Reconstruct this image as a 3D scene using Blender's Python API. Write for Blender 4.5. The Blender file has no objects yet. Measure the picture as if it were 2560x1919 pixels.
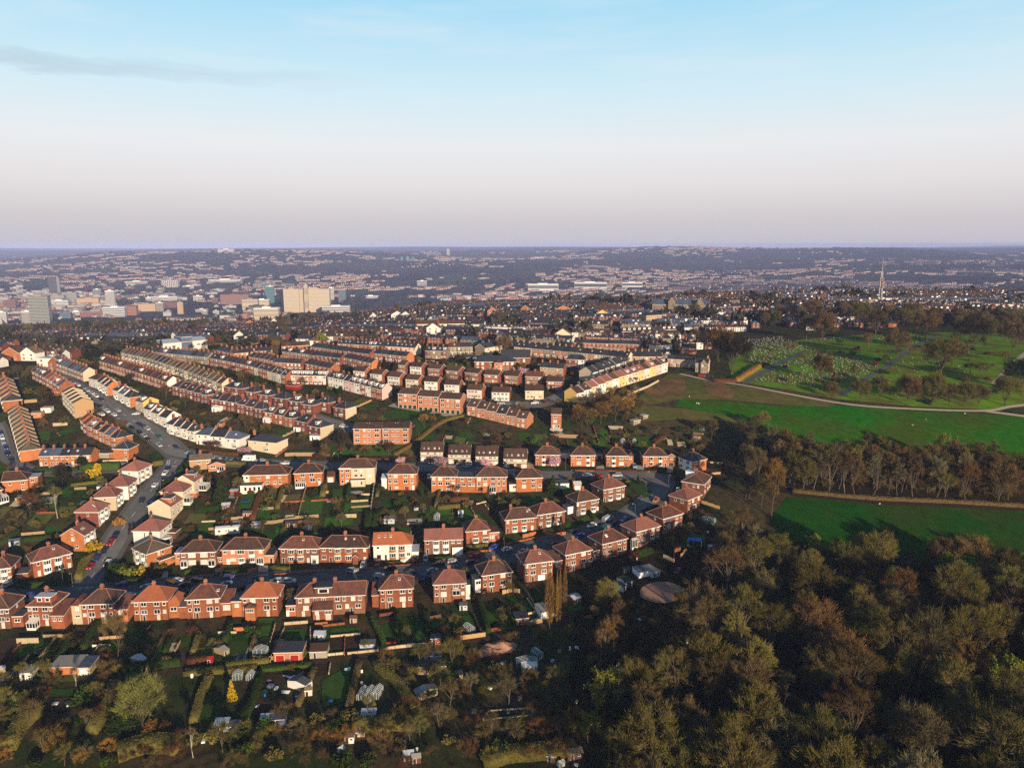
import bpy,bmesh,math,random,bisect
import numpy as np
from mathutils import Vector,Matrix
# ------------------------------------------------------------------ camera, sky, sun, exposure
SC=bpy.context.scene
COL=SC.collection
H,F,CX,CY=120.0,1900.0,1280.0,959.5
PITCH=math.atan((CY-610.0)/F)
cam_d=bpy.data.cameras.new('camera')
cam=bpy.data.objects.new('camera',cam_d)
COL.objects.link(cam)
cam.location=(0,0,H)
cam.rotation_euler=(math.pi/2-PITCH,0,0)
cam_d.sensor_width=36.0
cam_d.lens=36.0*F/2560.0
cam_d.clip_start=1.0
cam_d.clip_end=90000.0
SC.camera=cam
SUN_AZ=math.radians(27)
SUN_EL=math.radians(11)
sun_d=bpy.data.lights.new('sun','SUN')
sun_d.energy=5.0
sun_d.angle=math.radians(0.6)
sun_d.color=(1.0,0.79,0.55)
sun=bpy.data.objects.new('sun',sun_d)
COL.objects.link(sun)
SDIR=Vector((math.sin(SUN_AZ)*math.cos(SUN_EL),-math.cos(SUN_AZ)*math.cos(SUN_EL),math.sin(SUN_EL)))
sun.rotation_euler=SDIR.to_track_quat('Z','Y').to_euler()
SC.view_settings.view_transform='Standard'
SC.view_settings.look='None'
SC.view_settings.exposure=0.45
SC.view_settings.gamma=1.0
SC.view_settings.use_curve_mapping=False
SC.cycles.max_bounces=5
SC.cycles.diffuse_bounces=2
SC.cycles.glossy_bounces=2
SC.cycles.transmission_bounces=2
SC.cycles.volume_bounces=0
SC.cycles.use_denoising=False
SC.cycles.caustics_reflective=False
SC.cycles.caustics_refractive=False
def nd(nt,kind,**kw):
 n=nt.nodes.new(kind)
 for k,v in kw.items():
  if k.startswith('in_'):
   key=k[3:]
   n.inputs[int(key)if key.isdigit()else key].default_value=v
  else:
   setattr(n,k,v)
 return n
def math_n(nt,op,a,b=None,c=None,clamp=False):
 n=nt.nodes.new('ShaderNodeMath')
 n.operation=op
 n.use_clamp=clamp
 for i,v in enumerate((a,b,c)):
  if v is None:
   continue
  if isinstance(v,(int,float)):
   n.inputs[i].default_value=v
  else:
   nt.links.new(v,n.inputs[i])
 return n.outputs[0]
def mix_n(nt,fac,a,b,blend='MIX'):
 n=nt.nodes.new('ShaderNodeMix')
 n.data_type='RGBA'
 n.blend_type=blend
 for i,v in((0,fac),(6,a),(7,b)):
  if isinstance(v,(int,float)):
   n.inputs[i].default_value=v
  elif isinstance(v,tuple):
   n.inputs[i].default_value=(*v[:3],1.0)
  else:
   nt.links.new(v,n.inputs[i])
 return n.outputs[2]
def ramp_n(nt,fac,stops,interp='LINEAR'):
 n=nt.nodes.new('ShaderNodeValToRGB')
 cr=n.color_ramp
 cr.interpolation=interp
 while len(cr.elements)<len(stops):
  cr.elements.new(0.5)
 for e,(p,c)in zip(cr.elements,stops):
  e.position=p
  e.color=(*c,1.0)if isinstance(c,tuple)else(c,c,c,1.0)
 nt.links.new(fac,n.inputs[0])
 return n.outputs[0]
W=bpy.data.worlds.new('World')
SC.world=W
W.use_nodes=True
wt=W.node_tree
bg=wt.nodes['Background']
sky=nd(wt,'ShaderNodeTexSky',sky_type='NISHITA',sun_disc=False,sun_elevation=SUN_EL,sun_rotation=math.pi-SUN_AZ)
sky.air_density=1.0
sky.dust_density=1.5
sky.ozone_density=2.0
SKY_STRENGTH=0.1
tc=nd(wt,'ShaderNodeTexCoord')
sx=nd(wt,'ShaderNodeSeparateXYZ')
wt.links.new(tc.outputs['Generated'],sx.inputs[0])
elev=math_n(wt,'MAXIMUM',sx.outputs[2],0.0)
fa=1.0/SKY_STRENGTH
# evening air: pale warm grey over the horizon, white above it, then clear blue
grad=ramp_n(wt,elev,[(0.0,(.43,.42,.485)),(0.03,(.48,.45,.475)),(0.075,(.60,.565,.575)),(0.12,(.63,.635,.65)),(0.18,(.50,.64,.70)),(0.28,(.30,.55,.70)),(0.40,(.05,.14,.26)),(1.0,(.012,.04,.10))])
u_s=math_n(wt,'DIVIDE',sx.outputs[0],math_n(wt,'ADD',math_n(wt,'ABSOLUTE',sx.outputs[1]),0.05))
cv=nd(wt,'ShaderNodeCombineXYZ')
wt.links.new(math_n(wt,'MULTIPLY',u_s,2.2),cv.inputs[0])
wt.links.new(math_n(wt,'MULTIPLY',sx.outputs[2],17.0),cv.inputs[1])
n1=nd(wt,'ShaderNodeTexNoise',in_Scale=1.6,in_Detail=6.0,in_Roughness=0.6)
wt.links.new(cv.outputs[0],n1.inputs['Vector'])
wisp=ramp_n(wt,n1.outputs[0],[(0.48,0.0),(0.75,1.0)])
wisp_f=math_n(wt,'MULTIPLY',math_n(wt,'MULTIPLY',wisp,ramp_n(wt,elev,[(0.08,0.0),(0.16,1.0),(0.4,1.0),(0.6,0.2)])),0.45)
grad2=mix_n(wt,wisp_f,grad,(.60,.65,.68))
# a long grey cloud bar low in the sky
n2=nd(wt,'ShaderNodeTexNoise',in_Scale=3.0,in_Detail=7.0,in_Roughness=0.65)
wt.links.new(cv.outputs[0],n2.inputs['Vector'])
bar_c=math_n(wt,'MULTIPLY_ADD',math_n(wt,'SUBTRACT',n2.outputs[0],0.5),0.045,0.190)
bar_d=math_n(wt,'ABSOLUTE',math_n(wt,'SUBTRACT',sx.outputs[2],bar_c))
bar=math_n(wt,'SUBTRACT',1.0,math_n(wt,'DIVIDE',bar_d,0.010),clamp=True)
bar_u=ramp_n(wt,math_n(wt,'MULTIPLY_ADD',u_s,0.5,0.5),[(0.10,1.0),(0.22,0.95),(0.33,0.55),(0.43,0.0)])
front=math_n(wt,'GREATER_THAN',sx.outputs[1],0.0)
bar_f=math_n(wt,'MULTIPLY',math_n(wt,'MULTIPLY',math_n(wt,'POWER',bar,0.7),bar_u),math_n(wt,'MULTIPLY',front,0.5))
grad3=mix_n(wt,bar_f,grad2,(.33,.39,.46))
scl=nd(wt,'ShaderNodeVectorMath',operation='SCALE')
scl.inputs[3].default_value=fa
wt.links.new(grad3,scl.inputs[0])
wt.links.new(mix_n(wt,0.92,sky.outputs[0],scl.outputs[0]),bg.inputs[0])
bg.inputs[1].default_value=SKY_STRENGTH
random.seed(7)
RNG=np.random.default_rng(7)
# ------------------------------------------------------------------ terrain height
YS=[-3000,-900,-500,-330,-200,-80,0,90,160,228,268,310,358,400,440,500,620,740,900,1050,1150,1300,1500,1750,2000,2800,3500,4000,4700,5500,6500,9000,14000,30000,60000]
TAB={-0.80:[90,90,86,70,34,6,-6,-10,-6,-1,2,12,18,29,36,39,35,26,12,-3,-16,-38,-64,-84,-90,-96,-84,-72,-56,-40,-50,0,30,-20,-600],-0.40:[90,90,86,72,36,6,-6,-10,-6,-1,2,12,18,29,36,40,38,32,20,6,-8,-30,-58,-82,-90,-96,-80,-68,-52,-14,34,20,40,0,-560],0.00:[95,95,90,74,40,8,-5,-10,-6,-1,2,12,18,29,36,40,42,44,44,38,28,2,-34,-70,-90,-96,-80,-66,-50,-12,50,45,48,10,-300],
0.40:[100,105,108,98,60,14,-4,-9,-5,0,3,12,18,28,35,41,44,47,53,53,46,20,-12,-40,-60,-70,-62,-50,-36,-20,36,58,54,15,-250],
0.80:[100,108,114,106,70,18,-3,-8,-4,0,3,11,17,27,34,41,45,48,54,53,44,22,0,-14,-24,-34,-36,-30,-16,0,30,50,56,20,-230],
}
_UK=sorted(TAB)
ROWS=np.concatenate([np.linspace(-3000,-700,12,endpoint=False),np.linspace(-700,80,40,endpoint=False),np.linspace(80,620,181,endpoint=False),np.linspace(620,1400,120,endpoint=False),np.geomspace(1400,20000,120)])
COLS=np.linspace(-1.25,1.25,181)
def _dw(Y):
 return np.maximum(Y,0.0)+600.0
def _z_raw(X,Y):
 u=np.clip(X/np.maximum(Y,250.0),-0.8,0.8)
 prof=np.array([np.interp(Y,YS,TAB[k])for k in _UK])
 k=np.clip((u+0.8)/0.4,0,3.9999)
 i=k.astype(int)
 f=k-i
 f=f*f*(3-2*f)
 idx=np.arange(len(X))
 z=prof[i,idx]*(1-f)+prof[i+1,idx]*f
 far=np.clip((Y-2600)/3500.0,0,1)
 far=far*np.clip(1.5-Y/14000.0,.4,1)
 z=z+far*(26*np.sin(X/830+1.3+Y/2100)+20*np.sin(Y/640+X/1700)+14*np.sin(X/390-Y/900+0.5))
 # the hillside behind the camera, square to the sun: it keeps the evening sun off the wood and the lower field
 q=-X*math.sin(SUN_AZ)+Y*math.cos(SUN_AZ)
 hz=np.interp(q,[-3000,-900,-450,-350,-250,-100,40,120],[109,119,113,101,65,17,-8,-9])
 hz=hz+7*np.clip((X*math.cos(SUN_AZ)+Y*math.sin(SUN_AZ)-270)/80,-1,1)*np.clip((-150-q)/100,0,1)
 k2=np.clip((Y-20)/120.0,0,1)
 k2=k2*k2*(3-2*k2)
 z=hz*(1-k2)+z*k2
 far2=np.clip((Y-9000)/9000.0,0,1)
 z=z+far2*(24*np.sin(X/2300+2.0)+14*np.sin(X/900+Y/3000)+8*np.sin(X/410+1.0))
 return z
def _build_grid():
 Yg,Ug=np.meshgrid(ROWS,COLS,indexing='ij')
 Xg=Ug*_dw(Yg)
 Zg=_z_raw(Xg.ravel(),Yg.ravel()).reshape(Yg.shape)
 k=np.array([1,2,3,2,1])/9.0
 for _ in range(3):
  P=np.pad(Zg,((2,2),(0,0)),mode='edge')
  Zg=sum(k[j]*P[j:j+Zg.shape[0]]for j in range(5))
  P=np.pad(Zg,((0,0),(2,2)),mode='edge')
  Zg=sum(k[j]*P[:,j:j+Zg.shape[1]]for j in range(5))
 return Xg,Yg,Zg
XG,YG,ZG=_build_grid()
_RL=list(ROWS)
_ZL=ZG.tolist()
_c0,_dc=float(COLS[0]),float(COLS[1]-COLS[0])
def Z(x,y):
 i=min(max(bisect.bisect_right(_RL,y)-1,0),len(_RL)-2)
 fy=min(max((y-_RL[i])/(_RL[i+1]-_RL[i]),0.0),1.0)
 c=(x/(max(y,0.0)+600.0)-_c0)/_dc
 j=min(max(int(c),0),len(COLS)-2)
 fx=min(max(c-j,0.0),1.0)
 a,b=_ZL[i],_ZL[i+1]
 return(a[j]*(1-fx)+a[j+1]*fx)*(1-fy)+(b[j]*(1-fx)+b[j+1]*fx)*fy
 # photo crops, so that a point can be given where it is read off: origin x, origin y, scale
CROPS={'a':(0,880,.2171),'b':(400,880,.2171),'c':(820,880,.2171),'d':(1280,880,.2171),'e':(1700,880,.3888),'f':(0,1120,.2171),'g':(400,1120,.2171),'h':(820,1120,.2171),'i':(1240,1080,.2533),'j':(0,1420,.3009),'k':(480,1420,.3009),'l':(960,1420,.3009),'m':(1440,1250,.5063),'n':(0,600,.2893),'o':(640,600,.2893),'p':(1280,600,.2893),'q':(1920,600,.2893),
'r':(640,740,.19),'s':(1040,740,.19),'t':(1440,720,.19),'v':(0,760,.19),'w':(380,760,.19),'X':(0,0,1.0)}
_cp,_sp=math.cos(PITCH),math.sin(PITCH)
def px(c,x,y):
 o=CROPS[c]
 return o[0]+x*o[2],o[1]+y*o[2]
def at(c,x,y,near=70.0):
 """The ground point seen at a place in the photograph."""
 X,Y=px(c,x,y)
 a,b=(X-CX)/F,(CY-Y)/F
 dx,dy,dz=a,_cp+b*_sp,-_sp+b*_cp
 t,step=near,2.0
 pt=t
 while t<60000:
  if H+dz*t<Z(dx*t,dy*t):
   break
  pt=t
  step=max(2.0,t*0.006)
  t+=step
 lo,hi=pt,t
 for _ in range(24):
  m=0.5*(lo+hi)
  if H+dz*m<Z(dx*m,dy*m):
   hi=m
  else:
   lo=m
 t=hi
 return Vector((dx*t,dy*t,Z(dx*t,dy*t)))
def to_px(v):
 x,y,z=v[0],v[1],v[2]-H
 d=y*_cp-z*_sp
 h=y*_sp+z*_cp
 return CX+F*x/d,CY-F*h/d
 # ------------------------------------------------------------------ materials
MATS={}
def mat(name,col,rough=.85,var=.18,scale=1.2,spec=.2,objvar=.12,tint=False,col2=None,scale2=.25,metal=0.0,streak=None):
 if name in MATS:
  return MATS[name]
 m=bpy.data.materials.new(name)
 m.use_nodes=True
 nt=m.node_tree
 p=nt.nodes['Principled BSDF']
 tcn=nd(nt,'ShaderNodeTexCoord')
 no=nd(nt,'ShaderNodeTexNoise',in_Scale=scale,in_Detail=5.0,in_Roughness=.65)
 vec=tcn.outputs['Object']
 if streak:
  mp=nd(nt,'ShaderNodeMapping')
  mp.inputs['Scale'].default_value=streak
  nt.links.new(vec,mp.inputs[0])
  vec=mp.outputs[0]
 nt.links.new(vec,no.inputs['Vector'])
 if tint:
  oi0=nd(nt,'ShaderNodeObjectInfo')
  base=oi0.outputs['Color']
 else:
  base=col
 if col2 is not None:
  nb=nd(nt,'ShaderNodeTexNoise',in_Scale=scale2,in_Detail=4.0,in_Roughness=.6)
  nt.links.new(tcn.outputs['Object'],nb.inputs['Vector'])
  base=mix_n(nt,ramp_n(nt,nb.outputs[0],[(.4,0.0),(.62,1.0)]),base,col2)
 oi=nd(nt,'ShaderNodeObjectInfo')
 val=math_n(nt,'MULTIPLY',math_n(nt,'MULTIPLY_ADD',no.outputs[0],4*var,1-2*var),math_n(nt,'MULTIPLY_ADD',oi.outputs['Random'],2*objvar,1-objvar))
 sc=nd(nt,'ShaderNodeVectorMath',operation='SCALE')
 nt.links.new(val,sc.inputs[3])
 if isinstance(base,tuple):
  sc.inputs[0].default_value=base
 else:
  nt.links.new(base,sc.inputs[0])
 nt.links.new(sc.outputs[0],p.inputs['Base Color'])
 p.inputs['Roughness'].default_value=rough
 p.inputs['Specular IOR Level'].default_value=spec
 p.inputs['Metallic'].default_value=metal
 MATS[name]=m
 return m
M={'brick_red':mat('red_brick',(.29,.092,.038),objvar=.2,scale=2.5,col2=(.20,.066,.034),scale2=.6),'brick_orange':mat('orange_brick',(.43,.15,.05),objvar=.2,scale=2.5,col2=(.34,.12,.05),scale2=.6),'brick_dark':mat('dark_brick',(.19,.055,.036),objvar=.2,scale=2.5,col2=(.13,.05,.036),scale2=.6),'brick_mid':mat('brown_brick',(.23,.095,.052),objvar=.2,scale=2.5,col2=(.17,.075,.045),scale2=.6),
'brick_pink':mat('pink_brick',(.46,.19,.10),scale=2.5,col2=(.38,.16,.09),scale2=.6),
'brick_tan':mat('tan_brick',(.40,.25,.13),scale=2.5),
'white':mat('white_render',(.74,.70,.64),var=.08,scale=.8,col2=(.64,.60,.54),scale2=.4),
'cream':mat('cream_render',(.58,.47,.33),objvar=.2,var=.08,scale=.8),
'yellow':mat('yellow_render',(.72,.47,.15),var=.08,scale=.8),
'pink':mat('pink_render',(.66,.45,.40),var=.08,scale=.8),
'stone':mat('buff_stone',(.25,.185,.115),objvar=.25,scale=2.0,col2=(.18,.135,.09),scale2=.7),
'roof_red':mat('red_roof_tile',(.165,.062,.040),objvar=.28,scale=1.6,var=.34,col2=(.095,.046,.038),scale2=.35,streak=(1,.35,1)),
'roof_orange':mat('orange_roof_tile',(.38,.12,.05),scale=1.6,var=.2,col2=(.33,.10,.05),scale2=.3),
'roof_pink':mat('pink_roof_tile',(.27,.11,.085),objvar=.28,scale=1.6,var=.2,col2=(.22,.09,.07),scale2=.3),
'roof_brown':mat('brown_roof_tile',(.095,.050,.034),objvar=.28,scale=1.6,var=.34,col2=(.062,.036,.028),scale2=.35,streak=(1,.35,1)),
'roof_tan':mat('tan_roof_tile',(.16,.112,.07),objvar=.28,scale=1.6,var=.3,col2=(.105,.08,.056),scale2=.35),
'roof_slate':mat('dark_slate',(.036,.036,.043),objvar=.28,rough=.6,scale=1.6,var=.3,spec=.4,col2=(.032,.032,.036),scale2=.4),
'roof_blue':mat('blue_slate',(.085,.11,.17),objvar=.28,rough=.55,scale=1.6,var=.25,spec=.4,col2=(.06,.07,.10),scale2=.4),
'roof_felt':mat('roof_felt',(.08,.085,.095),rough=.75,scale=1.0,var=.25),
'roof_pale':mat('pale_flat_roof',(.42,.45,.50),rough=.6,scale=1.0,var=.15),
'ridge':mat('ridge_tile',(.36,.16,.10),var=.1),
'ridge_pale':mat('pale_ridge_tile',(.29,.25,.21),var=.1),
'frame':mat('white_paint',(.80,.78,.74),rough=.45,var=.03,spec=.4),
'glass_dark':mat('window_glass',(.018,.020,.024),rough=.06,var=.1,spec=.6,objvar=.4),
'glass_mid':mat('grey_window_glass',(.10,.11,.12),rough=.08,var=.3,spec=.6,objvar=.4),
'glass_pale':mat('curtain_and_reflection_glass',(.55,.51,.45),rough=.15,var=.12,spec=.5),  # pale colour paints in bright reflections as well as curtains behind the glass
'door_red':mat('red_door',(.28,.02,.015),rough=.4,var=.05),
'door_dark':mat('dark_door',(.035,.03,.03),rough=.4,var=.05),
'door_green':mat('green_garage_door',(.012,.05,.025),rough=.4,var=.05),
'door_blue':mat('blue_door',(.03,.06,.20),rough=.4,var=.05),
'wood':mat('pale_timber',(.30,.21,.12),var=.2,scale=3),
'wood_new':mat('new_timber',(.42,.27,.13),var=.15,scale=3),
'wood_dark':mat('brown_timber',(.13,.06,.032),var=.25,scale=3),
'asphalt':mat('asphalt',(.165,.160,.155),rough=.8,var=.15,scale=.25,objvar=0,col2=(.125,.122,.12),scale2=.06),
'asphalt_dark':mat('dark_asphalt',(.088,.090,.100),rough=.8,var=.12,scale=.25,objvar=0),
'pavement':mat('pavement_slabs',(.10,.095,.088),var=.15,scale=.8,objvar=0),
'concrete':mat('concrete',(.30,.27,.23),var=.15,scale=.6),
'wallstone':mat('garden_wall_stone',(.48,.38,.24),var=.2,scale=1.5),
'paint':mat('road_paint',(.55,.55,.53),var=.1,objvar=0),
'path':mat('pale_gravel_path',(.42,.35,.27),spec=0,var=.15,scale=.4,objvar=0),
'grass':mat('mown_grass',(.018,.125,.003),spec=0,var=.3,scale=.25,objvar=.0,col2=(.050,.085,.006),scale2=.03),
'grass_shaded':mat('shade_darkened_grass',(.011,.068,.004),spec=0,var=.3,scale=.25,objvar=0,col2=(.030,.055,.006),scale2=.04),  # grass colour darkened, so the lower field's shade is painted in
'grass_lit':mat('sunlit_grass',(.11,.23,.008),spec=0,var=.3,scale=.15,objvar=.0,col2=(.11,.12,.018),scale2=.05),  # yellow-green glow of low sun on the grass, put into its base colour
'lawn':mat('garden_lawn',(.030,.085,.012),spec=0,var=.25,scale=.3,objvar=.35,col2=(.045,.07,.015),scale2=.12),
'rough':mat('rough_grass',(.085,.10,.022),spec=0,var=.3,scale=.2,objvar=.0,col2=(.12,.095,.03),scale2=.05),
'bracken':mat('dead_bracken',(.20,.115,.05),spec=0,var=.3,scale=.3,objvar=.0,col2=(.12,.075,.035),scale2=.08),
'soil':mat('dug_soil',(.055,.036,.022),spec=0,var=.3,scale=.8,objvar=.2),
'gravel':mat('pink_gravel',(.38,.21,.14),spec=0,var=.15,scale=.5,objvar=.0),
'litter':mat('leaf_litter',(.030,.022,.012),spec=0,var=.35,scale=.3,objvar=.0,col2=(.020,.022,.008),scale2=.08),
'hedge':mat('hedge_leaves',(.05,.06,.015),spec=0,var=.35,scale=1.5,tint=True),
'twig':mat('twigs',(.07,.05,.02),spec=0,var=.3,scale=.5,objvar=.25,tint=True),
'bark':mat('bark',(.075,.055,.038),var=.3,scale=2.0,tint=True,objvar=.15),
'paint_car':mat('car_paint',(.5,.5,.5),rough=.25,var=.02,spec=.5,objvar=.0,tint=True),
'plain':mat('painted_panel',(.5,.5,.5),rough=.6,var=.12,scale=1.0,tint=True,objvar=.05),
'tyre':mat('tyre_rubber',(.012,.012,.012),var=.05),
'metal':mat('grey_metal',(.22,.22,.22),rough=.4,var=.1,metal=.6),
'grave':mat('gravestone',(.17,.16,.125),var=.2,scale=.3,objvar=.35),
'skin':mat('skin',(.45,.25,.17),var=.05),
'cloth':mat('cloth',(.5,.5,.5),var=.1,tint=True),
}
# ------------------------------------------------------------------ mesh helpers
class MB:
 """Collects faces, then links them as ONE mesh object (or hands back the mesh)."""
 def __init__(self):
  self.v,self.f,self.m,self.mats=[],[],[],[]
 def mi(self,m):
  m=M[m]if isinstance(m,str)else m
  if m not in self.mats:
   self.mats.append(m)
  return self.mats.index(m)
 def poly(self,pts,m):
  n=len(self.v)
  self.v.extend([tuple(p)for p in pts])
  self.f.append(tuple(range(n,n+len(pts))))
  self.m.append(self.mi(m))
 def prism(self,base,z0,z1,m,cap=True,m_top=None):
  """A vertical prism over a counter-clockwise outline."""
  k=len(base)
  for i in range(k):
   a,b=base[i],base[(i+1)%k]
   self.poly([(a[0],a[1],z0),(b[0],b[1],z0),(b[0],b[1],z1),(a[0],a[1],z1)],m)
  if cap:
   self.poly([(p[0],p[1],z1)for p in base],m_top or m)
   self.poly([(p[0],p[1],z0)for p in reversed(base)],m)
 def box(self,x0,x1,y0,y1,z0,z1,m,m_top=None):
  self.prism([(x0,y0),(x1,y0),(x1,y1),(x0,y1)],z0,z1,m,m_top=m_top)
 def tube(self,a,b,r0,r1,m,n=5,cap=False):
  a,b=Vector(a),Vector(b)
  d=(b-a)
  if d.length<1e-6:
   return
  d.normalize()
  u=d.cross(Vector((0,0,1)))
  if u.length<.1:
   u=d.cross(Vector((1,0,0)))
  u.normalize()
  w=d.cross(u)
  k=len(self.v)
  for p,r in((a,r0),(b,r1)):
   for i in range(n):
    t=2*math.pi*i/n
    self.v.append(tuple(p+(u*math.cos(t)+w*math.sin(t))*r))
  mi=self.mi(m)
  for i in range(n):
   j=(i+1)%n
   self.f.append((k+i,k+j,k+n+j,k+n+i))
   self.m.append(mi)
  if cap:
   self.f.append(tuple(k+n+i for i in range(n)))
   self.m.append(mi)
 def bar(self,a,b,w,h,m):
  """A flat-bottomed bar between two points."""
  a,b=Vector(a),Vector(b)
  d=b-a
  s=Vector((-d.y,d.x,0))
  if s.length<1e-6:
   s=Vector((1,0,0))
  s=s.normalized()*(w/2)
  t=Vector((0,0,h))
  q=[a-s,b-s,b+s,a+s]
  self.poly(q[::-1],m)
  self.poly([p+t for p in q],m)
  for i in range(4):
   c,e=q[i],q[(i+1)%4]
   self.poly([c,e,e+t,c+t],m)
 def lathe(self,c,prof,m,n=10):
  k=len(self.v)
  for r,z in prof:
   for i in range(n):
    t=2*math.pi*i/n
    self.v.append((c[0]+r*math.cos(t),c[1]+r*math.sin(t),c[2]+z))
  mi=self.mi(m)
  for s in range(len(prof)-1):
   for i in range(n):
    j=(i+1)%n
    self.f.append((k+s*n+i,k+s*n+j,k+(s+1)*n+j,k+(s+1)*n+i))
    self.m.append(mi)
 def mesh(self,name):
  me=bpy.data.meshes.new(name)
  me.from_pydata(self.v,[],self.f)
  for m in self.mats:
   me.materials.append(m)
  if len(self.mats)>1:
   me.polygons.foreach_set('material_index',self.m)
  me.update()
  return me
 def build(self,name,parent=None):
  return obj(name,self.mesh(name),parent)
def obj(name,me,parent=None,loc=None,rz=0.0,color=None):
 o=bpy.data.objects.new(name,me)
 COL.objects.link(o)
 if parent is not None:
  o.parent=parent
 if loc is not None:
  o.location=loc
 if rz:
  o.rotation_euler=(0,0,rz)
 if color is not None:
  o.color=(*color,1.0)
 return o
def tag(o,label=None,cat=None,group=None,kind=None):
 for k,v in(('label',label),('category',cat),('group',group),('kind',kind)):
  if v:
   o[k]=v
 return o
def thing(name,label,cat,loc,rz=0.0,group=None):
 o=bpy.data.objects.new(name,None)
 o.empty_display_size=0.5
 COL.objects.link(o)
 o.location=loc
 o.rotation_euler=(0,0,rz)
 return tag(o,label,cat,group)
ONES=['','first','second','third','fourth','fifth','sixth','seventh','eighth','ninth','tenth','eleventh','twelfth','thirteenth','fourteenth','fifteenth','sixteenth','seventeenth','eighteenth','nineteenth']
TENS=['','','twenty','thirty','forty','fifty','sixty','seventy','eighty','ninety']
TENTH=['','','twentieth','thirtieth','fortieth','fiftieth','sixtieth','seventieth','eightieth','ninetieth']
def nth(n):
 if n<20:
  return ONES[n]
 return TENTH[n//10]if n%10==0 else TENS[n//10]+'-'+ONES[n%10]
 # cells of the ground already built on, so that shrubs and trees keep off houses and roads
TAKEN=set()
def take(x,y,r=0.0):
 k=int(r//2)+1
 i,j=int(x//2),int(y//2)
 for a in range(-k,k+1):
  for b in range(-k,k+1):
   if(a*a+b*b)*4<=(r+1.5)**2:
    TAKEN.add((i+a,j+b))
def free(x,y,r=0.0):
 k=int(r//2)
 i,j=int(x//2),int(y//2)
 for a in range(-k,k+1):
  for b in range(-k,k+1):
   if(i+a,j+b)in TAKEN:
    return False
 return True
def inside(poly,x,y):
 c=False
 n=len(poly)
 for i in range(n):
  x1,y1=poly[i][0],poly[i][1]
  x2,y2=poly[i-1][0],poly[i-1][1]
  if(y1>y)!=(y2>y)and x<(x2-x1)*(y-y1)/(y2-y1)+x1:
   c=not c
 return c
 # ------------------------------------------------------------------ the ground
def build_ground():
 nr,nc=XG.shape
 me=bpy.data.meshes.new('ground')
 co=np.stack([XG,YG,ZG],-1).reshape(-1,3)
 i,j=np.meshgrid(np.arange(nr-1),np.arange(nc-1),indexing='ij')
 a=(i*nc+j).ravel()
 fa_=np.stack([a,a+1,a+nc+1,a+nc],-1)
 me.from_pydata(co.tolist(),[],fa_.tolist())
 me.polygons.foreach_set('use_smooth',[True]*len(me.polygons))
 m=bpy.data.materials.new('ground_cover')
 m.use_nodes=True
 nt=m.node_tree
 p=nt.nodes['Principled BSDF']
 g=nd(nt,'ShaderNodeNewGeometry')
 sp=nd(nt,'ShaderNodeSeparateXYZ')
 nt.links.new(g.outputs['Position'],sp.inputs[0])
 def noise(scale,detail=5.0,rough=.6):
  n=nd(nt,'ShaderNodeTexNoise',in_Scale=scale,in_Detail=detail,in_Roughness=rough)
  nt.links.new(g.outputs['Position'],n.inputs['Vector'])
  return n.outputs[0]
 near=mix_n(nt,ramp_n(nt,noise(.05),[(.42,0.0),(.58,1.0)]),(.030,.050,.012),(.075,.056,.028))
 near=mix_n(nt,ramp_n(nt,noise(.35,6),[(.45,0.0),(.7,1.0)]),near,(.026,.020,.010))
 # far country: woods, fields and built-over slopes
 f1=ramp_n(nt,noise(.0011,7),[(.47,0.0),(.56,1.0)])
 far_c=mix_n(nt,f1,(.016,.021,.016),(.055,.046,.042))
 far_c=mix_n(nt,ramp_n(nt,noise(.0017,4),[(.55,0.0),(.61,1.0)]),far_c,(.045,.090,.026))
 far_c=mix_n(nt,ramp_n(nt,noise(.006,6),[(.5,0.0),(.65,1.0)]),far_c,(.028,.026,.026))
 ff=ramp_n(nt,math_n(nt,'DIVIDE',sp.outputs[1],4000.0),[(.28,0.0),(.5,1.0)])
 colr=mix_n(nt,ff,near,far_c)
 nt.links.new(colr,p.inputs['Base Color'])
 p.inputs['Roughness'].default_value=.95
 p.inputs['Specular IOR Level'].default_value=0
 me.materials.append(m)
 me.update()
 tag(obj('ground',me),kind='structure')
build_ground()
def drape(name,poly,m,off=.12,step=5.0,kind='structure'):
 """A thin sheet laid over the ground inside an outline of world points."""
 bm=bmesh.new()
 vs=[bm.verts.new((p[0],p[1],0))for p in poly]
 f=bm.faces.new(vs)
 if f.normal.z<0 or sum((poly[i][0]-poly[i-1][0])*(poly[i][1]+poly[i-1][1])for i in range(len(poly)))>0:
  bmesh.ops.reverse_faces(bm,faces=[f])
 bmesh.ops.triangulate(bm,faces=list(bm.faces))
 for ax in(0,1):
  lo,hi=min(p[ax]for p in poly),max(p[ax]for p in poly)
  t=math.floor(lo/step)*step+step
  while t<hi:
   no=(1,0,0)if ax==0 else(0,1,0)
   co=(t,0,0)if ax==0 else(0,t,0)
   bmesh.ops.bisect_plane(bm,geom=bm.verts[:]+bm.edges[:]+bm.faces[:],plane_co=co,plane_no=no)
   t+=step
 bmesh.ops.triangulate(bm,faces=list(bm.faces))
 for v in bm.verts:
  v.co.z=Z(v.co.x,v.co.y)+off
 me=bpy.data.meshes.new(name)
 bm.to_mesh(me)
 bm.free()
 me.materials.append(M[m]if isinstance(m,str)else m)
 o=obj(name,me)
 tag(o,kind=kind)
 return o
def wpoly(c,pts):
 return[at(c,x,y)for x,y in pts]
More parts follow.
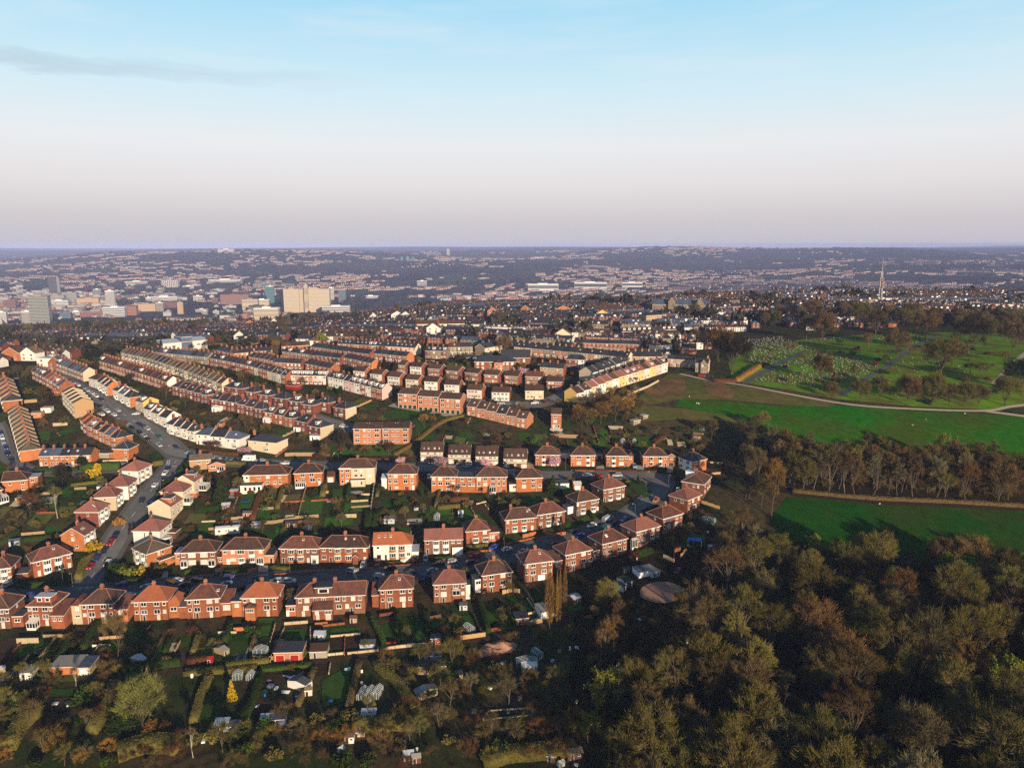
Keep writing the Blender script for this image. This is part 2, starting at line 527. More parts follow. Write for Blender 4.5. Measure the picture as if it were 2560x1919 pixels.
def smooth_line(pts,step=3.0):
 """Catmull-Rom through world points, resampled."""
 P=[Vector((p[0],p[1]))for p in pts]
 P=[P[0]*2-P[1]]+P+[P[-1]*2-P[-2]]
 out=[]
 for i in range(1,len(P)-2):
  a,b,c,d=P[i-1],P[i],P[i+1],P[i+2]
  n=max(1,int((c-b).length/step))
  for k in range(n):
   t=k/n
   out.append(0.5*(2*b+(c-a)*t+(2*a-5*b+4*c-d)*t*t+(3*b-a-3*c+d)*t**3))
 out.append(P[-2])
 return out
ROADS={}
def ribbon(mb,line,o0,o1,off,m,side=None):
 L=[]
 for i,p in enumerate(line):
  t=(line[min(i+1,len(line)-1)]-line[max(i-1,0)])
  if t.length<1e-6:
   t=Vector((1,0))
  t.normalize()
  nrm=Vector((-t.y,t.x))
  a,b=p+nrm*o0,p+nrm*o1
  L.append((a,b))
 for i in range(len(L)-1):
  (a,b),(c,d)=L[i],L[i+1]
  mb.poly([(b.x,b.y,Z(b.x,b.y)+off),(a.x,a.y,Z(a.x,a.y)+off),(c.x,c.y,Z(c.x,c.y)+off),(d.x,d.y,Z(d.x,d.y)+off)],m)
 if side is not None:
  for i in range(len(L)-1):
   for k in(0,1):
    a,c=L[i][k],L[i+1][k]
    q=[(a.x,a.y,Z(a.x,a.y)+off-side),(c.x,c.y,Z(c.x,c.y)+off-side),(c.x,c.y,Z(c.x,c.y)+off),(a.x,a.y,Z(a.x,a.y)+off)]
    mb.poly(q if k==0 else q[::-1],m)
def road(key,pts,w=6.0,pave=1.8,m='asphalt',dash=None,lane=True,off=0.16):
 line=smooth_line([at(*p)for p in pts])
 ROADS[key]=(line,w)
 mb=MB()
 ribbon(mb,line,-w/2,w/2,off,m)
 tag(mb.build('road'),kind='structure')
 if pave:
  mb=MB()
  ribbon(mb,line,w/2,w/2+pave,off+.12,'pavement',side=.3)
  ribbon(mb,line,-w/2-pave,-w/2,off+.12,'pavement',side=.3)
  tag(mb.build('pavement'),kind='structure')
 if dash:
  mb=MB()
  i=0
  while i+1<len(line):
   ribbon(mb,line[i:i+2],-.11,.11,off+.02,'paint')
   i+=dash
  tag(mb.build('road_marking'),kind='structure')
 for p in line:
  take(p.x,p.y,w/2+pave+.6)
 return line
 # ------------------------------------------------------------------ trees, shrubs, hedges
def _tris(P,D,wid,rng):
 """Thin tapering blades from points P along D."""
 n=len(P)
 S=np.cross(D,rng.normal(size=(n,3)))
 S/=(np.linalg.norm(S,axis=1,keepdims=True)+1e-6)
 S*=np.reshape(wid,(-1,1))*.5
 V=np.stack([P-S,P+S,P+D],1).reshape(-1,3)
 Fc=np.arange(3*n).reshape(n,3)
 return V,Fc
def _quads(P,size,rng,up=.3):
 n=len(P)
 A=rng.normal(size=(n,3))
 A/=np.linalg.norm(A,axis=1,keepdims=True)
 B=np.cross(A,rng.normal(size=(n,3)))
 B/=(np.linalg.norm(B,axis=1,keepdims=True)+1e-6)
 s=np.reshape(size,(-1,1))*.5
 V=np.stack([P-A*s-B*s*.6,P+A*s-B*s*.6,P+A*s+B*s*.6,P-A*s+B*s*.6],1).reshape(-1,3)
 return V,np.arange(4*n).reshape(n,4)
def npmesh(name,V,Fc,m):
 me=bpy.data.meshes.new(name)
 k=Fc.shape[1]
 me.vertices.add(len(V))
 me.vertices.foreach_set('co',np.asarray(V,dtype=np.float32).ravel())
 me.loops.add(Fc.size)
 me.loops.foreach_set('vertex_index',Fc.ravel().astype(np.int32))
 me.polygons.add(len(Fc))
 me.polygons.foreach_set('loop_start',(np.arange(len(Fc))*k).astype(np.int32))
 me.polygons.foreach_set('loop_total',np.full(len(Fc),k,dtype=np.int32))
 me.update(calc_edges=True)
 me.materials.append(M[m])
 return me
def skeleton(rng,h,r,fork,trunk_r,limbs=6,lean=.05,upright=.5):
 """Segments (a, b, ra, rb) of a trunk that forks into limbs and branches."""
 segs=[]
 top=np.array([rng.normal()*lean*h,rng.normal()*lean*h,fork*h])
 segs.append((np.zeros(3)-[0,0,1.0],top*.5,trunk_r*1.15,trunk_r*.9))
 segs.append((top*.5,top,trunk_r*.9,trunk_r*.75))
 tips=[]
 for k in range(limbs):
  az=2*math.pi*(k+rng.uniform(-.3,.3))/limbs
  el=rng.uniform(upright,1.35)if k else 1.45
  L=(h-top[2])*rng.uniform(.55,.75)
  hor=min(math.cos(el)*L*1.3,r*.75)
  b=top+np.array([math.cos(az)*hor,math.sin(az)*hor,math.sin(el)*L])
  mid=(top+b)*.5+rng.normal(size=3)*.06*L
  r1=trunk_r*rng.uniform(.35,.55)
  segs+=[(top,mid,r1,r1*.75),(mid,b,r1*.75,r1*.4)]
  for _ in range(4):
   s=mid+(b-mid)*rng.uniform(0,1)
   d=rng.normal(size=3)*[1,1,.5]+[math.cos(az)*.8,math.sin(az)*.8,.7]
   d/=np.linalg.norm(d)
   e=s+d*rng.uniform(.35,.6)*r
   segs.append((s,e,r1*.4,r1*.12))
   tips.append((s,e))
  tips.append((mid,b))
 return segs,tips
def seg_mesh(name,segs,m='bark',n=5,rmin=.02):
 mb=MB()
 for a,b,r0,r1 in segs:
  mb.tube(a,b,max(r0,rmin),max(r1,rmin),m,n=n)
 return mb.mesh(name)
def bare_tree(seed,h,r,fork=.35,trunk_r=.28,n=3400,wid=.085,limbs=6,squash=1.0,upright=.5,leaf=0,nb=5,ns=4):
 """Trunk, limbs, branches and side branches; bunches of thin twigs spring from their ends, so the crown is clumped and open."""
 rng=np.random.default_rng(seed)
 segs,ends=[],[]
 fz=fork*h
 top=np.array([rng.normal()*.03*h,rng.normal()*.03*h,fz])
 segs+=[(np.array([0,0,-1.]),top*.5,trunk_r*1.15,trunk_r*.92),(top*.5,top,trunk_r*.92,trunk_r*.78)]
 c=np.array([0,0,fz+(h-fz)*.42])
 R=np.array([r*squash,r*squash,(h-fz)*.58])
 def unit(v):
  return v/(np.linalg.norm(v)+1e-6)
 for k in range(limbs):
  az=2*math.pi*(k+rng.uniform(-.3,.3))/limbs
  el=rng.uniform(upright-.35,upright+.55)if k<limbs-1 else 1.4
  d=np.array([math.cos(az)*math.cos(el),math.sin(az)*math.cos(el),math.sin(el)])
  tip=c+d*R*rng.uniform(.6,.8)
  mid=top*.45+tip*.55+np.array([0,0,.05*h])+rng.normal(size=3)*.04*h
  r1=trunk_r*rng.uniform(.38,.55)
  segs+=[(top,mid,r1,r1*.7),(mid,tip,r1*.7,r1*.32)]
  for q in range(nb):
   f=rng.uniform(.15,1)
   s0=mid+(tip-mid)*f if rng.random()<.75 else top+(mid-top)*rng.uniform(.5,1)
   bt=c+unit(d+rng.normal(size=3)*.42)*R*rng.uniform(.72,1.03)
   segs.append((s0,bt,r1*.36,r1*.1))
   for w in range(ns):
    g=rng.uniform(.3,1)
    p=s0+(bt-s0)*g
    e=p+unit(unit(bt-s0)+rng.normal(size=3)*.65+[0,0,.25])*rng.uniform(.12,.26)*r
    segs.append((p,e,r1*.14,r1*.06))
    ends.append((p,e))
   ends.append((s0+(bt-s0)*.6,bt))
 A=np.array([e[0]for e in ends])
 B=np.array([e[1]for e in ends])
 k=rng.integers(0,len(ends),n)
 P=A[k]+(B[k]-A[k])*rng.uniform(.25,1.0,size=(n,1))+rng.normal(size=(n,3))*.06*r
 out=(P-c)/R
 dirb=B[k]-A[k]
 dirb/=(np.linalg.norm(dirb,axis=1,keepdims=True)+1e-6)
 D=dirb*.8+out*.35+[0,0,.35]+rng.normal(size=P.shape)*.45
 D/=np.linalg.norm(D,axis=1,keepdims=True)
 D*=rng.uniform(.5,1.3,size=(n,1))*(r/5.0)**.5
 V,Fc=_tris(P,D,rng.uniform(.7,1.4,n)*wid,rng)
 if leaf:
  li=rng.integers(0,len(P),leaf)
  Q=P[li]+D[li]*rng.uniform(.2,1,size=(leaf,1))
  V2,F2=_tris(Q,rng.normal(size=(leaf,3))*.22+[0,0,.1],np.full(leaf,.3),rng)
  Fc=np.concatenate([Fc,F2+len(V)])
  V=np.concatenate([V,V2])
 return seg_mesh('trunk',segs,n=4),npmesh('crown',V,Fc,'twig')
def leafy(seed,h,r,n=900,size=.5,base=.0,lumps=7,cone=False):
 rng=np.random.default_rng(seed)
 if cone:
  z=rng.uniform(0,1,n)**1.4
  rr=r*(1-z)**.85*rng.uniform(.55,1.05,n)*(1+.18*np.sin(z*34))
  a=rng.uniform(0,2*math.pi,n)
  P=np.stack([rr*np.cos(a),rr*np.sin(a),base*h+z*h*(1-base)],-1)
 else:
  L=rng.normal(size=(lumps,3))*[.45,.45,.22]*r+[0,0,base*h+(h-base*h)*.5]
  k=rng.integers(0,lumps,n)
  d=rng.normal(size=(n,3))
  d/=np.linalg.norm(d,axis=1,keepdims=True)
  P=L[k]+d*rng.uniform(.5,1,size=(n,1))*[r*.62,r*.62,(h-base*h)*.38]
  P[:,2]=np.maximum(P[:,2],.05)
 V,Fc=_quads(P,rng.uniform(.6,1.3,n)*size,rng)
 return npmesh('crown',V,Fc,'twig')
def poplar(seed,h,r,n=1700):
 rng=np.random.default_rng(seed)
 segs=[(np.array([0,0,-1.0]),np.array([0,0,h*.5]),.3,.2),(np.array([0,0,h*.5]),np.array([0,0,h*.97]),.2,.04)]
 for _ in range(26):
  z=rng.uniform(.12,.75)*h
  a=rng.uniform(0,6.28)
  segs.append((np.array([0,0,z]),np.array([math.cos(a)*r*.6,math.sin(a)*r*.6,z+h*.17]),.07,.03))
 z=rng.uniform(.1,1,n)
 rr=r*np.sin(np.clip(z*1.05,0,1)*math.pi)**.6*rng.uniform(.1,1,n)**.5
 a=rng.uniform(0,2*math.pi,n)
 P=np.stack([rr*np.cos(a),rr*np.sin(a),z*h],-1)
 D=np.stack([np.cos(a)*.25,np.sin(a)*.25,np.full(n,1.0)],-1)+rng.normal(size=(n,3))*.12
 D*=rng.uniform(.7,1.6,size=(n,1))
 V,Fc=_tris(P,D,rng.uniform(.06,.11,n),rng)
 return seg_mesh('trunk',segs),npmesh('crown',V,Fc,'twig')
def blossom(seed,h,r,n=1500):
 rng=np.random.default_rng(seed)
 segs,tips=skeleton(rng,h,r,.25,.14,6)
 k=rng.integers(0,len(tips),n)
 A=np.array([t[0]for t in tips])[k]
 B=np.array([t[1]for t in tips])[k]
 P=A+(B-A)*rng.uniform(.1,1.1,size=(n,1))+rng.normal(size=(n,3))*.45
 V,Fc=_quads(P,rng.uniform(.18,.42,n),rng)
 return seg_mesh('trunk',segs),npmesh('crown',V,Fc,'twig')
PROTO={}
def protos():
# kind -> list of (trunk mesh or None, crown mesh, height, radius)
 PROTO['wood']=[(*bare_tree(100+k,17,r,fork=fk,n=5200,wid=.09,limbs=9,trunk_r=.3,nb=6),17,r)for k,(r,fk)in enumerate([(6.4,.26),(5.6,.3),(7.0,.24),(5.0,.36),(6.0,.28),(5.2,.32)])]
 PROTO['tall']=[(*bare_tree(140+k,20,r,fork=.22,n=3600,wid=.1,limbs=7,trunk_r=.24,upright=.75,nb=6),20,r)for k,r in enumerate([3.6,4.2,3.2,4.6])]
 PROTO['dense']=[(*bare_tree(300+k,17,r,fork=.16,n=8500,wid=.115,limbs=10,trunk_r=.34,nb=6,upright=.35),17,r)for k,r in enumerate([7.4,6.6,8.0])]
 PROTO['bare']=[(*bare_tree(160+k,8,r,fork=.25,n=2000,wid=.06,limbs=6,trunk_r=.14),8,r)for k,r in enumerate([3.2,2.7,3.6])]
 PROTO['fresh']=[(*bare_tree(180+k,12,r,fork=.28,n=1500,wid=.06,limbs=6,trunk_r=.2,leaf=2600),12,r)for k,r in enumerate([4.2,3.6])]
 PROTO['bush']=[(None,leafy(200+k,2.2,1.5,n=420,size=.42),2.2,1.5)for k in range(4)]
 PROTO['thicket']=[(None,bare_tree(220+k,4.6,2.9,fork=.02,n=1500,wid=.055,limbs=8,trunk_r=.05,upright=.35)[1],4.6,2.9)for k in range(4)]
 PROTO['conifer']=[(seg_mesh('trunk',[(np.array([0,0,-1.]),np.array([0,0,6.]),.2,.08)]),leafy(240+k,9,2.2,n=1100,size=.5,base=.05,cone=True),9,2.2)for k in range(2)]
 PROTO['round']=[(seg_mesh('trunk',[(np.array([0,0,-1.]),np.array([0,0,3.2]),.2,.14)]),leafy(250+k,8,3.4,n=1300,size=.55,base=.18,lumps=9),8,3.4)for k in range(3)]
 PROTO['poplar']=[(*poplar(260+k,22,1.9),22,1.9)for k in range(2)]
 PROTO['pink']=[(*blossom(270+k,5.5,3.0),5.5,3.0)for k in range(2)]
 PROTO['birch']=[(*bare_tree(280,11,3.2,fork=.3,n=1500,wid=.06,limbs=4,trunk_r=.16,upright=1.0),11,3.2)]
protos()
NAMES={'wood':'bare_tree','dense':'bare_tree','tall':'bare_tree','bare':'bare_tree','fresh':'leafing_tree','bush':'bush','thicket':'thicket','conifer':'conifer','round':'evergreen_tree','poplar':'poplar_tree','pink':'blossom_tree','birch':'birch_tree'}
TINTS={'brown':(.112,.080,.032),'olive':(.120,.102,.026),'grey-brown':(.125,.105,.048),'rust-brown':(.135,.080,.028),'dark green':(.026,.042,.010),'green':(.05,.085,.014),'yellow-green':(.18,.20,.03),'yellow':(.40,.27,.015),'pink':(.52,.30,.34),'russet':(.095,.043,.020),'dark':(.032,.027,.014),'golden':(.25,.13,.03),'pale green':(.26,.26,.07)}
def plant(kind,p,hgt,tint,label,cat,group=None,rng=random,wide=1.0,bark=(.12,.092,.062),name=None):
 tr,cr,h0,r0=rng.choice(PROTO[kind])
 s=hgt/h0
 col=TINTS[tint]
 j=rng.uniform(.8,1.25)
 col=tuple(c*j*rng.uniform(.93,1.07)for c in col)
 loc=(p[0],p[1],Z(p[0],p[1]))
 if tr is None:
  o=obj(name or NAMES[kind],cr,None,loc,rng.uniform(0,6.28),col)
  o.scale=(s*wide,s*wide,s)
  return tag(o,label,cat,group)
 o=thing(name or NAMES[kind],label,cat,loc,rng.uniform(0,6.28),group)
 o.scale=(s*wide,s*wide,s)
 obj('trunk',tr,o,color=bark)
 obj('crown',cr,o,color=col)
 return o
def hedge(pts,w,h,tint,label,name='hedge',group=None,dens=9.0,off=0.0):
 """A clipped hedge along a line of world points: a body with leaves standing out of it."""
 rng=np.random.default_rng(int(abs(pts[0][0]*13+pts[0][1]*7))+1)
 line=smooth_line(pts,2.5)if len(pts)>2 else[Vector(pts[0][:2]).lerp(Vector(pts[1][:2]),t)for t in np.linspace(0,1,max(2,int((Vector(pts[1][:2])-Vector(pts[0][:2])).length/2.5)+1))]
 V,Fq=[],[]
 L=[]
 for i,p in enumerate(line):
  t=(line[min(i+1,len(line)-1)]-line[max(i-1,0)]).normalized()
  L.append((p,Vector((-t.y,t.x))))
 prof=[(-.5,0),(-.46,.75),(-.3,.95),(.3,.95),(.46,.75),(.5,0)]
 k=len(prof)
 for p,n in L:
  z=Z(p.x,p.y)
  for a,b in prof:
   j=1+rng.normal()*.07
   q=p+n*(a*w*j)
   V.append((q.x,q.y,z-.2+(b*h+.2)*(1+rng.normal()*.05)))
 for i in range(len(L)-1):
  for a in range(k-1):
   Fq.append((i*k+a,(i+1)*k+a,(i+1)*k+a+1,i*k+a+1))
 for e in(0,len(L)-1):
  b=e*k
  Fq.append((b,b+1,b+4,b+5)if e==0 else(b+5,b+4,b+1,b))
  Fq.append((b+1,b+2,b+3,b+4)if e==0 else(b+4,b+3,b+2,b+1))
 length=sum((L[i+1][0]-L[i][0]).length for i in range(len(L)-1))
 n=int(length*(w+2*h)*dens)
 V=np.array(V)
 idx=rng.integers(0,len(L)-1,n)
 a=rng.integers(0,k-1,n)
 f,g=rng.random((n,1)),rng.random((n,1))
 c00,c10=V[idx*k+a],V[(idx+1)*k+a]
 c01,c11=V[idx*k+a+1],V[(idx+1)*k+a+1]
 P=(c00*(1-f)+c10*f)*(1-g)+(c01*(1-f)+c11*f)*g
 V2,F2=_quads(P+rng.normal(size=P.shape)*.07,rng.uniform(.18,.45,n),rng)
 allV=np.concatenate([V,V2])
 allF=np.concatenate([np.array(Fq),F2+len(V)])
 me=npmesh(name,allV,allF,'hedge')
 o=obj(name,me,color=TINTS.get(tint,TINTS['dark green']))
 for p in line:
  take(p.x,p.y,w/2+.3)
 return tag(o,label,'hedge',group)
def fence(pts,h,m,label,name='fence',post=2.4,group=None,cat='fence',thick=.06,posts=True):
 mb=MB()
 pm=MB()
 P=[Vector((p[0],p[1]))for p in pts]
 for a,b in zip(P[:-1],P[1:]):
  n=max(1,int(round((b-a).length/post)))
  for i in range(n):
   p,q=a.lerp(b,i/n),a.lerp(b,(i+1)/n)
   z=min(Z(p.x,p.y),Z(q.x,q.y))
   s=(q-p).normalized()
   e=s*.06
   nn=Vector((-s.y,s.x))*(thick/2)
   mb.prism([tuple(p+e-nn),tuple(q-e-nn),tuple(q-e+nn),tuple(p+e+nn)],z-.3,z+h,m)
   if posts:
    pm.box(p.x-.07,p.x+.07,p.y-.07,p.y+.07,z-.3,z+h+.12,m)
   take((p.x+q.x)/2,(p.y+q.y)/2,.5)
 r=thing(name,label,cat,(0,0,0),0,group)
 mb.build('fence_panels' if posts else 'wall_body',r)
 if posts:
  pm.build('fence_posts',r)
 return r
def gwall(pts,h,m,label,group=None):
 """A garden or retaining wall with a coping."""
 r=fence(pts,h,m,label,'garden_wall',3.0,group,'wall',.3,posts=False)
 return r
 # ------------------------------------------------------------------ windows, doors, bays
WCACHE={}
def win_mesh(w,h,n,glass,frame='frame',sill=True):
 key=(round(w,2),round(h,2),n,glass,frame,sill)
 if key in WCACHE:
  return WCACHE[key]
 mb=MB()
 fr=.09
 # frame bars stand 6 cm proud, the panes sit between them
 mb.box(-w/2,w/2,-.06,.03,-h/2,-h/2+fr,frame)
 mb.box(-w/2,w/2,-.06,.03,h/2-fr,h/2,frame)
 step=(w-fr)/n
 for i in range(n+1):
  x=-w/2+fr/2+i*step
  mb.box(x-fr/2,x+fr/2,-.055,.03,-h/2+fr,h/2-fr,frame)
 for i in range(n):
  x0=-w/2+fr+i*step
  mb.poly([(x0,-.02,-h/2+fr),(x0+step-fr,-.02,-h/2+fr),(x0+step-fr,-.02,h/2-fr),(x0,-.02,h/2-fr)],glass)
 if sill:
  mb.box(-w/2-.06,w/2+.06,-.13,.03,-h/2-.10,-h/2-.002,frame)
 WCACHE[key]=mb.mesh('window')
 return WCACHE[key]
def door_mesh(w,h,m,frame='frame'):
 key=('door',round(w,2),round(h,2),m,frame)
 if key in WCACHE:
  return WCACHE[key]
 mb=MB()
 f=.08
 mb.box(-w/2,-w/2+f,-.06,.03,0,h,frame)
 mb.box(w/2-f,w/2,-.06,.03,0,h,frame)
 mb.box(-w/2+f,w/2-f,-.06,.03,h-f,h,frame)
 mb.poly([(-w/2+f,-.03,0),(w/2-f,-.03,0),(w/2-f,-.03,h-f),(-w/2+f,-.03,h-f)],m)
 WCACHE[key]=mb.mesh('door')
 return WCACHE[key]
def rglass(rng):
 t=rng.random()
 return 'glass_dark' if t<.62 else('glass_mid' if t<.8 else 'glass_pale')
FACES={'f':0.0,'r':math.pi/2,'l':-math.pi/2,'b':math.pi}
class House:
 """A building set on a line A-B (its foot as seen from the camera), running back by its depth.
    Local axes: x along the face, y into the building, z up."""
 def __init__(s,name,label,cat,A,B,depth,eave,rise,wall,roof,kind='hip',group=None,over=.35,seed=0,ridge=None,hipr=.85,base=None,fascia=True,chim=((0,.5),),found=4.0,side_wall=None,chim_m='brick_red',chim_h=1.5):
  s.rng=random.Random(seed or int(A[0]*31+A[1]*17))
  A,B=Vector(A),Vector(B)
  s.w=(B.xy-A.xy).length
  s.d,s.e,s.rise,s.kind,s.over=depth,eave,rise,kind,over
  ang=math.atan2(B.y-A.y,B.x-A.x)
  mid=(A+B)/2
  z0=(A.z+B.z)/2 if base is None else base
  s.root=thing(name,label,cat,(mid.x,mid.y,z0),ang,group)
  s.M=Matrix.Translation((mid.x,mid.y,z0))@Matrix.Rotation(ang,4,'Z')
  w2,d,e=s.w/2,depth,eave
  mb=MB()
  out=[(-w2,0),(w2,0),(w2,d),(-w2,d)]
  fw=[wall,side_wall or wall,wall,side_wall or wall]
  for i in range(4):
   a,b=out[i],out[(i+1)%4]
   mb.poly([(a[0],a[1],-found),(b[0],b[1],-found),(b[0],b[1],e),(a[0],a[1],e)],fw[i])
  if kind=='gable':
   mb.poly([(w2,0,e),(w2,d,e),(w2,d/2,e+rise)],side_wall or wall)
   mb.poly([(-w2,d,e),(-w2,0,e),(-w2,d/2,e+rise)],side_wall or wall)
  elif kind=='front':
   mb.poly([(-w2,0,e),(w2,0,e),(0,0,e+rise)],wall)
   mb.poly([(w2,d,e),(-w2,d,e),(0,d,e+rise)],wall)
  mb.build('wall',s.root)
  s.roof=s._roof(roof,ridge,hipr,fascia)
  for c in chim:
   s.chimney(c[0],c[1],chim_m,h=chim_h)
  for ix in range(int(s.w/2)+1):
   for iy in range(int(d/2)+2):
    q=s.M@Vector((-w2+ix*2,iy*2-1,0))
    take(q.x,q.y,1.2)
 def _roof(s,roof,ridge,hipr,fascia):
  w2,d,e,o,rise=s.w/2,s.d,s.e,s.over,s.rise
  mb=MB()
  drop=rise*o/(d/2)
  if s.kind=='flat':
   mb.box(-w2-.15,w2+.15,-.15,d+.15,e,e+.3,'frame',m_top=roof)
   r=mb.build('roof',s.root)
   return r
  lines=[]
  ez=e-drop
  if s.kind=='gable':
   g=.18
   a=[(-w2-g,-o,ez),(w2+g,-o,ez),(w2+g,d/2,e+rise),(-w2-g,d/2,e+rise)]
   b=[(w2+g,d+o,ez),(-w2-g,d+o,ez),(-w2-g,d/2,e+rise),(w2+g,d/2,e+rise)]
   t=.18
   for q in(a,b):
    mb.poly(q,roof)
    lo=[(x,y,z-t)for x,y,z in q]
    mb.poly(lo[::-1],'frame')
    for i in range(4):
     if i!=2:
      j=(i+1)%4
      mb.poly([lo[i],lo[j],q[j],q[i]],'frame')
   lines=[(a[3],a[2])]
  elif s.kind=='front':
   t,g=.18,.18
   a=[(w2+o,-g,ez),(w2+o,d,ez),(0,d,e+rise),(0,-g,e+rise)]
   b=[(-w2-o,d,ez),(-w2-o,-g,ez),(0,-g,e+rise),(0,d,e+rise)]
   for q in(a,b):
    mb.poly(q,roof)
    lo=[(x,y,z-t)for x,y,z in q]
    mb.poly(lo[::-1],'frame')
    for i in(0,1,3):
     j=(i+1)%4
     mb.poly([lo[i],lo[j],q[j],q[i]],'frame')
   lines=[(a[3],a[2])]
  else:
   x0,x1,y0,y1=-w2-o,w2+o,-o,d+o
   if s.kind=='hipr':
    hipl=0.0
    r0=(x0+.1,d/2,e+rise)
    r1=(w2-d/2*hipr,d/2,e+rise)
   elif s.kind=='hipl':
    r0=(-w2+d/2*hipr,d/2,e+rise)
    r1=(x1-.1,d/2,e+rise)
   elif s.w>=d:
    r0=(-max(w2-d/2*hipr,.3),d/2,e+rise)
    r1=(max(w2-d/2*hipr,.3),d/2,e+rise)
   else:
    k=max(d/2-w2*hipr,.3)
    r0=(0,d/2-k,e+rise)
    r1=(0,d/2+k,e+rise)
   c=[(x0,y0,ez),(x1,y0,ez),(x1,y1,ez),(x0,y1,ez)]
   if s.w>=d or s.kind in('hipr','hipl'):
    mb.poly([c[0],c[1],r1,r0],roof)
    mb.poly([c[2],c[3],r0,r1],roof)
    mb.poly([c[1],c[2],r1],roof)
    mb.poly([c[3],c[0],r0],roof)
    lines=[(r0,r1),(c[0],r0),(c[3],r0),(c[1],r1),(c[2],r1)]
   else:
    mb.poly([c[0],c[1],r0],roof)
    mb.poly([c[1],c[2],r1,r0],roof)
    mb.poly([c[2],c[3],r1],roof)
    mb.poly([c[3],c[0],r0,r1],roof)
    lines=[(r0,r1),(c[0],r0),(c[1],r0),(c[2],r1),(c[3],r1)]
   mb.poly([(x,y,z-.02)for x,y,z in c[::-1]],'frame')
  r=mb.build('roof',s.root)
  if fascia and s.kind not in('gable','front'):
   fm=MB()
   x0,x1,y0,y1=-w2-o,w2+o,-o,d+o
   for(a,b)in(((x0,y0),(x1,y0)),((x1,y0),(x1,y1)),((x1,y1),(x0,y1)),((x0,y1),(x0,y0))):
    fm.bar((a[0],a[1],ez-.2),(b[0],b[1],ez-.2),.1,.22,'frame')
   fm.build('fascia',s.root)
  if ridge:
   rm=MB()
   for a,b in lines:
    rm.tube(a,b,.13,.13,ridge,n=4)
   rm.build('ridge_tiles',r)
  return r
 def chimney(s,x,yf,m='brick_red',h=1.5,pots=3):
  mb=MB()
  cx,cy,zt=x*s.w,yf*s.d,s.e+s.rise+h*.75
  mb.box(cx-.55,cx+.55,cy-.35,cy+.35,s.e+s.rise*.45,zt,m)
  mb.box(cx-.65,cx+.65,cy-.45,cy+.45,zt,zt+.14,'concrete')
  for k in range(pots):
   mb.lathe((cx-.36+.72*k/max(1,pots-1),cy,zt+.14),[(.13,0),(.11,.5),(.13,.55),(.08,.55)],'ridge',n=6)
  mb.build('chimney',s.roof)
 def place(s,name,me,face,u,z,y=0.0,parent=None,out=0.0):
  w2=s.w/2
  p={'f':(u,-y-out,z),'r':(w2+out,abs(u),z),'l':(-w2-out,abs(u),z),'b':(-u,s.d+out,z)}[face]
  return obj(name,me,parent or s.root,p,FACES[face])
 def win(s,face,u,z,w=1.2,h=1.2,n=2,glass=None,y=0.0,parent=None,frame='frame',sill=True):
  return s.place('window',win_mesh(w*1.14,h*1.1,n,glass or rglass(s.rng),frame,sill),face,u,z,y,parent)
 def door(s,face,u,z=0.0,w=.95,h=2.1,m='door_dark',y=0.0,parent=None,name='door'):
  return s.place(name,door_mesh(w,h,m),face,u,z,y,parent)
 def rows(s,zs,us,w=1.2,h=1.2,n=2,face='f',**k):
  for z in zs:
   for u in us:
    ww=u[1]if isinstance(u,tuple)else w
    uu=u[0]if isinstance(u,tuple)else u
    s.win(face,uu*(s.w if face in 'fb' else s.d),z,ww,h,n if ww>1.0 else 1,**k)
 def bay(s,u,z0,z1,w=2.3,out=.8,m='frame',floors=1,cap='roof_felt',glass='glass_dark',n=4,round_=True):
  """A bay standing out from the front: solid below the glass of each floor."""
  key=('bay',round(w,1),out,m,round(z1-z0,1),floors,cap,glass,n)
  if key not in WCACHE:
   mb=MB()
   k=5
   if round_:
    pts=[(-w/2*math.cos(math.pi*i/k),-out*math.sin(math.pi*i/k))for i in range(k+1)]
   else:
    pts=[(-w/2,0),(-w/2+.45,-out),(w/2-.45,-out),(w/2,0)]
   hh=(z1-z0)/floors
   for fl in range(floors):
    b=fl*hh
    sill_,head=b+hh*.36,b+hh*.86
    lev=[(b,sill_,m,0),(sill_,head,glass,.03),(head,b+hh,'frame',0)]
    for za,zb,mm,ins in lev:
     for i in range(len(pts)-1):
      a,c=Vector(pts[i]),Vector(pts[i+1])
      nn=Vector((c.y-a.y,-(c.x-a.x))).normalized()*-ins
      a2,c2=a-nn*-1*1,c-nn*-1*1
      mb.poly([(a2.x,a2.y,za),(c2.x,c2.y,za),(c2.x,c2.y,zb),(a2.x,a2.y,zb)],mm)
    for i in range(len(pts)):
     mb.tube((pts[i][0],pts[i][1],sill_),(pts[i][0],pts[i][1],head),.07,.07,'frame',n=4)
    for i in range(len(pts)-1):
     a,c=Vector(pts[i]),Vector(pts[i+1])
     mb.bar((a.x,a.y,sill_-.05),(c.x,c.y,sill_-.05),.14,.09,'frame')
   mb.poly([(p[0]*1.06,p[1]*1.08,z1-z0)for p in pts],cap)
   mb.poly([(p[0]*1.06,p[1]*1.08,z1-z0-.12)for p in reversed(pts)],'frame')
   for i in range(len(pts)-1):
    a,c=pts[i],pts[i+1]
    mb.poly([(a[0]*1.06,a[1]*1.08,z1-z0-.12),(c[0]*1.06,c[1]*1.08,z1-z0-.12),(c[0]*1.06,c[1]*1.08,z1-z0),(a[0]*1.06,a[1]*1.08,z1-z0)],'frame')
   WCACHE[key]=mb.mesh('bay_window')
  return obj('bay_window',WCACHE[key],s.root,(u,-.002,z0))
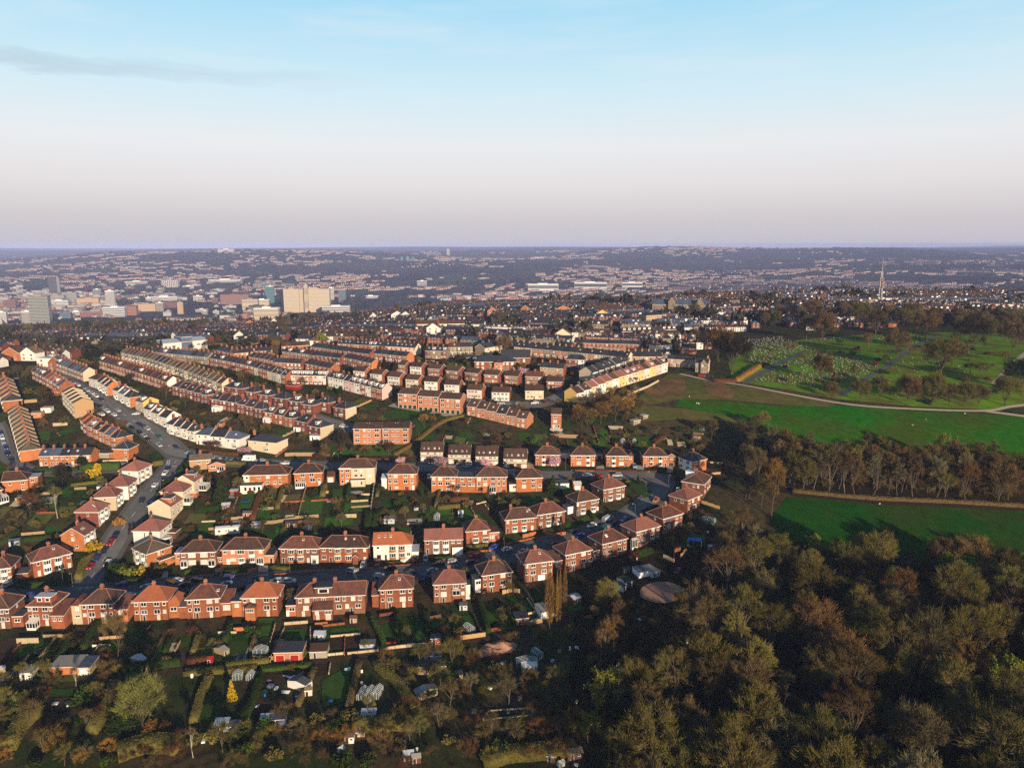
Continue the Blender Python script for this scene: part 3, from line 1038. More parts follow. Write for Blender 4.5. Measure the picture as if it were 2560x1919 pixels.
 def ext(s,x0,x1,y0,y1,h,m,roof='flat',roofm='roof_felt',rise=1.2,name='extension',base=0.0,found=4.0):
  """A lower wing: its own walls and its own roof."""
  mb=MB()
  mb.box(x0,x1,y0,y1,base-found,h,m)
  if roof=='lean':
   mb.poly([(x1,y0,h),(x1,y1,h),(x1,y1,h+rise)],m)
   mb.poly([(x0,y1,h),(x0,y0,h),(x0,y1,h+rise)],m)
  elif roof=='gable':
   xm=(x0+x1)/2
   mb.poly([(x0,y0,h),(x1,y0,h),(xm,y0,h+rise)],m)
   mb.poly([(x1,y1,h),(x0,y1,h),(xm,y1,h+rise)],m)
  e=mb.build(name,s.root)
  rb=MB()
  o=.2
  if roof=='flat':
   rb.box(x0-.12,x1+.12,y0-.12,y1+.1,h+.003,h+.24,'frame',m_top=roofm)
  elif roof=='lean':
   q=[(x0-o,y0-o,h-.1),(x1+o,y0-o,h-.1),(x1+o,y1-.01,h+rise+.06),(x0-o,y1-.01,h+rise+.06)]
   rb.poly(q,roofm)
   rb.poly([(x,y,z-.14)for x,y,z in q[::-1]],'frame')
   for i in(0,1,3):
    a,b=q[i],q[(i+1)%4]
    rb.poly([(a[0],a[1],a[2]-.14),(b[0],b[1],b[2]-.14),b,a],'frame')
  elif roof=='gable':
   xm=(x0+x1)/2
   for sgn in(1,-1):
    xe=x1+o if sgn>0 else x0-o
    q=[(xe,y0-o,h-.1),(xe,y1,h-.1),(xm,y1,h+rise+.06),(xm,y0-o,h+rise+.06)]
    if sgn<0:
     q=q[::-1]
    rb.poly(q,roofm)
    rb.poly([(x,y,z-.12)for x,y,z in q[::-1]],'frame')
    for i in range(4):
     a,b=q[i],q[(i+1)%4]
     rb.poly([(a[0],a[1],a[2]-.12),(b[0],b[1],b[2]-.12),b,a],'frame')
  elif roof=='hip':
   xm,ym=(x0+x1)/2,(y0+y1)/2
   c=[(x0-o,y0-o,h),(x1+o,y0-o,h),(x1+o,y1+o,h),(x0-o,y1+o,h)]
   k=max(0,(y1-y0)-(x1-x0))/2
   r0,r1=(xm,ym-k,h+rise),(xm,ym+k,h+rise)
   rb.poly([c[0],c[1],r0],roofm)
   rb.poly([c[1],c[2],r1,r0],roofm)
   rb.poly([c[2],c[3],r1],roofm)
   rb.poly([c[3],c[0],r0,r1],roofm)
   rb.poly(c[::-1],'frame')
  rb.build('roof',e)
  return e
 def slope_z(s,y):
  return s.e+s.rise*(y/(s.d/2))
 def skylight(s,xf,yf=.25,w=.8,h=1.0,glass='glass_mid'):
  y0=yf*s.d
  y1=y0+h*.8
  mb=MB()
  x=xf*s.w
  q=[(x-w/2,y0,s.slope_z(y0)+.12),(x+w/2,y0,s.slope_z(y0)+.12),(x+w/2,y1,s.slope_z(y1)+.12),(x-w/2,y1,s.slope_z(y1)+.12)]
  mb.poly(q,'frame')
  for i in range(4):
   a,b=q[i],q[(i+1)%4]
   mb.poly([(a[0],a[1],a[2]-.14),(b[0],b[1],b[2]-.14),b,a],'frame')
  g=[(x-w*.38,y0+.09,s.slope_z(y0+.09)+.125),(x+w*.38,y0+.09,s.slope_z(y0+.09)+.125),(x+w*.38,y1-.09,s.slope_z(y1-.09)+.125),(x-w*.38,y1-.09,s.slope_z(y1-.09)+.125)]
  mb.poly(g,glass)
  return mb.build('skylight',s.roof)
 def dormer(s,xf,w,m='brick_red',roofm='roof_pale',h=2.1,yf=.08,nwin=2,glass='glass_dark'):
  """A flat-roofed box dormer on the front slope."""
  x,y0=xf*s.w,yf*s.d
  z0=s.slope_z(y0)-.1
  zt=z0+h
  y1=min((zt-s.e)/s.rise*s.d/2,s.d/2)+.2
  mb=MB()
  mb.box(x-w/2,x+w/2,y0,y1,z0,zt,m)
  mb.box(x-w/2-.2,x+w/2+.2,y0-.25,y1,zt+.003,zt+.2,'frame',m_top=roofm)
  ww=w/nwin*.62
  for i in range(nwin):
   cx=x-w/2+w*(i+.5)/nwin
   mb.box(cx-ww/2,cx+ww/2,y0-.06,y0-.002,z0+h*.28,z0+h*.86,'frame')
   mb.poly([(cx-ww*.38,y0-.064,z0+h*.34),(cx+ww*.38,y0-.064,z0+h*.34),(cx+ww*.38,y0-.064,z0+h*.80),(cx-ww*.38,y0-.064,z0+h*.80)],glass)
  return mb.build('dormer',s.roof)
 def pipe(s,xf,m='frame'):
  mb=MB()
  mb.tube((xf*s.w,-.08,-1.5),(xf*s.w,-.08,s.e-.1),.05,.05,m,n=4)
  return mb.build('drainpipe',s.root)
 def conservatory(s,x0,x1,out,h=2.2,rise=1.0,base=0.0,roofm='glass_pale',plinth='frame'):
  mb=MB()
  mb.box(x0,x1,-out,-.003,base-3,base+.6,plinth)
  mb.box(x0+.04,x1-.04,-out+.04,-.01,base+.6,base+h,'glass_dark')
  n=max(2,int((x1-x0)/.8))
  for i in range(n+1):
   x=x0+(x1-x0)*i/n
   mb.box(x-.06,x+.06,-out-.03,-out+.06,base+.6,base+h,'frame')
  m_=max(1,int(out/.9))
  for i in range(m_+1):
   y=-out+(out-.1)*i/m_
   for xx in(x0,x1):
    mb.box(xx-.04,xx+.04,y-.05,y+.05,base+.6,base+h,'frame')
  c=s.root
  o=mb.build('conservatory',c)
  rb=MB()
  q=[(x0-.15,-out-.15,base+h+.004),(x1+.15,-out-.15,base+h+.004),(x1-.3,-.02,base+h+rise),(x0+.3,-.02,base+h+rise)]
  rb.poly(q,roofm)
  rb.poly([q[1],(x1+.15,-.02,base+h+.004),q[2]],roofm)
  rb.poly([(x0-.15,-.02,base+h+.004),q[0],q[3]],roofm)
  for i in range(n+1):
   t=i/n
   a=Vector(q[0]).lerp(Vector(q[1]),t)
   b=Vector(q[3]).lerp(Vector(q[2]),t)
   rb.tube(a+Vector((0,0,.03)),b+Vector((0,0,.03)),.045,.045,'frame',n=4)
  rb.build('roof',o)
  return o
  # ------------------------------------------------------------------ terraces: every house of a row is its own object
TERRACE_N=[0]
TWALL={'brick_red':'red brick','brick_orange':'orange brick','brick_mid':'brown brick','brick_dark':'dark brick','brick_pink':'pink brick','white':'white','cream':'cream','pink':'pink','stone':'stone','yellow':'yellow','brick_tan':'tan brick'}
def terrace(p0,p1,n,rowname,walls='brick_red',roofs='roof_slate',eave=5.4,depth=8.0,rise=2.6,end_wall=None,sky=.25,dorm=.12,chim='brick_red',bays=False,kind='gable',gap=0.0,ridge=None,first_end=None,floors=2,cname='terraced house',mid=None,label=None):
 A,B=at(*p0),at(*p1)
 P=[A]+([at(*q)for q in mid]if mid else[])+[B]
 segl=[(P[i+1].xy-P[i].xy).length for i in range(len(P)-1)]
 tot=sum(segl)
 def along(t):
  t*=tot
  for i,L in enumerate(segl):
   if t<=L or i==len(segl)-1:
    return P[i].xy.lerp(P[i+1].xy,t/L)
   t-=L
 cache={}
 rng=random.Random(int(tot*100)+n)
 ls=px(*p0)[0]<=px(*p1)[0]
 for k in range(n):
  a,b=along((k+gap/2)/n),along((k+1-gap/2)/n)
  w=(b-a).length
  ang=math.atan2((b-a).y,(b-a).x)
  m=(a+b)/2
  nx,ny=-math.sin(ang),math.cos(ang)
  z=(Z(a.x,a.y)+Z(b.x,b.y))/2
  wall=walls if isinstance(walls,str)else rng.choice(walls)
  roof=roofs if isinstance(roofs,str)else rng.choice(roofs)
  last=k==n-1
  sidew=end_wall if(last and end_wall)else(first_end if(k==0 and first_end)else wall)
  order=k+1 if ls else n-k
  TERRACE_N[0]+=1
  lab=f"{TWALL.get(wall, '')} {cname}, {nth(order)} from left in {rowname}"
  if label:
   lab=label
  root=thing(cname.replace(' ','_').replace('-','_'),lab,'house',(m.x,m.y,z),ang,rowname)
  kd=kind
  if kind=='hipend':
   kd='hipr' if last else('hipl' if k==0 else 'gable')
  key=(round(w,1),wall,roof,sidew,kd)
  if key not in cache:
   w2,d,e=w/2,depth,eave
   mb=MB()
   out=[(-w2,0),(w2,0),(w2,d),(-w2,d)]
   for i in range(4):
    p,q=out[i],out[(i+1)%4]
    mb.poly([(p[0],p[1],-4),(q[0],q[1],-4),(q[0],q[1],e),(p[0],p[1],e)],sidew if i in(1,3)else wall)
   if kd in('gable','hipl'):
    mb.poly([(w2,0,e),(w2,d,e),(w2,d/2,e+rise)],sidew)
   if kd in('gable','hipr'):
    mb.poly([(-w2,d,e),(-w2,0,e),(-w2,d/2,e+rise)],sidew)
   wm=mb.mesh('wall')
   rb=MB()
   o,g=.3,.05
   dr=rise*o/(d/2)
   L0=-w2-g if kd!='hipl' and kd!='hip' else-w2-o
   L1=w2+g if kd!='hipr' and kd!='hip' else w2+o
   R0=L0 if kd not in('hipl','hip')else min(-w2+d*.42,-.2)
   R1=L1 if kd not in('hipr','hip')else max(w2-d*.42,.2)
   ez,tz=e-dr,e+rise
   fq=[(L0,-o,ez),(L1,-o,ez),(R1,d/2,tz),(R0,d/2,tz)]
   bq=[(L1,d+o,ez),(L0,d+o,ez),(R0,d/2,tz),(R1,d/2,tz)]
   for q in(fq,bq):
    rb.poly(q,roof)
    rb.poly([(q[0][0],q[0][1],ez-.18),(q[1][0],q[1][1],ez-.18),q[1],q[0]],'frame')
   if kd in('hipl','hip'):
    rb.poly([(L0,d+o,ez),(L0,-o,ez),(R0,d/2,tz)],roof)
    rb.poly([(L0,d+o,ez-.18),(L0,-o,ez-.18),(L0,-o,ez),(L0,d+o,ez)],'frame')
   if kd in('hipr','hip'):
    rb.poly([(L1,-o,ez),(L1,d+o,ez),(R1,d/2,tz)],roof)
    rb.poly([(L1,-o,ez-.18),(L1,d+o,ez-.18),(L1,d+o,ez),(L1,-o,ez)],'frame')
   rm=rb.mesh('roof')
   cb=MB()
   if ridge:
    for s_ in((fq[0],fq[3]),(fq[1],fq[2])):
     cb.tube(s_[0],s_[1],.1,.1,ridge,n=4)
   cm=cb.mesh('coping')if ridge else None
   hb=MB()
   zt=e+rise+1.0
   cx=-w2+.5
   hb.box(cx-.4,cx+.4,d/2-.55,d/2+.55,e+rise*.6,zt,chim)
   hb.box(cx-.48,cx+.48,d/2-.63,d/2+.63,zt,zt+.12,'concrete')
   for q in range(3):
    hb.lathe((cx,d/2-.36+.36*q,zt+.12),[(.13,0),(.11,.5),(.06,.5)],'ridge',n=5)
   cache[key]=(wm,rm,cm,hb.mesh('chimney'))
  wm,rm,cm,hm=cache[key]
  obj('wall',wm,root)
  ro=obj('roof',rm,root)
  if chim:
   obj('chimney',hm,ro)
  if cm:
   obj('coping',cm,ro)
   # windows of each floor, and the door
  q=max(w,3.5)
  fh=eave/floors
  for fl in range(floors):
   zc=fh*fl+fh*.55
   if fl==0 and not bays:
    obj('door',door_mesh(.95,2.1,rng.choice(['door_dark','door_red','glass_pale','door_blue'])),root,(-w*.3,0,0))
    obj('window',win_mesh(1.5,1.4,2,rglass(rng)),root,(w*.16,0,zc))
   elif fl==0:
    mb=None
    bk=('tbay',wall)
    if bk not in WCACHE:
     bb=MB()
     pts=[(-1.1,0),(-.8,-.75),(.8,-.75),(1.1,0)]
     bb.prism(pts[::-1][::-1],0,.8,wall,cap=False)
     bb.prism([(x*.97,y*.97)for x,y in pts],.8,2.0,'glass_dark',cap=False)
     for x,y in pts:
      bb.tube((x,y,.8),(x,y,2.0),.09,.09,'frame',n=4)
     for x in(-.3,.3):
      bb.tube((x,-.75,.8),(x,-.75,2.0),.07,.07,'frame',n=4)
     bb.prism([(x*1.1,y*1.12)for x,y in pts],2.0,2.35,'frame',m_top='roof_felt')
     WCACHE[bk]=bb.mesh('bay_window')
    obj('bay_window',WCACHE[bk],root,(w*.14,-.003,.2))
    obj('door',door_mesh(.95,2.1,rng.choice(['door_dark','door_red','glass_pale','door_blue'])),root,(-w*.33,0,0))
   else:
    obj('window',win_mesh(1.3,1.3,2,rglass(rng)),root,(w*.18,0,zc))
    if w>4.2:
     obj('window',win_mesh(.9,1.2,1,rglass(rng)),root,(-w*.25,0,zc))
  t=rng.random()
  yy=depth*.22
  sz=eave+rise*(yy/(depth/2))
  if t<sky:
   mk=('sky',round(rise/depth,2))
   if mk not in WCACHE:
    kb=MB()
    sl=rise/(depth/2)
    a=[(-.42,0,.1),(.42,0,.1),(.42,.85,.1+.85*sl),(-.42,.85,.1+.85*sl)]
    kb.poly(a,'frame')
    for i in range(4):
     p,r=a[i],a[(i+1)%4]
     kb.poly([(p[0],p[1],p[2]-.12),(r[0],r[1],r[2]-.12),r,p],'frame')
    kb.poly([(-.32,.08,.105+.08*sl),(.32,.08,.105+.08*sl),(.32,.77,.105+.77*sl),(-.32,.77,.105+.77*sl)],'glass_pale')
    WCACHE[mk]=kb.mesh('skylight')
   obj('skylight',WCACHE[mk],ro,(w*rng.uniform(-.15,.25),yy,sz))
  elif t<sky+dorm:
   mk=('dorm',round(rise/depth,2))
   if mk not in WCACHE:
    kb=MB()
    kb.box(-1.0,1.0,0,2.6,0,1.5,'frame')
    kb.box(-1.15,1.15,-.2,2.7,1.5,1.65,'frame',m_top='roof_pale')
    kb.box(-.7,.7,-.05,-.002,.45,1.3,'frame')
    kb.poly([(-.6,-.054,.53),(.6,-.054,.53),(.6,-.054,1.22),(-.6,-.054,1.22)],'glass_dark')
    WCACHE[mk]=kb.mesh('dormer')
   obj('dormer',WCACHE[mk],ro,(w*.1,yy*.6,eave+rise*.6*yy/(depth/2)-.1))
  for ix in range(int(w/2)+1):
   for iy in range(int(depth/2)+2):
    lx,ly=-w/2+ix*2,iy*2-1
    take(m.x+lx*math.cos(ang)+ly*nx,m.y+lx*math.sin(ang)+ly*ny,1.2)
    # ------------------------------------------------------------------ cars
CARS={}
def car_protos():
# side profile: lower body and cabin, in metres; x along the car
 specs={'hatchback':(3.9,1.70,1.46,[(-1.95,.55),(-1.9,.82),(-1.05,.95),(1.75,.98),(1.95,.80),(1.95,.45)],[(-1.05,.95),(-.35,1.44),(1.35,1.46),(1.80,.98)]),'saloon':(4.5,1.76,1.42,[(-2.25,.55),(-2.2,.80),(-1.15,.93),(1.55,.96),(2.2,.92),(2.25,.5)],[(-1.15,.93),(-.45,1.40),(.95,1.42),(1.65,.96)]),'estate':(4.6,1.80,1.62,[(-2.3,.6),(-2.2,.95),(-1.2,1.05),(2.15,1.08),(2.3,.9),(2.3,.5)],[(-1.2,1.05),(-.55,1.60),(1.75,1.62),(2.15,1.08)]),
'van':(5.0,1.95,2.05,[(-2.5,.6),(-2.45,1.0),(-1.75,1.15),(2.5,1.15),(2.5,.5)],[(-1.75,1.15),(-1.15,2.0),(2.42,2.05),(2.5,1.15)])}
 for kind,(L,w,h,low,cab)in specs.items():
  mb=MB()
  y=w/2
  prof=low+[(low[-1][0],.28),(low[0][0],.28)]
  k=[(x,-y,z)for x,z in prof]
  q=[(x,y,z)for x,z in prof]
  mb.poly(k[::-1]if False else k,'paint_car')
  mb.poly(q[::-1],'paint_car')
  for i in range(len(prof)):
   j=(i+1)%len(prof)
   mb.poly([k[i],q[i],q[j],k[j]],'paint_car')
   # cabin: painted pillars and roof; the glass is a part of its own
  yi=y-.22
  a=[(x,-(y-.04)if z<1.2 else-yi,z)for x,z in cab]
  b=[(x,(y-.04)if z<1.2 else yi,z)for x,z in cab]
  mb.poly([a[1],a[2],b[2],b[1]],'paint_car')
  if kind=='van':
   mb.poly([a[2],a[3],b[3],b[2]],'paint_car')
   mb.poly([a[0],a[3],a[2],a[1]],'paint_car')
   mb.poly([b[1],b[2],b[3],b[0]],'paint_car')
  for s in(a,b):
   for i,j in((0,1),(2,3)):
    mb.tube(s[i],s[j],.06,.05,'paint_car',n=4)
   mb.tube(s[1],s[2],.05,.05,'paint_car',n=4)
   m0,m1=Vector(s[0]).lerp(Vector(s[3]),.5),Vector(s[1]).lerp(Vector(s[2]),.42)
   mb.tube(m0,m1,.05,.05,'paint_car',n=4)
  body=mb.mesh('body')
  g=MB()
  t=.985
  ga=[(x*t,yy*t,z*.995)for x,yy,z in a]
  gb=[(x*t,yy*t,z*.995)for x,yy,z in b]
  g.poly([ga[0],ga[1],gb[1],gb[0]][::-1],'glass_dark')
  if kind=='van':
   f0=lambda s_:[s_[0],Vector(s_[0]).lerp(Vector(s_[3]),.28),Vector(s_[1]).lerp(Vector(s_[2]),.2),s_[1]]
   pa=[tuple(Vector(p)+Vector((0,-.05,.02)))for p in f0(a)]
   pb=[tuple(Vector(p)+Vector((0,.05,.02)))for p in f0(b)]
   g.poly(pa,'glass_dark')
   g.poly(pb[::-1],'glass_dark')
  else:
   g.poly([ga[2],ga[3],gb[3],gb[2]][::-1],'glass_dark')
   g.poly([ga[0],ga[3],ga[2],ga[1]],'glass_dark')
   g.poly([gb[1],gb[2],gb[3],gb[0]],'glass_dark')
  glass=g.mesh('windows')
  wb=MB()
  for i in range(12):
   pass
  r=.32 if kind!='van' else .35
  n=12
  for sgn in(-1,1):
   ring=[(r*math.cos(2*math.pi*i/n),sgn*.1,r*math.sin(2*math.pi*i/n))for i in range(n)]
   wb.poly(ring if sgn>0 else ring[::-1],'tyre')
   hub=[(r*.55*math.cos(2*math.pi*i/n),sgn*.104,r*.55*math.sin(2*math.pi*i/n))for i in range(n)]
   wb.poly(hub if sgn>0 else hub[::-1],'metal')
  for i in range(n):
   t0,t1=2*math.pi*i/n,2*math.pi*(i+1)/n
   wb.poly([(r*math.cos(t0),-.1,r*math.sin(t0)),(r*math.cos(t1),-.1,r*math.sin(t1)),(r*math.cos(t1),.1,r*math.sin(t1)),(r*math.cos(t0),.1,r*math.sin(t0))],'tyre')
  wheel=wb.mesh('wheel')
  lb=MB()
  lb.box(-.03,.03,-.18,.18,-.07,.07,'frame')
  CARS[kind]=(body,glass,wheel,lb.mesh('headlight'),L,w,low)
car_protos()
CCOL={'white':(.72,.72,.72),'silver':(.38,.40,.42),'grey':(.14,.15,.16),'black':(.014,.014,.016),'blue':(.02,.05,.22),'dark blue':(.012,.018,.065),'red':(.35,.012,.012),'dark red':(.12,.008,.010),'teal':(.015,.12,.13),'pale blue':(.22,.32,.45),'bright blue':(.015,.07,.5),'green':(.02,.08,.04),'orange':(.5,.17,.06)}
def put_car(p,ang,kind,colour,label,group=None):
 body,glass,wheel,lamp,L,w,low=CARS[kind]
 e=.8
 dx,dy=math.cos(ang),math.sin(ang)
 sl=(Z(p[0]+dx*e,p[1]+dy*e)-Z(p[0]-dx*e,p[1]-dy*e))/(2*e)
 o=thing('van' if kind=='van' else 'car',label,'van' if kind=='van' else 'car',(p[0],p[1],Z(p[0],p[1])+.22),0,group)
 o.rotation_euler=(0,-math.atan(sl),ang)
 obj('body',body,o,color=CCOL[colour])
 obj('windows',glass,o)
 for x in(-L*.31,L*.30):
  for y in(-w/2+.08,w/2-.08):
   obj('wheel',wheel,o,(x,y,.33))
 for y in(-w*.33,w*.33):
  obj('headlight',lamp,o,(low[0][0]-.005,y,low[1][1]-.12))
 return o
def road_dir(p):
 best,t=1e9,Vector((1,0))
 for line,w in ROADS.values():
  for i in range(0,len(line)-1):
   d=(line[i].x-p[0])**2+(line[i].y-p[1])**2
   if d<best:
    best,t=d,line[i+1]-line[i]
 return math.atan2(t.y,t.x)
 # ------------------------------------------------------------------ small garden buildings
def shed(p,w,d,h,ang,wallm,roofm,label,name='garden_shed',rise=.6,door='door_dark',cat='shed',win=True,group=None,flat=False):
 o=thing(name,label,cat,(p[0],p[1],Z(p[0],p[1])),ang,group)
 mb=MB()
 mb.box(-w/2,w/2,0,d,-1.2,h,wallm)
 if not flat:
  mb.poly([(w/2,0,h),(w/2,d,h),(w/2,d/2,h+rise)],wallm)
  mb.poly([(-w/2,d,h),(-w/2,0,h),(-w/2,d/2,h+rise)],wallm)
 mb.build('wall',o)
 rb=MB()
 if flat:
  q=[(-w/2-.15,-.15,h+.02),(w/2+.15,-.15,h+.02),(w/2+.15,d+.15,h+.02+rise*.5),(-w/2-.15,d+.15,h+.02+rise*.5)]
  rb.poly([(a,b,c+.14)for a,b,c in q],roofm)
  for i in range(4):
   a,b=q[i],q[(i+1)%4]
   rb.poly([a,b,(b[0],b[1],b[2]+.14),(a[0],a[1],a[2]+.14)],'frame')
  rb.poly(q[::-1],roofm)
 else:
  for s in(0,1):
   y0=-.15 if s==0 else d+.15
   q=[(-w/2-.12,y0,h-.05),(w/2+.12,y0,h-.05),(w/2+.12,d/2,h+rise+.05),(-w/2-.12,d/2,h+rise+.05)]
   if s:
    q=[q[1],q[0],q[3],q[2]]
   rb.poly(q,roofm)
   rb.poly([(a,b,c-.07)for a,b,c in q[::-1]],roofm)
   for i in(0,1,3):
    a,b=q[i],q[(i+1)%4]
    rb.poly([(a[0],a[1],a[2]-.07),(b[0],b[1],b[2]-.07),b,a],roofm)
 rb.build('roof',o)
 if door:
  dw=min(w*.7,2.4)if 'garage' in name else .85
  obj('door',door_mesh(dw,min(2.0,h-.15),door),o,(-w*.2 if 'garage' not in name else 0,0,0))
 if win and w>2:
  obj('window',win_mesh(.8,.6,1,'glass_dark','frame',False),o,(w*.25,0,h*.6))
 c,s_=math.cos(ang),math.sin(ang)
 for lx in np.arange(-w/2,w/2+.1,1.5):
  for ly in np.arange(0,d+.1,1.5):
   take(p[0]+lx*c-ly*s_,p[1]+lx*s_+ly*c,.8)
 return o
def greenhouse(p,w,d,ang,label,h=1.7,rise=.7,group=None):
 """Glass over a pale frame; the ridge runs into the plot."""
 o=thing('greenhouse',label,'greenhouse',(p[0],p[1],Z(p[0],p[1])),ang,group)
 fb,gb=MB(),MB()
 w2=w/2
 n=max(2,int(d/.7))
 for i in range(n+1):
  y=d*i/n
  pr=[(-w2,y,-.3),(-w2,y,h),(0,y,h+rise),(w2,y,h),(w2,y,-.3)]
  for a,b in zip(pr[:-1],pr[1:]):
   fb.tube(a,b,.028,.028,'frame',n=4)
 for x,z in((-w2,h),(0,h+rise),(w2,h),(-w2,.05),(w2,.05)):
  fb.tube((x,0,z),(x,d,z),.032,.032,'frame',n=4)
 for x in(-w2*.35,w2*.35):
  fb.tube((x,0,0),(x,0,h+rise*.6),.04,.04,'frame',n=4)
 fb.build('frame',o)
 s=.02
 gb.poly([(-w2+s,0,0),(-w2+s,0,h),(-w2+s,d,h),(-w2+s,d,0)],'greenglass')
 gb.poly([(w2-s,0,0),(w2-s,d,0),(w2-s,d,h),(w2-s,0,h)],'greenglass')
 gb.poly([(-w2+s,0,h),(0,0,h+rise-s),(0,d,h+rise-s),(-w2+s,d,h)],'greenglass')
 gb.poly([(w2-s,0,h),(w2-s,d,h),(0,d,h+rise-s),(0,0,h+rise-s)],'greenglass')
 gb.poly([(-w2,s,0),(w2,s,0),(w2,s,h),(0,s,h+rise),(-w2,s,h)],'greenglass')
 gb.poly([(-w2,d-s,0),(-w2,d-s,h),(0,d-s,h+rise),(w2,d-s,h),(w2,d-s,0)],'greenglass')
 gb.build('glazing',o)
 take(p[0],p[1]+d/2,max(w,d)/2+.5)
 return o
def _greenglass():
 m=bpy.data.materials.new('greenhouse_glass')
 m.use_nodes=True
 p=m.node_tree.nodes['Principled BSDF']
 p.inputs['Base Color'].default_value=(.22,.30,.34,1)
 p.inputs['Roughness'].default_value=.12
 p.inputs['Alpha'].default_value=.3
 M['greenglass']=m
_greenglass()
def lamp_post(p,h,ang,label,group=None):
 o=thing('street_lamp',label,'street lamp',(p[0],p[1],Z(p[0],p[1])),ang,group)
 mb=MB()
 mb.tube((0,0,-.3),(0,0,1.2),.11,.10,'metal',n=8)
 mb.tube((0,0,1.2),(0,0,h),.075,.06,'metal',n=8)
 mb.tube((0,0,h),(.9,0,h+.35),.045,.04,'metal',n=6)
 mb.build('pole',o)
 lb=MB()
 lb.box(.8,1.5,-.13,.13,h+.28,h+.42,'concrete')
 lb.box(.85,1.45,-.1,.1,h+.22,h+.279,'glass_pale')
 lb.build('lamp_head',o)
 return o
def patch(c,pts,m,name='lawn',off=.14,step=4.0):
 return drape(name,wpoly(c,pts),m,off,step)
 # ------------------------------------------------------------------ roads and ground surfaces
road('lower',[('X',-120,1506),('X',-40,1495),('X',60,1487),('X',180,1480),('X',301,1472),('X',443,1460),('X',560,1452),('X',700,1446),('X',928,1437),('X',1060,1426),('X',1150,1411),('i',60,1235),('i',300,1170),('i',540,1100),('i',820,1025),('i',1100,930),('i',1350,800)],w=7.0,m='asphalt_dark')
road('lower_bend',[('i',1330,812),('i',1500,700),('i',1600,600),('i',1640,530),('i',1600,455),('i',1500,425),('i',1300,420)],w=7.5,off=.18)
road('upper',[('i',1560,430),('i',1300,420),('i',900,425),('i',460,425),('X',1250,1178),('X',1102,1170),('X',1000,1167),('X',860,1165),('X',726,1161),('X',600,1156),('X',500,1143),('X',430,1130)],w=6.5,m='asphalt',off=.17)
road('hill',[('X',196,1476),('X',212,1462),('f',1180,1310),('f',1400,945),('f',1560,735),('f',1790,430),('f',1930,280),('f',2060,90),('a',2030,1160),('a',1900,1040),('a',1700,890),('a',1450,735),('a',1200,570),('a',1000,455),('a',850,370),('a',690,275),('a',570,205),('a',480,150)],w=8.5,dash=3,off=.19,m='asphalt')
road('west',[('a',-60,830),('a',-10,930),('a',20,1050),('a',70,1200),('a',170,1300),('a',350,1365),('a',700,1375),('a',1100,1350),('a',1450,1330)],w=6.0,dash=4)
road('terrace',[('v',1400,740),('v',2000,905),('w',150,960),('w',450,1050),('w',850,1190),('w',1300,1335),('b',1560,690),('b',1900,800),('b',2080,850),('b',2250,890)],w=7.0,pave=1.5)
road('top',[('c',1560,560),('c',1900,590),('c',2211,605),('d',100,605),('d',300,600),('d',430,560),('d',560,500),('d',700,430),('d',1000,310),('d',1300,210)],w=6.0,pave=1.5)
road('park_path',[('e',0,140),('e',180,180),('e',400,212),('e',700,270),('e',1100,338),('e',1500,366),('e',1950,378),('e',2120,352),('e',2300,330)],w=2.6,pave=0,m='path')
road('park_path_branch',[('e',1960,380),('e',2080,395),('e',2212,412),('e',2320,425)],w=3.0,pave=0,m='path',off=.14)
road('grave_path',[('e',410,205),('e',480,160),('e',600,95),('e',720,35),('e',800,-5)],w=3.6,pave=0,m='asphalt_dark',off=.2)
road('grave_path_two',[('e',1030,285),('e',1130,215),('e',1260,130),('e',1370,66),('q',1300,905),('q',1480,820)],w=3.0,pave=0,m='asphalt_dark',off=.2)
road('grave_path_three',[('e',2020,205),('e',2080,140),('e',2212,15),('e',2300,-60)],w=3.4,pave=0,m='path',off=.2)
road('track',[('k',-200,860),('k',0,848),('k',300,838),('k',560,822),('k',1000,775),('k',1550,712),('l',0,690),('l',420,655),('l',700,610),('l',1000,560),('l',1300,482),('l',1560,420)],w=2.6,pave=0,m='soil',off=.14)
road('wood_path',[('l',1700,600),('l',1680,800),('l',1665,1150),('l',1700,1500),('l',1720,1660)],w=2.4,pave=0,m='litter',off=.14)
road('strip_path',[('e',720,915),('e',1200,962),('e',1800,992),('e',2300,1018)],w=3.0,pave=0,m='soil',off=.2)
road('alley',[('h',545,420),('h',520,600),('h',500,900),('h',480,1200),('h',475,1400)],w=2.2,pave=0,m='soil',off=.14)
road('alley_two',[('k',1455,80),('k',1480,330),('k',1540,560),('k',1590,700)],w=2.6,pave=0,m='soil',off=.14)
# junction lines
mbj=MB()
for(c,x0,y0,x1,y1)in(('f',985,1608,1240,1592),('f',1930,140,1918,215),('f',1955,140,1940,215),('f',1955,208,2035,212)):
 a,b=at(c,x0,y0),at(c,x1,y1)
 n=max(2,int((b-a).length/1.6))if c=='f' and y0>1000 else 1
 for i in range(n):
  p,q=a.lerp(b,i/n),a.lerp(b,(i+(.6 if n>1 else 1))/n)
  d=(q-p)
  d.z=0
  s=Vector((-d.y,d.x,0)).normalized()*.22
  mbj.poly([(r.x,r.y,Z(r.x,r.y)+.24)for r in(p-s,q-s,q+s,p+s)],'paint')
tag(mbj.build('road_marking'),kind='structure')
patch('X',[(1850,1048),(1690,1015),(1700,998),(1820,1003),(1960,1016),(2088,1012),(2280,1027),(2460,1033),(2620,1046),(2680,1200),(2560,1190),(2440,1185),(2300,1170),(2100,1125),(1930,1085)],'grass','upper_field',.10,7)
patch('X',[(1968,1241),(2170,1253),(2600,1276),(2680,1440),(2560,1425),(2350,1405),(2100,1370),(1960,1350),(1925,1300)],'grass_shaded','lower_field',.10,6)
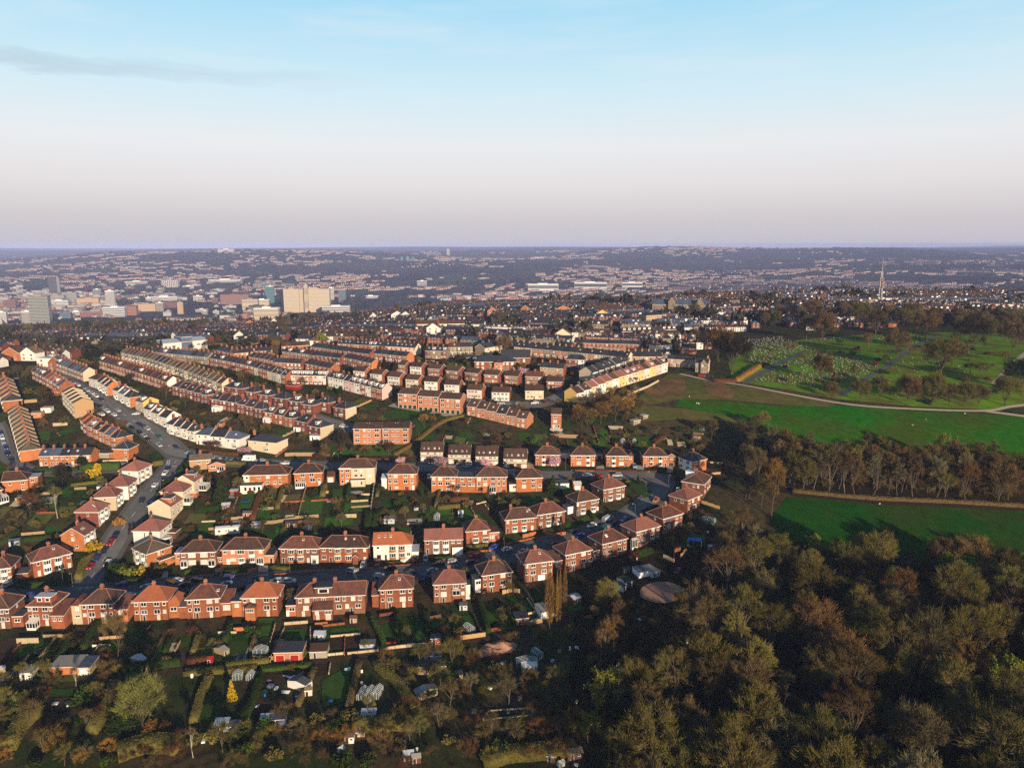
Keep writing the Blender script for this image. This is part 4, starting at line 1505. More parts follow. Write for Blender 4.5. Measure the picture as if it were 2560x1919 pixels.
patch('X',[(1588,1002),(1627,967),(1670,935),(1700,932),(1770,944),(1855,963),(1970,985),(2089,1010),(2069,1017),(1960,1012),(1816,1000),(1700,998),(1660,1005),(1620,1012)],'rough','rough_grass_bank',.11,5)
patch('X',[(1610,1014),(1700,1020),(1860,1044),(1850,1056),(1790,1052),(1690,1049),(1600,1054),(1570,1030)],'rough','rough_grass_slope',.11,5)
patch('d',[(1660,395),(1740,320),(1880,275),(1990,330),(2010,420),(1940,480),(1830,505),(1740,470)],'bracken','bracken_patch',.16,4)
patch('d',[(1500,440),(1590,400),(1700,440),(1790,520),(1690,520),(1560,480)],'bracken','bracken_patch',.16,4)
patch('e',[(150,185),(280,205),(360,265),(330,300),(200,280),(160,230)],'bracken','bracken_patch',.16,4)
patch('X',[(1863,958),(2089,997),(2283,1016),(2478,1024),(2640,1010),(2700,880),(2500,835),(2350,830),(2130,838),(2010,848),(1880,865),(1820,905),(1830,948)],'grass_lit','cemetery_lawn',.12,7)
patch('c',[(1205,160),(1430,118),(1665,150),(1640,190),(1350,185)],'grass_lit','bowling_green',.2,5)
patch('c',[(640,680),(800,655),(1180,700),(1530,745),(1380,790),(1180,880),(1010,1010),(1000,830),(960,765),(640,760)],'lawn','lawn',.16)
patch('c',[(80,1110),(280,1070),(930,1065),(840,1120),(760,1190),(60,1200)],'lawn','lawn',.16)
patch('i',[(1300,400),(1560,405),(1700,420),(1785,465),(1765,540),(1690,625),(1570,715),(1500,690),(1545,620),(1535,545),(1440,480),(1300,458)],'asphalt','turning_circle',.21)
patch('i',[(1250,462),(1400,478),(1500,530),(1535,590),(1520,640),(1460,655),(1390,610),(1300,535)],'lawn','grass_island',.3)
patch('a',[(1735,1200),(1850,1130),(1945,1215),(1890,1270),(1760,1255)],'lawn','grass_island',.3)
patch('a',[(-40,1290),(10,1260),(165,1380),(60,1480),(-40,1500)],'grass','grass_island',.3)
ell=[(1655+56*math.cos(t),1481+27*math.sin(t))for t in np.linspace(0,2*math.pi,22)[:-1]]
patch('X',ell,'gravel','gravel_circle',.2,4)
patch('c',[(690,625),(800,570),(840,625),(1540,715),(1430,755),(1150,705),(850,655)],'concrete','paved_forecourt',.2,4)
patch('m',[(520,520),(560,525),(585,545),(540,575),(470,570),(480,545)],'rough','dry_grass_patch',.2,3)
# floor of the woods
patch('X',[(1440,1390),(1560,1360),(1700,1330),(1860,1310),(1960,1345),(2120,1378),(2560,1430),(2760,1450),(2900,2050),(1420,2050),(1430,1640),(1440,1500)],'litter','woodland_floor',.07,8)
patch('X',[(1880,1130),(1970,1110),(2300,1180),(2660,1215),(2680,1280),(2300,1258),(1980,1236),(1900,1220)],'litter','woodland_floor',.07,8)
# lawns, soil plots and paved yards of the gardens
LAWNS=[('g',[(1130,725),(1310,705),(1300,815),(1110,820)]),('g',[(1190,525),(1360,510),(1345,570),(1180,580)]),('g',[(1650,580),(1900,530),(1860,760),(1600,760)]),('g',[(930,545),(1110,530),(1060,690),(900,700)]),('g',[(270,920),(490,920),(470,965),(230,970)]),('h',[(840,555),(1010,550),(980,625),(820,625)]),
('h',[(640,590),(770,585),(740,750),(600,750)]),('h',[(380,545),(470,545),(460,580),(370,585)]),('h',[(1540,520),(1600,515),(1580,570),(1520,570)]),
('h',[(50,470),(220,470),(200,565),(60,570)]),('k',[(330,560),(495,550),(490,610),(325,615)]),('k',[(550,590),(665,580),(660,640),(545,640)]),
('k',[(775,510),(945,505),(930,605),(760,610)]),('k',[(555,415),(695,410),(690,450),(550,455)]),('k',[(1155,505),(1400,490),(1395,530),(1150,545)]),
('k',[(1000,520),(1120,505),(1110,560),(995,580)]),('k',[(50,1130),(250,1110),(230,1260),(10,1290)]),('l',[(130,410),(330,395),(310,470),(120,480)]),
('l',[(1010,235),(1110,225),(1140,330),(1020,345)]),('l',[(980,470),(1090,455),(1080,510),(985,520)]),('i',[(1400,1180),(1540,1130),(1560,1200),(1430,1240)]),
('i',[(830,850),(930,800),(980,850),(870,890)]),('i',[(690,900),(770,890),(790,940),(680,960)]),('d',[(1000,880),(1100,880),(1110,1040),(1010,1040)]),
('d',[(1390,980),(1640,970),(1600,1090),(1400,1090)]),('d',[(1900,880),(1990,860),(1960,900),(1880,910)]),('j',[(1480,580),(1640,565),(1625,650),(1470,660)]),
('j',[(1240,590),(1400,575),(1370,710),(1190,720)]),('j',[(420,1000),(610,1000),(610,1060),(420,1070)]),('j',[(130,650),(300,640),(280,700),(110,700)]),
('a',[(380,930),(580,900),(560,1050),(390,1060)]),('f',[(830,410),(1100,390),(1090,440),(820,450)]),('k',[(1080,930),(1330,800),(1290,1100),(1080,1150)]),
('i',[(2020,760),(2200,820),(2180,900),(1990,850)]),('i',[(1820,1020),(2050,1000),(2080,1120),(1850,1140)])]
for c,q in LAWNS:
 patch(c,q,'lawn')
PLOTS=[('k',[(560,1080),(860,1080),(780,1215),(500,1225)]),('k',[(620,880),(930,870),(900,960),(590,960)]),('k',[(1150,575),(1400,560),(1500,640),(1160,670)]),('l',[(640,470),(810,480),(830,540),(620,560)]),('l',[(990,760),(1130,750),(1120,850),(970,850)]),('l',[(830,1190),(1240,1170),(1230,1240),(820,1270)]),('j',[(400,1080),(600,1070),(600,1180),(380,1190)]),
('j',[(300,1200),(520,1190),(500,1330),(270,1350)]),('h',[(870,520),(1030,510),(1030,560),(840,550)])]
for c,q in PLOTS:
 patch(c,q,'soil','soil_plot',.15)
YARDS=[('i',[(990,340),(1060,330),(1080,390),(990,390)]),('i',[(1370,330),(1440,330),(1480,395),(1400,395)]),('i',[(1690,330),(1760,320),(1740,400),(1670,400)]),('i',[(320,300),(385,330),(360,380),(300,375)]),('c',[(1040,1260),(1330,1250),(1330,1300),(1030,1300)]),('c',[(1385,1295),(1645,1300),(1645,1330),(1385,1325)]),('c',[(1700,1310),(1960,1310),(1970,1345),(1700,1345)]),('i',[(75,355),(310,360),(320,385),(70,380)]),
('h',[(1460,1210),(1530,1200),(1560,1280),(1490,1290)]),('g',[(1130,1360),(1240,1350),(1250,1470),(1130,1470)]),('j',[(1360,30),(1400,20),(1390,100),(1330,105)]),('h',[(370,1320),(450,1320),(455,1400),(370,1400)])]
for c,q in YARDS:
 patch(c,q,'concrete','driveway',.18)
 # ------------------------------------------------------------------ the houses of the near streets
def semi(lab,c,x0,y0,x1,y1,name='semi_detached_house',cat='house',group='semi-detached houses of the near streets',**k):
 d=dict(depth=8.8,eave=5.6,rise=2.9,wall='brick_red',roof='roof_brown',ridge='ridge')
 d.update(k)
 r=random.Random(int(x0*7+y0*3))
 if d['wall']=='brick_red' and r.random()<.45:
  d['wall']='brick_mid'
 if d['roof']=='roof_red' and r.random()<.4:
  d['roof']=r.choice(['roof_brown','roof_pink'])
 return House(name,lab,cat,at(c,x0,y0),at(c,x1,y1),group=group,**d)
def rear3(h,lower=True,up=6.0,skip=()):
 """Garden front of three floors: paired windows above, wide ones below, a door at the foot."""
 e=h.e
 for k,(z,ww,hh)in enumerate(((e-1.25,1.5,1.25),(e-3.9,1.7,1.4))):
  for u in(-.19,.19):
   if(k,u)not in skip:
    h.win('f',u*h.w,z,ww,hh,2)
  for u in(-.41,.41):
   if(k,u)not in skip:
    h.win('f',u*h.w,z,.9,1.0,1)
 if lower and e>6.8:
  h.door('f',-.2*h.w,e-7.0,h=1.9)
  h.door('f',.22*h.w,e-7.0,h=1.9,m='glass_pale')
 h.pipe(-.32)
 h.pipe(.32,'door_dark')
 for fc in('l','r'):
  h.win(fc,h.d*.5*(1 if fc=='r' else-1),e-1.4,.7,1.0,1)
def bays2(h,us=(-.17,.17),m='brick_orange',two=True,floors=2,w=2.3,doors=(-.42,.42),side=True,n=4,dcol=('door_dark','glass_pale')):
 """Street front: stacked bow windows either side of the party wall, doors at the ends."""
 e=h.e
 for u in us:
  h.bay(u*h.w,.15,e-.25 if floors==2 else 2.8,w,.75,m,floors)
  if floors==1:
   h.win('f',u*h.w,e-1.3,1.8,1.3,3)
 for u,dc in zip(doors,dcol):
  h.door('f',u*h.w,0,m=dc)
  h.win('f',u*h.w,e-1.3,.9,1.0,1)
 if side:
  for fc in('l','r'):
   h.win(fc,0.0+h.d*.45*(1 if fc=='r' else-1),e-1.4,.7,1.0,1)
   # --- garden backs along the lower road
E3=7.2
h=semi('dark-roofed brick semi at the left picture edge beside a flat extension','j',-130,510,95,500,eave=E3)
rear3(h);h.ext(h.w/2,h.w/2+3.4,.8,6,3.6,'brick_red');h.win('f',h.w/2+1.7,2.4,1.6,1.0,2,y=-.8)
h=semi('red-roofed brick semi with a grey flat-topped box dormer','j',245,480,455,480,eave=E3,roof='roof_red',wall='brick_red')
rear3(h,skip=((1,.41),));h.dormer(.12,5.0,'brick_red','roof_pale');h.ext(h.w/2,h.w/2+4.2,-1.5,6,4.6,'brick_red','lean','roof_red',2.2)
h.win('f',h.w/2+1.2,3.2,1.0,1.0,2,y=1.5);h.win('f',h.w/2+3,3.2,1.0,1.0,2,y=1.5);h.conservatory(-3.4,-.6,2.4)
h=semi('dark-roofed semi with a cream-painted left third and brown brick rest','j',690,465,955,455,eave=E3,wall='brick_red')
rear3(h);h.ext(-h.w/2-3.2,-h.w/2,.15,7,E3-.7,'cream','hip','roof_red',1.8);h.win('f',-h.w/2-1.4,E3-1.8,1.0,1.0,1,y=-.15);h.win('f',-h.w/2-1.4,2.8,1.3,.8,2,y=-.15)
h.ext(h.w/2,h.w/2+4.0,.6,7,4.6,'brick_orange','lean','roof_red',2.2);h.win('f',h.w/2+1.8,3.4,1.5,1.1,2,y=-.6)
h=semi('orange-roofed brick semi with a lower orange wing and dark windows','j',1118,437,1400,425,eave=6.9,roof='roof_orange',rise=3.1)
rear3(h);h.ext(h.w/2-.2,h.w/2+3.6,.8,7.5,5.4,'brick_orange','hip','roof_orange',2.0);h.win('f',h.w/2+1.6,3.3,1.8,1.2,2,glass='glass_dark',y=-.8)
h=semi('brick semi with half its roof brown and half orange beside grey lean-to','k',-36,420,240,402,eave=7.0,roof='roof_red')
rear3(h);h.ext(h.w/2,h.w/2+3.6,.5,7,4.7,'brick_red','lean','roof_red',2.0);h.win('f',h.w/2+1.9,3.0,2.0,1.5,3,'glass_pale',y=-.5)
h.ext(-h.w/2-2.6,-h.w/2,.5,6,4.2,'brick_red','lean','roof_felt',1.5);h.skylight(.42,.2)
h=semi('pinkish-roofed brick semi with a small porch jutting from its garden front','k',420,405,718,395,eave=7.0,roof='roof_orange',rise=3.1)
rear3(h,skip=((1,-.19),));h.ext(-4.2,-1.0,-2.4,-.003,4.4,'brick_orange','hip','roof_brown',1.2);h.win('f',-2.6,3.4,2.2,1.1,4,'glass_mid',y=2.4)
h.ext(-h.w/2-3.4,-h.w/2,.4,7,5.2,'brick_orange','flat','roof_slate');h.win('f',-h.w/2-1.7,4.0,1.2,1.0,2,y=-.4)
h=semi('tall brick house with brown timbered dormer and hipped pink end roof','k',870,402,1440,372,eave=6.9,roof='roof_red',kind='hipl',depth=9.5,chim=((-.25,.5),(.05,.5)),rise=2.6)
for u,w_ in((-.44,1.0),(-.34,1.3),(-.22,1.0),(-.1,1.3),(.1,1.4),(.2,.9),(.33,1.2),(.43,1.0)):
 h.win('f',u*h.w,5.5,w_,1.2,2)
for u,w_ in((-.36,1.5),(.12,1.5),(.24,1.0),(.4,1.6)):
 h.win('f',u*h.w,2.9,w_,1.3,2)
h.door('f',.3*h.w,.2);h.door('f',-.4*h.w,-.3,m='glass_pale')
h.dormer(-.1,5.6,'wood_dark','roof_slate',2.6,.03,1);h.ext(-.24*h.w,.04*h.w,-3.2,-.003,3.6,'brick_red','lean','roof_red',1.6)
h.win('f',-.18*h.w,2.6,1.0,1.0,1,y=3.2);h.win('f',-.02*h.w,2.6,1.8,1.1,2,y=3.2);h.door('f',-.17*h.w,0,m='glass_pale',y=3.2);h.door('f',-.02*h.w,0,1.6,m='glass_pale',y=3.2)
h.ext(-h.w/2-3.4,-h.w/2,.5,8,3.6,'brick_orange','flat','roof_slate');h.win('f',-h.w/2-1.5,2.4,1.6,1.1,2,y=-.5);h.door('f',-h.w/2-2.9,0,m='frame',y=-.5)
h=semi('red-brick semi just right of the narrow alley with one blue skylight','k',1562,335,1838,318,eave=7.0,roof='roof_red')
rear3(h);h.skylight(.1,.28,glass='glass_mid');h.ext(-h.w/2-2.6,-h.w/2,1,7,4.5,'brick_red','lean','roof_red',2)
h=semi('red-brick semi with large square bay window over clipped garden shrubs','l',415,288,680,270,eave=6.9,roof='roof_red')
rear3(h,skip=((1,.19),));h.ext(.08*h.w,.32*h.w,-.7,-.003,4.6,'brick_red','flat');h.win('f',.2*h.w,3.5,2.2,1.5,2,'glass_dark',y=.7);h.ext(h.w/2,h.w/2+1.6,1,5,5.2,'white','flat')
h=semi('red-brick semi above the curved yellow timber retaining terrace','l',818,212,1063,170,eave=6.9,roof='roof_red')
rear3(h);h.ext(-h.w/2-2.2,-h.w/2,1.4,6,4.6,'white','flat');h.win('f',-h.w/2-1.1,3.6,1.6,1.2,2,y=-1.4)
h=semi('brick semi behind the tall poplars with white garage door below','i',278,1485,560,1440,eave=7.2,roof='roof_red')
rear3(h,lower=False);h.door('f',.1*h.w,-.2,2.6,2.2,'frame',name='garage_door');h.door('f',-.2*h.w,-.2);h.skylight(.12,.28,glass='glass_mid')
h=semi('brick semi joined by a dark lean-to beside the poplar tops','i',682,1390,940,1318,eave=7.0,roof='roof_red')
rear3(h);h.ext(-h.w/2-4,-h.w/2,2,8,4.2,'brick_dark','lean','roof_brown',1.8);h.win('f',-h.w/2-2,2.8,1.5,1.8,2,'glass_pale',y=-2);h.win('f',h.w/2-.2,3,1,1.6,1,y=.1)
h=semi('brick semi with one large roof light above a dark garden terrace','i',1045,1275,1290,1185,eave=6.6,roof='roof_red')
rear3(h);h.skylight(-.2,.2,1.0,1.3,'glass_pale');h.ext(-h.w/2-3.2,-h.w/2,1.5,6,3.4,'brick_red','flat','roof_tan');h.win('f',-h.w/2-.9,2.2,1.0,1.0,2,y=-1.5);h.door('f',-h.w/2-2.2,0,m='glass_pale',y=-1.5)
h=semi('brick semi with a slender white glazed porch against its dark side','i',1378,1150,1615,1050,eave=6.4,roof='roof_red')
rear3(h);h.conservatory(-h.w/2-2.6,-h.w/2-.02,1.0,3.4,.6)
h=semi('last straight-standing brick semi before the bend, with white french doors','i',1642,1012,1838,920,eave=6.2,roof='roof_red')
rear3(h,skip=((1,-.19),));h.door('f',-.18*h.w,1.0,1.5,2.2,'glass_pale')
h=semi('brick semi on the outside of the bend beside the timber garden fences','i',1885,815,2022,722,eave=5.8,roof='roof_red',depth=9.0)
h.rows((4.4,1.8),(-.35,-.1,.3),1.2,1.2);h.win('l',-h.d*.3,4.3,1.4,1.1,2);h.win('l',-h.d*.65,4.3,.9,1.0,1);h.bay(.0,.2,2.9,2.0,.6,'brick_red',1)
h=semi('brick semi at the top of the bend with a white rooftop box','i',2045,655,2118,540,eave=5.8,roof='roof_red',depth=9.5)
h.rows((4.4,1.8),(-.3,.1,.35),1.1,1.2);h.win('l',-h.d*.25,4.3,.7,1.1,1);h.win('l',-h.d*.45,4.3,.7,1.1,1);h.ext(-1,2.6,5.8,9.5,8.6,'frame','flat','roof_pale',base=5.7,found=0)
h=semi('semi with white-clad front and dark roof facing the turning circle','i',1800,345,1932,412,eave=5.6,roof='roof_slate',wall='white',side_wall='brick_orange',depth=9)
h.rows((4.3,1.7),(-.3,.18),1.7,1.4,3);h.door('f',-.45*h.w,0);h.door('f',.42*h.w,0);h.win('r',2.4,4.3,.9,1.0,2);h.win('r',3.7,4.3,.9,1.0,2)
# --- street fronts along the lower road
h=semi('brick semi at left edge with white bays facing the corner','f',-110,1560,145,1532,eave=5.7)
bays2(h,m='white');h.rows((4.3,),(.35,),1.0,1.0)
h=semi('semi by the corner with half red and half brown roof, white window panels','f',395,1500,838,1362,eave=6.0,roof='roof_red')
bays2(h,us=(-.14,.15),m='frame',w=2.6,doors=(-.36,.42),dcol=('glass_pale','glass_pale'));h.skylight(.1,.3,glass='door_blue')
h=semi('olive-roofed semi on the corner with an orange brick end wall','f',1540,1300,1705,1395,eave=5.8,roof='roof_tan',wall='brick_tan',side_wall='brick_orange',depth=9.6,ridge='ridge_pale')
bays2(h,us=(-.2,.2),m='frame',doors=(-.45,.42),side=False);h.win('r',4.6,4.4,.8,1.3,1);h.win('r',6.2,4.4,.8,1.3,1);h.ext(h.w/2+.01,h.w/2+3.4,3,9,2.6,'brick_orange','flat','roof_tan');h.place('garage_door',door_mesh(2.4,2.1,'door_dark'),'f',h.w/2+1.7,0,y=-2.99)
h=semi('brown-roofed brick semi with two white glazed porches and red panels','g',242,1372,650,1352,eave=6.0,wall='brick_red')
h.rows((4.6,1.8),((-.17,2.3),(.17,2.3)),2.3,1.5,3,glass=None);h.rows((4.6,),(-.41,.41),1.2,1.1,2);h.conservatory(-.48*h.w,-.30*h.w,1.0,2.5,.4);h.conservatory(.30*h.w,.48*h.w,1.0,2.5,.4)
h.ext(-h.w/2-2.6,-h.w/2,2,8,4.6,'brick_pink','flat','roof_pale');h.win('f',-h.w/2-1.1,3.4,1.3,1.0,2,y=-2);h.ext(h.w/2,h.w/2+2.4,1.5,6,2.6,'brick_red','flat','roof_felt');h.win('f',h.w/2+1.2,1.6,1.1,.9,2,y=-1.5)
h=semi('brown-roofed semi with one white-rendered bay bordering a black flat-roofed wing','g',722,1338,1205,1328,eave=6.0,wall='brick_pink')
h.win('f',-.05*h.w,4.8,2.3,1.3,3);h.bay(-.05*h.w,.2,2.8,2.4,.6,'frame',1);h.bay(.2*h.w,.2,5.8,2.3,.5,'frame',2,glass='glass_dark');h.win('f',-.42*h.w,4.8,1.2,1.0,2);h.win('f',-.24*h.w,4.8,1.2,1.0,2);h.win('f',.42*h.w,4.8,1.1,1.0,2)
h.win('f',-.24*h.w,1.9,1.8,.9,2);h.door('f',-.36*h.w,0,1.3,m='frame');h.conservatory(.33*h.w,.49*h.w,1.0,2.5,.4);h.ext(h.w/2,h.w/2+3.4,.4,8,3.0,'brick_pink','flat','roof_slate');h.door('f',h.w/2+2.4,0,1.1,m='door_dark',y=-.4)
h=semi('red-roofed brick semi with bow windows and a white two-storey porch wing','g',1388,1322,1835,1322,eave=6.1,roof='roof_red')
bays2(h,us=(-.22,.02),m='brick_orange',doors=(-.42,.22),w=2.6);h.ext(.31*h.w,.49*h.w,-1.0,-.003,3.3,'white','flat');h.win('f',.4*h.w,2.2,1.9,1.4,3,'glass_pale',y=1.0);h.win('f',.38*h.w,4.9,1.4,1.2,2,'glass_dark');h.skylight(.06,.3,glass='glass_mid')
h=semi('red-roofed brick semi with bow windows and a red garage door','h',-92,1312,460,1310,eave=6.1,roof='roof_red')
bays2(h,us=(-.13,.1),m='brick_orange',doors=(-.27,.44),w=2.6);h.win('f',-.41*h.w,4.9,1.2,.9,2);h.win('f',-.41*h.w,2.0,1.4,1.5,2);h.door('f',.38*h.w,-1.0,2.0,2.0,'door_red',name='garage_door');h.ext(.2*h.w,.31*h.w,-1.4,-.003,2.6,'brick_red','gable','roof_red',1.0)
h.win('f',.25*h.w,4.9,.9,1.0,2);h.skylight(.02,.3,glass='glass_pale');h.skylight(.2,.3,.6,.7,'glass_pale')
h=semi('bright orange-roofed semi with cream walls and three roof lights','h',527,1292,965,1270,eave=6.2,roof='roof_orange',wall='white',kind='hipr',rise=3.2,ridge=None)
h.bay(.0,.2,5.9,2.5,.75,'brick_orange',2);h.bay(.24*h.w,.2,5.9,2.5,.75,'brick_orange',2);h.win('f',-.38*h.w,4.9,1.0,.9,1);h.door('f',-.36*h.w,0,1.7,2.2,'glass_dark');h.door('f',-.18*h.w,0);h.win('f',.42*h.w,4.9,1.0,1.0,2);h.win('f',.42*h.w,2.0,1.2,1.2,2);h.win('f',-.2*h.w,4.9,1.1,1.0,2,'glass_pale')
for u in(-.36,-.2,-.05):
 h.skylight(u,.27,.8,1.1,'glass_mid')
h.ext(h.w/2,h.w/2+2.6,-.4,7,2.8,'white','flat','roof_pale')
h=semi('brick semi with gabled brown roof and a white garage door','h',1112,1222,1555,1200,eave=5.8,roof='roof_red',kind='gable',rise=2.8,wall='brick_red',ridge=None)
h.bay(-.2*h.w,.2,5.6,2.5,.75,'frame',2);h.bay(.05*h.w,.2,5.6,2.5,.75,'frame',2);h.win('f',-.42*h.w,4.6,1.0,1.1,1);h.door('f',-.42*h.w,0,1.0,2.1);h.win('f',.24*h.w,4.6,1.1,1.0,2);h.win('f',.4*h.w,4.6,1.2,1.0,2);h.ext(.22*h.w,.49*h.w,-1.3,-.003,2.7,'frame','flat','roof_red');h.door('f',.4*h.w,.02,2.2,2.1,'frame',y=1.3,name='garage_door')
h=semi('red-roofed semi with two white bow bays and a brown door wing','h',1592,1120,1860,1085,eave=5.8,roof='roof_red')
h.bay(-.1*h.w,.1,2.9,2.6,.8,'frame',1);h.bay(.33*h.w,.1,2.9,2.6,.8,'frame',1);h.win('f',-.1*h.w,4.6,1.2,1.1,2);h.win('f',.3*h.w,4.6,1.3,1.1,2);h.ext(h.w/2,h.w/2+4,.3,7,4.0,'brick_pink','flat','roof_red');h.win('f',h.w/2+1.1,2.4,1.6,1.2,2,'glass_pale',y=-.3);h.door('f',h.w/2+3,.1,1.6,2.0,'door_red',y=-.3)
h=semi('wide red-roofed semi above the orange brick retaining walls','i',92,1005,400,958,eave=5.8,roof='roof_red',chim=((-.25,.5),))
bays2(h,us=(-.2,.1),m='frame',floors=1,doors=(-.42,.36));h.win('f',.24*h.w,4.5,.9,1.0,1);h.skylight(.25,.25,.7,.7,'glass_mid');h.skylight(.33,.32,.7,.7,'glass_mid')
h=semi('red-roofed semi with a dark conifer before its right half','i',408,962,680,892,eave=5.9,roof='roof_red',chim=((-.05,.5),))
bays2(h,us=(-.1,.3),m='frame',floors=1,doors=(-.35,.1));h.win('f',-.38*h.w,1.9,.9,.9,1)
h=semi('red-roofed semi with a dark flat-faced west side and white bays by the van','i',798,832,1010,770,eave=5.9,roof='roof_red')
bays2(h,us=(-.22,.26),m='frame',floors=1,doors=(-.46,.46),w=2.4);h.ext(-h.w/2-2.6,-h.w/2,3,7,2.8,'frame','flat')
h=semi('red-roofed semi beside the oval grass island with white bays','i',1058,702,1270,640,eave=5.9,roof='roof_red')
bays2(h,us=(-.17,.2),m='frame',floors=1,doors=(-.44,.42),w=2.4)
# --- pale semis down the left of the hill road
def side_semi(lab,c,far,near,depth,**k):
 """Set by its street front, which runs from the near corner to the far one."""
 return semi(lab,c,near[0],near[1],far[0],far[1],depth=depth,**k)
h=side_semi('white semi with pink and brown roof, topmost on the hill road west side','f',(1755,300),(1600,415),9.0,wall='white',roof='roof_pink',eave=5.6,ridge='ridge')
bays2(h,m='frame',us=(-.18,.18));h.win('l',-4.4,4.2,.6,1.0,1)
h=side_semi('white-sided semi with brick street front, second down the hill road','f',(1580,480),(1485,592),9.4,wall='brick_pink',side_wall='white',roof='roof_red',eave=5.6,ridge='ridge')
bays2(h,m='frame',us=(-.18,.18));h.win('l',-4.4,4.2,.6,1.2,1)
h=side_semi('cream semi with broad red-brown roof, third down the hill road','f',(1430,590),(1345,715),9.4,wall='cream',roof='roof_pink',eave=5.4,ridge='ridge')
bays2(h,m='frame',us=(-.18,.18))
h=side_semi('brick-sided semi with a strip of solar panels on its pink roof','f',(1270,760),(1145,905),9.2,wall='white',side_wall='brick_dark',roof='roof_pink',eave=5.5,ridge='ridge')
bays2(h,m='frame',us=(-.18,.18));h.skylight(-.1,.12,3.2,2.6,'door_blue')
h=side_semi('semi with orange gable end, grey box dormer and white bays','f',(1110,1045),(985,1185),9.0,wall='white',side_wall='brick_orange',roof='roof_pink',kind='gable',eave=5.6,ridge=None)
bays2(h,m='frame',us=(-.18,.18));h.win('l',-4.5,6.3,.7,1.1,1);h.win('l',-4.5,4.0,.8,1.2,1);h.win('l',-3.2,1.0,1.2,1.0,2);h.skylight(-.15,.2);h.skylight(.0,.2)
# --- pale semis up the right of the hill road: their garden backs face right
h=semi('tan brick house with low side wing at the top of the hill road','g',345,262,590,235,name='detached_house',wall='brick_tan',roof='roof_tan',kind='gable',eave=5.0,depth=7.5,rise=1.8,ridge=None)
h.win('f',-.05*h.w,3.6,1.6,1.0,2);h.win('f',.35*h.w,3.6,1.0,1.0,1);h.ext(h.w/2-1,h.w/2+6.5,-3.5,2,2.8,'brick_pink','gable','roof_brown',1.3);h.win('f',h.w/2+1.2,2.0,1.9,1.0,2,'glass_dark',y=3.5);h.conservatory(h.w/2+3,h.w/2+6,5.2,2.0,.6)
h=semi('cream gabled semi with blue-grey dormer and white garden room','g',400,545,500,440,wall='cream',roof='roof_pink',kind='gable',eave=5.6,depth=9.4,ridge=None)
h.rows((4.2,1.6),(-.3,0,.3),1.2,1.2);h.dormer(-.05,3.4,'wood_dark','roof_blue',2.2);h.win('l',-3.8,5.2,.5,.9,1);h.win('l',-4.6,5.2,.5,.9,1);h.conservatory(.0,4.2,3.2,2.5,.3,roofm='roof_pale')
h=semi('cream semi with wide hipped terracotta roof, mid-way up the hill road','g',275,660,385,535,wall='cream',roof='roof_pink',eave=5.5,depth=9.6)
h.rows((4.2,1.6),(-.3,0,.3),1.2,1.2);h.conservatory(-4.5,-1.5,2.6,2.4,.6);h.ext(2,4.6,-2.6,-.003,2.6,'brick_orange','flat','frame')
h=semi('cream gabled semi with grey flat dormer roof above the conservatory house','f',1975,850,2110,690,wall='cream',roof='roof_pink',kind='gable',eave=5.5,depth=9.4,ridge=None)
h.rows((4.2,1.6),(-.3,.1,.35),1.1,1.2);h.dormer(-.1,4.2,'brick_orange','roof_felt',2.2);h.win('l',-4.6,5.6,.4,1.0,1)
h=semi('white semi with broad terracotta roof and round white conservatory','f',1852,1135,1985,960,wall='white',roof='roof_pink',eave=5.4,depth=10.5,ridge='ridge')
h.win('f',-.1*h.w,4.1,1.4,1.1,2);h.win('f',.3*h.w,4.1,1.2,1.1,2);h.bay(-.26*h.w,-1.6,2.2,4.6,3.2,'frame',1,'glass_pale');h.ext(.05*h.w,.5*h.w,-3.4,-.003,2.4,'wood_dark','flat','roof_red');h.win('l',-6,3.6,.5,2.0,1)
# --- garden backs below the upper road
h=semi('wide orange-brick semi with white left end and white flat-roofed garden room','g',968,470,1478,450,wall='brick_orange',roof='roof_brown',eave=6.4,depth=9.5)
h.ext(-h.w/2+.02,-h.w/2+2.6,-.12,-.003,6.1,'white','flat');h.win('f',-.42*h.w,5.0,.9,1.0,1,y=.12)
h.win('f',-.15*h.w,5.1,1.4,.9,2);h.win('f',.05*h.w,5.1,1.4,1.1,2,'glass_pale');h.win('f',.32*h.w,5.1,1.0,1.2,2);h.rows((2.6,),(-.3,-.14,.04,.2,.32),1.3,1.3,glass='glass_mid');h.ext(-h.w/2-.3,-.04*h.w,-5,-.13,2.8,'white','flat','roof_tan')
h.rows((1.5,),(-.4,-.2,-.1),1.0,1.7,y=5.0);h.door('f',-.3*h.w,.1,1.3,2.1,'door_red',y=5.0)
h=semi('orange-brick semi with white bay annex beside a small gabled garage','g',1552,452,1872,432,wall='brick_orange',roof='roof_brown',eave=6.6)
h.rows((5.4,),(-.2,.12),1.7,1.4,2);h.rows((3.0,),((-.42,1.0),(-.18,1.3),(.15,2.0),(.38,1.0)),1.2,1.4);h.conservatory(-.46*h.w,-.1*h.w,1.6,2.2,.5);h.door('f',.4*h.w,0,m='frame')
h=semi('three-storey cream and brick house with white single-storey garden wing','h',137,425,540,412,wall='cream',roof='roof_brown',eave=7.8,depth=9.5,name='tall_semi_detached_house')
h.ext(-h.w/2+.02,-.17*h.w,-.12,-.003,7.6,'brick_orange','flat');h.rows((6.5,4.2),((-.42,1.1),(-.27,1.6)),1.2,1.2,y=.12);h.rows((6.5,4.2),((-.03,1.3),(.12,1.0),(.35,1.7)),1.2,1.1);h.rows((1.6,),((-.42,.9),(-.28,1.5)),1.2,1.4,y=.12)
h.ext(-.17*h.w,.24*h.w,-2.4,-.003,2.6,'cream','flat','roof_brown');h.rows((1.4,),((-.1,.7),(-.02,.7),(.06,.7),(.14,.7)),.7,1.5,y=2.4)
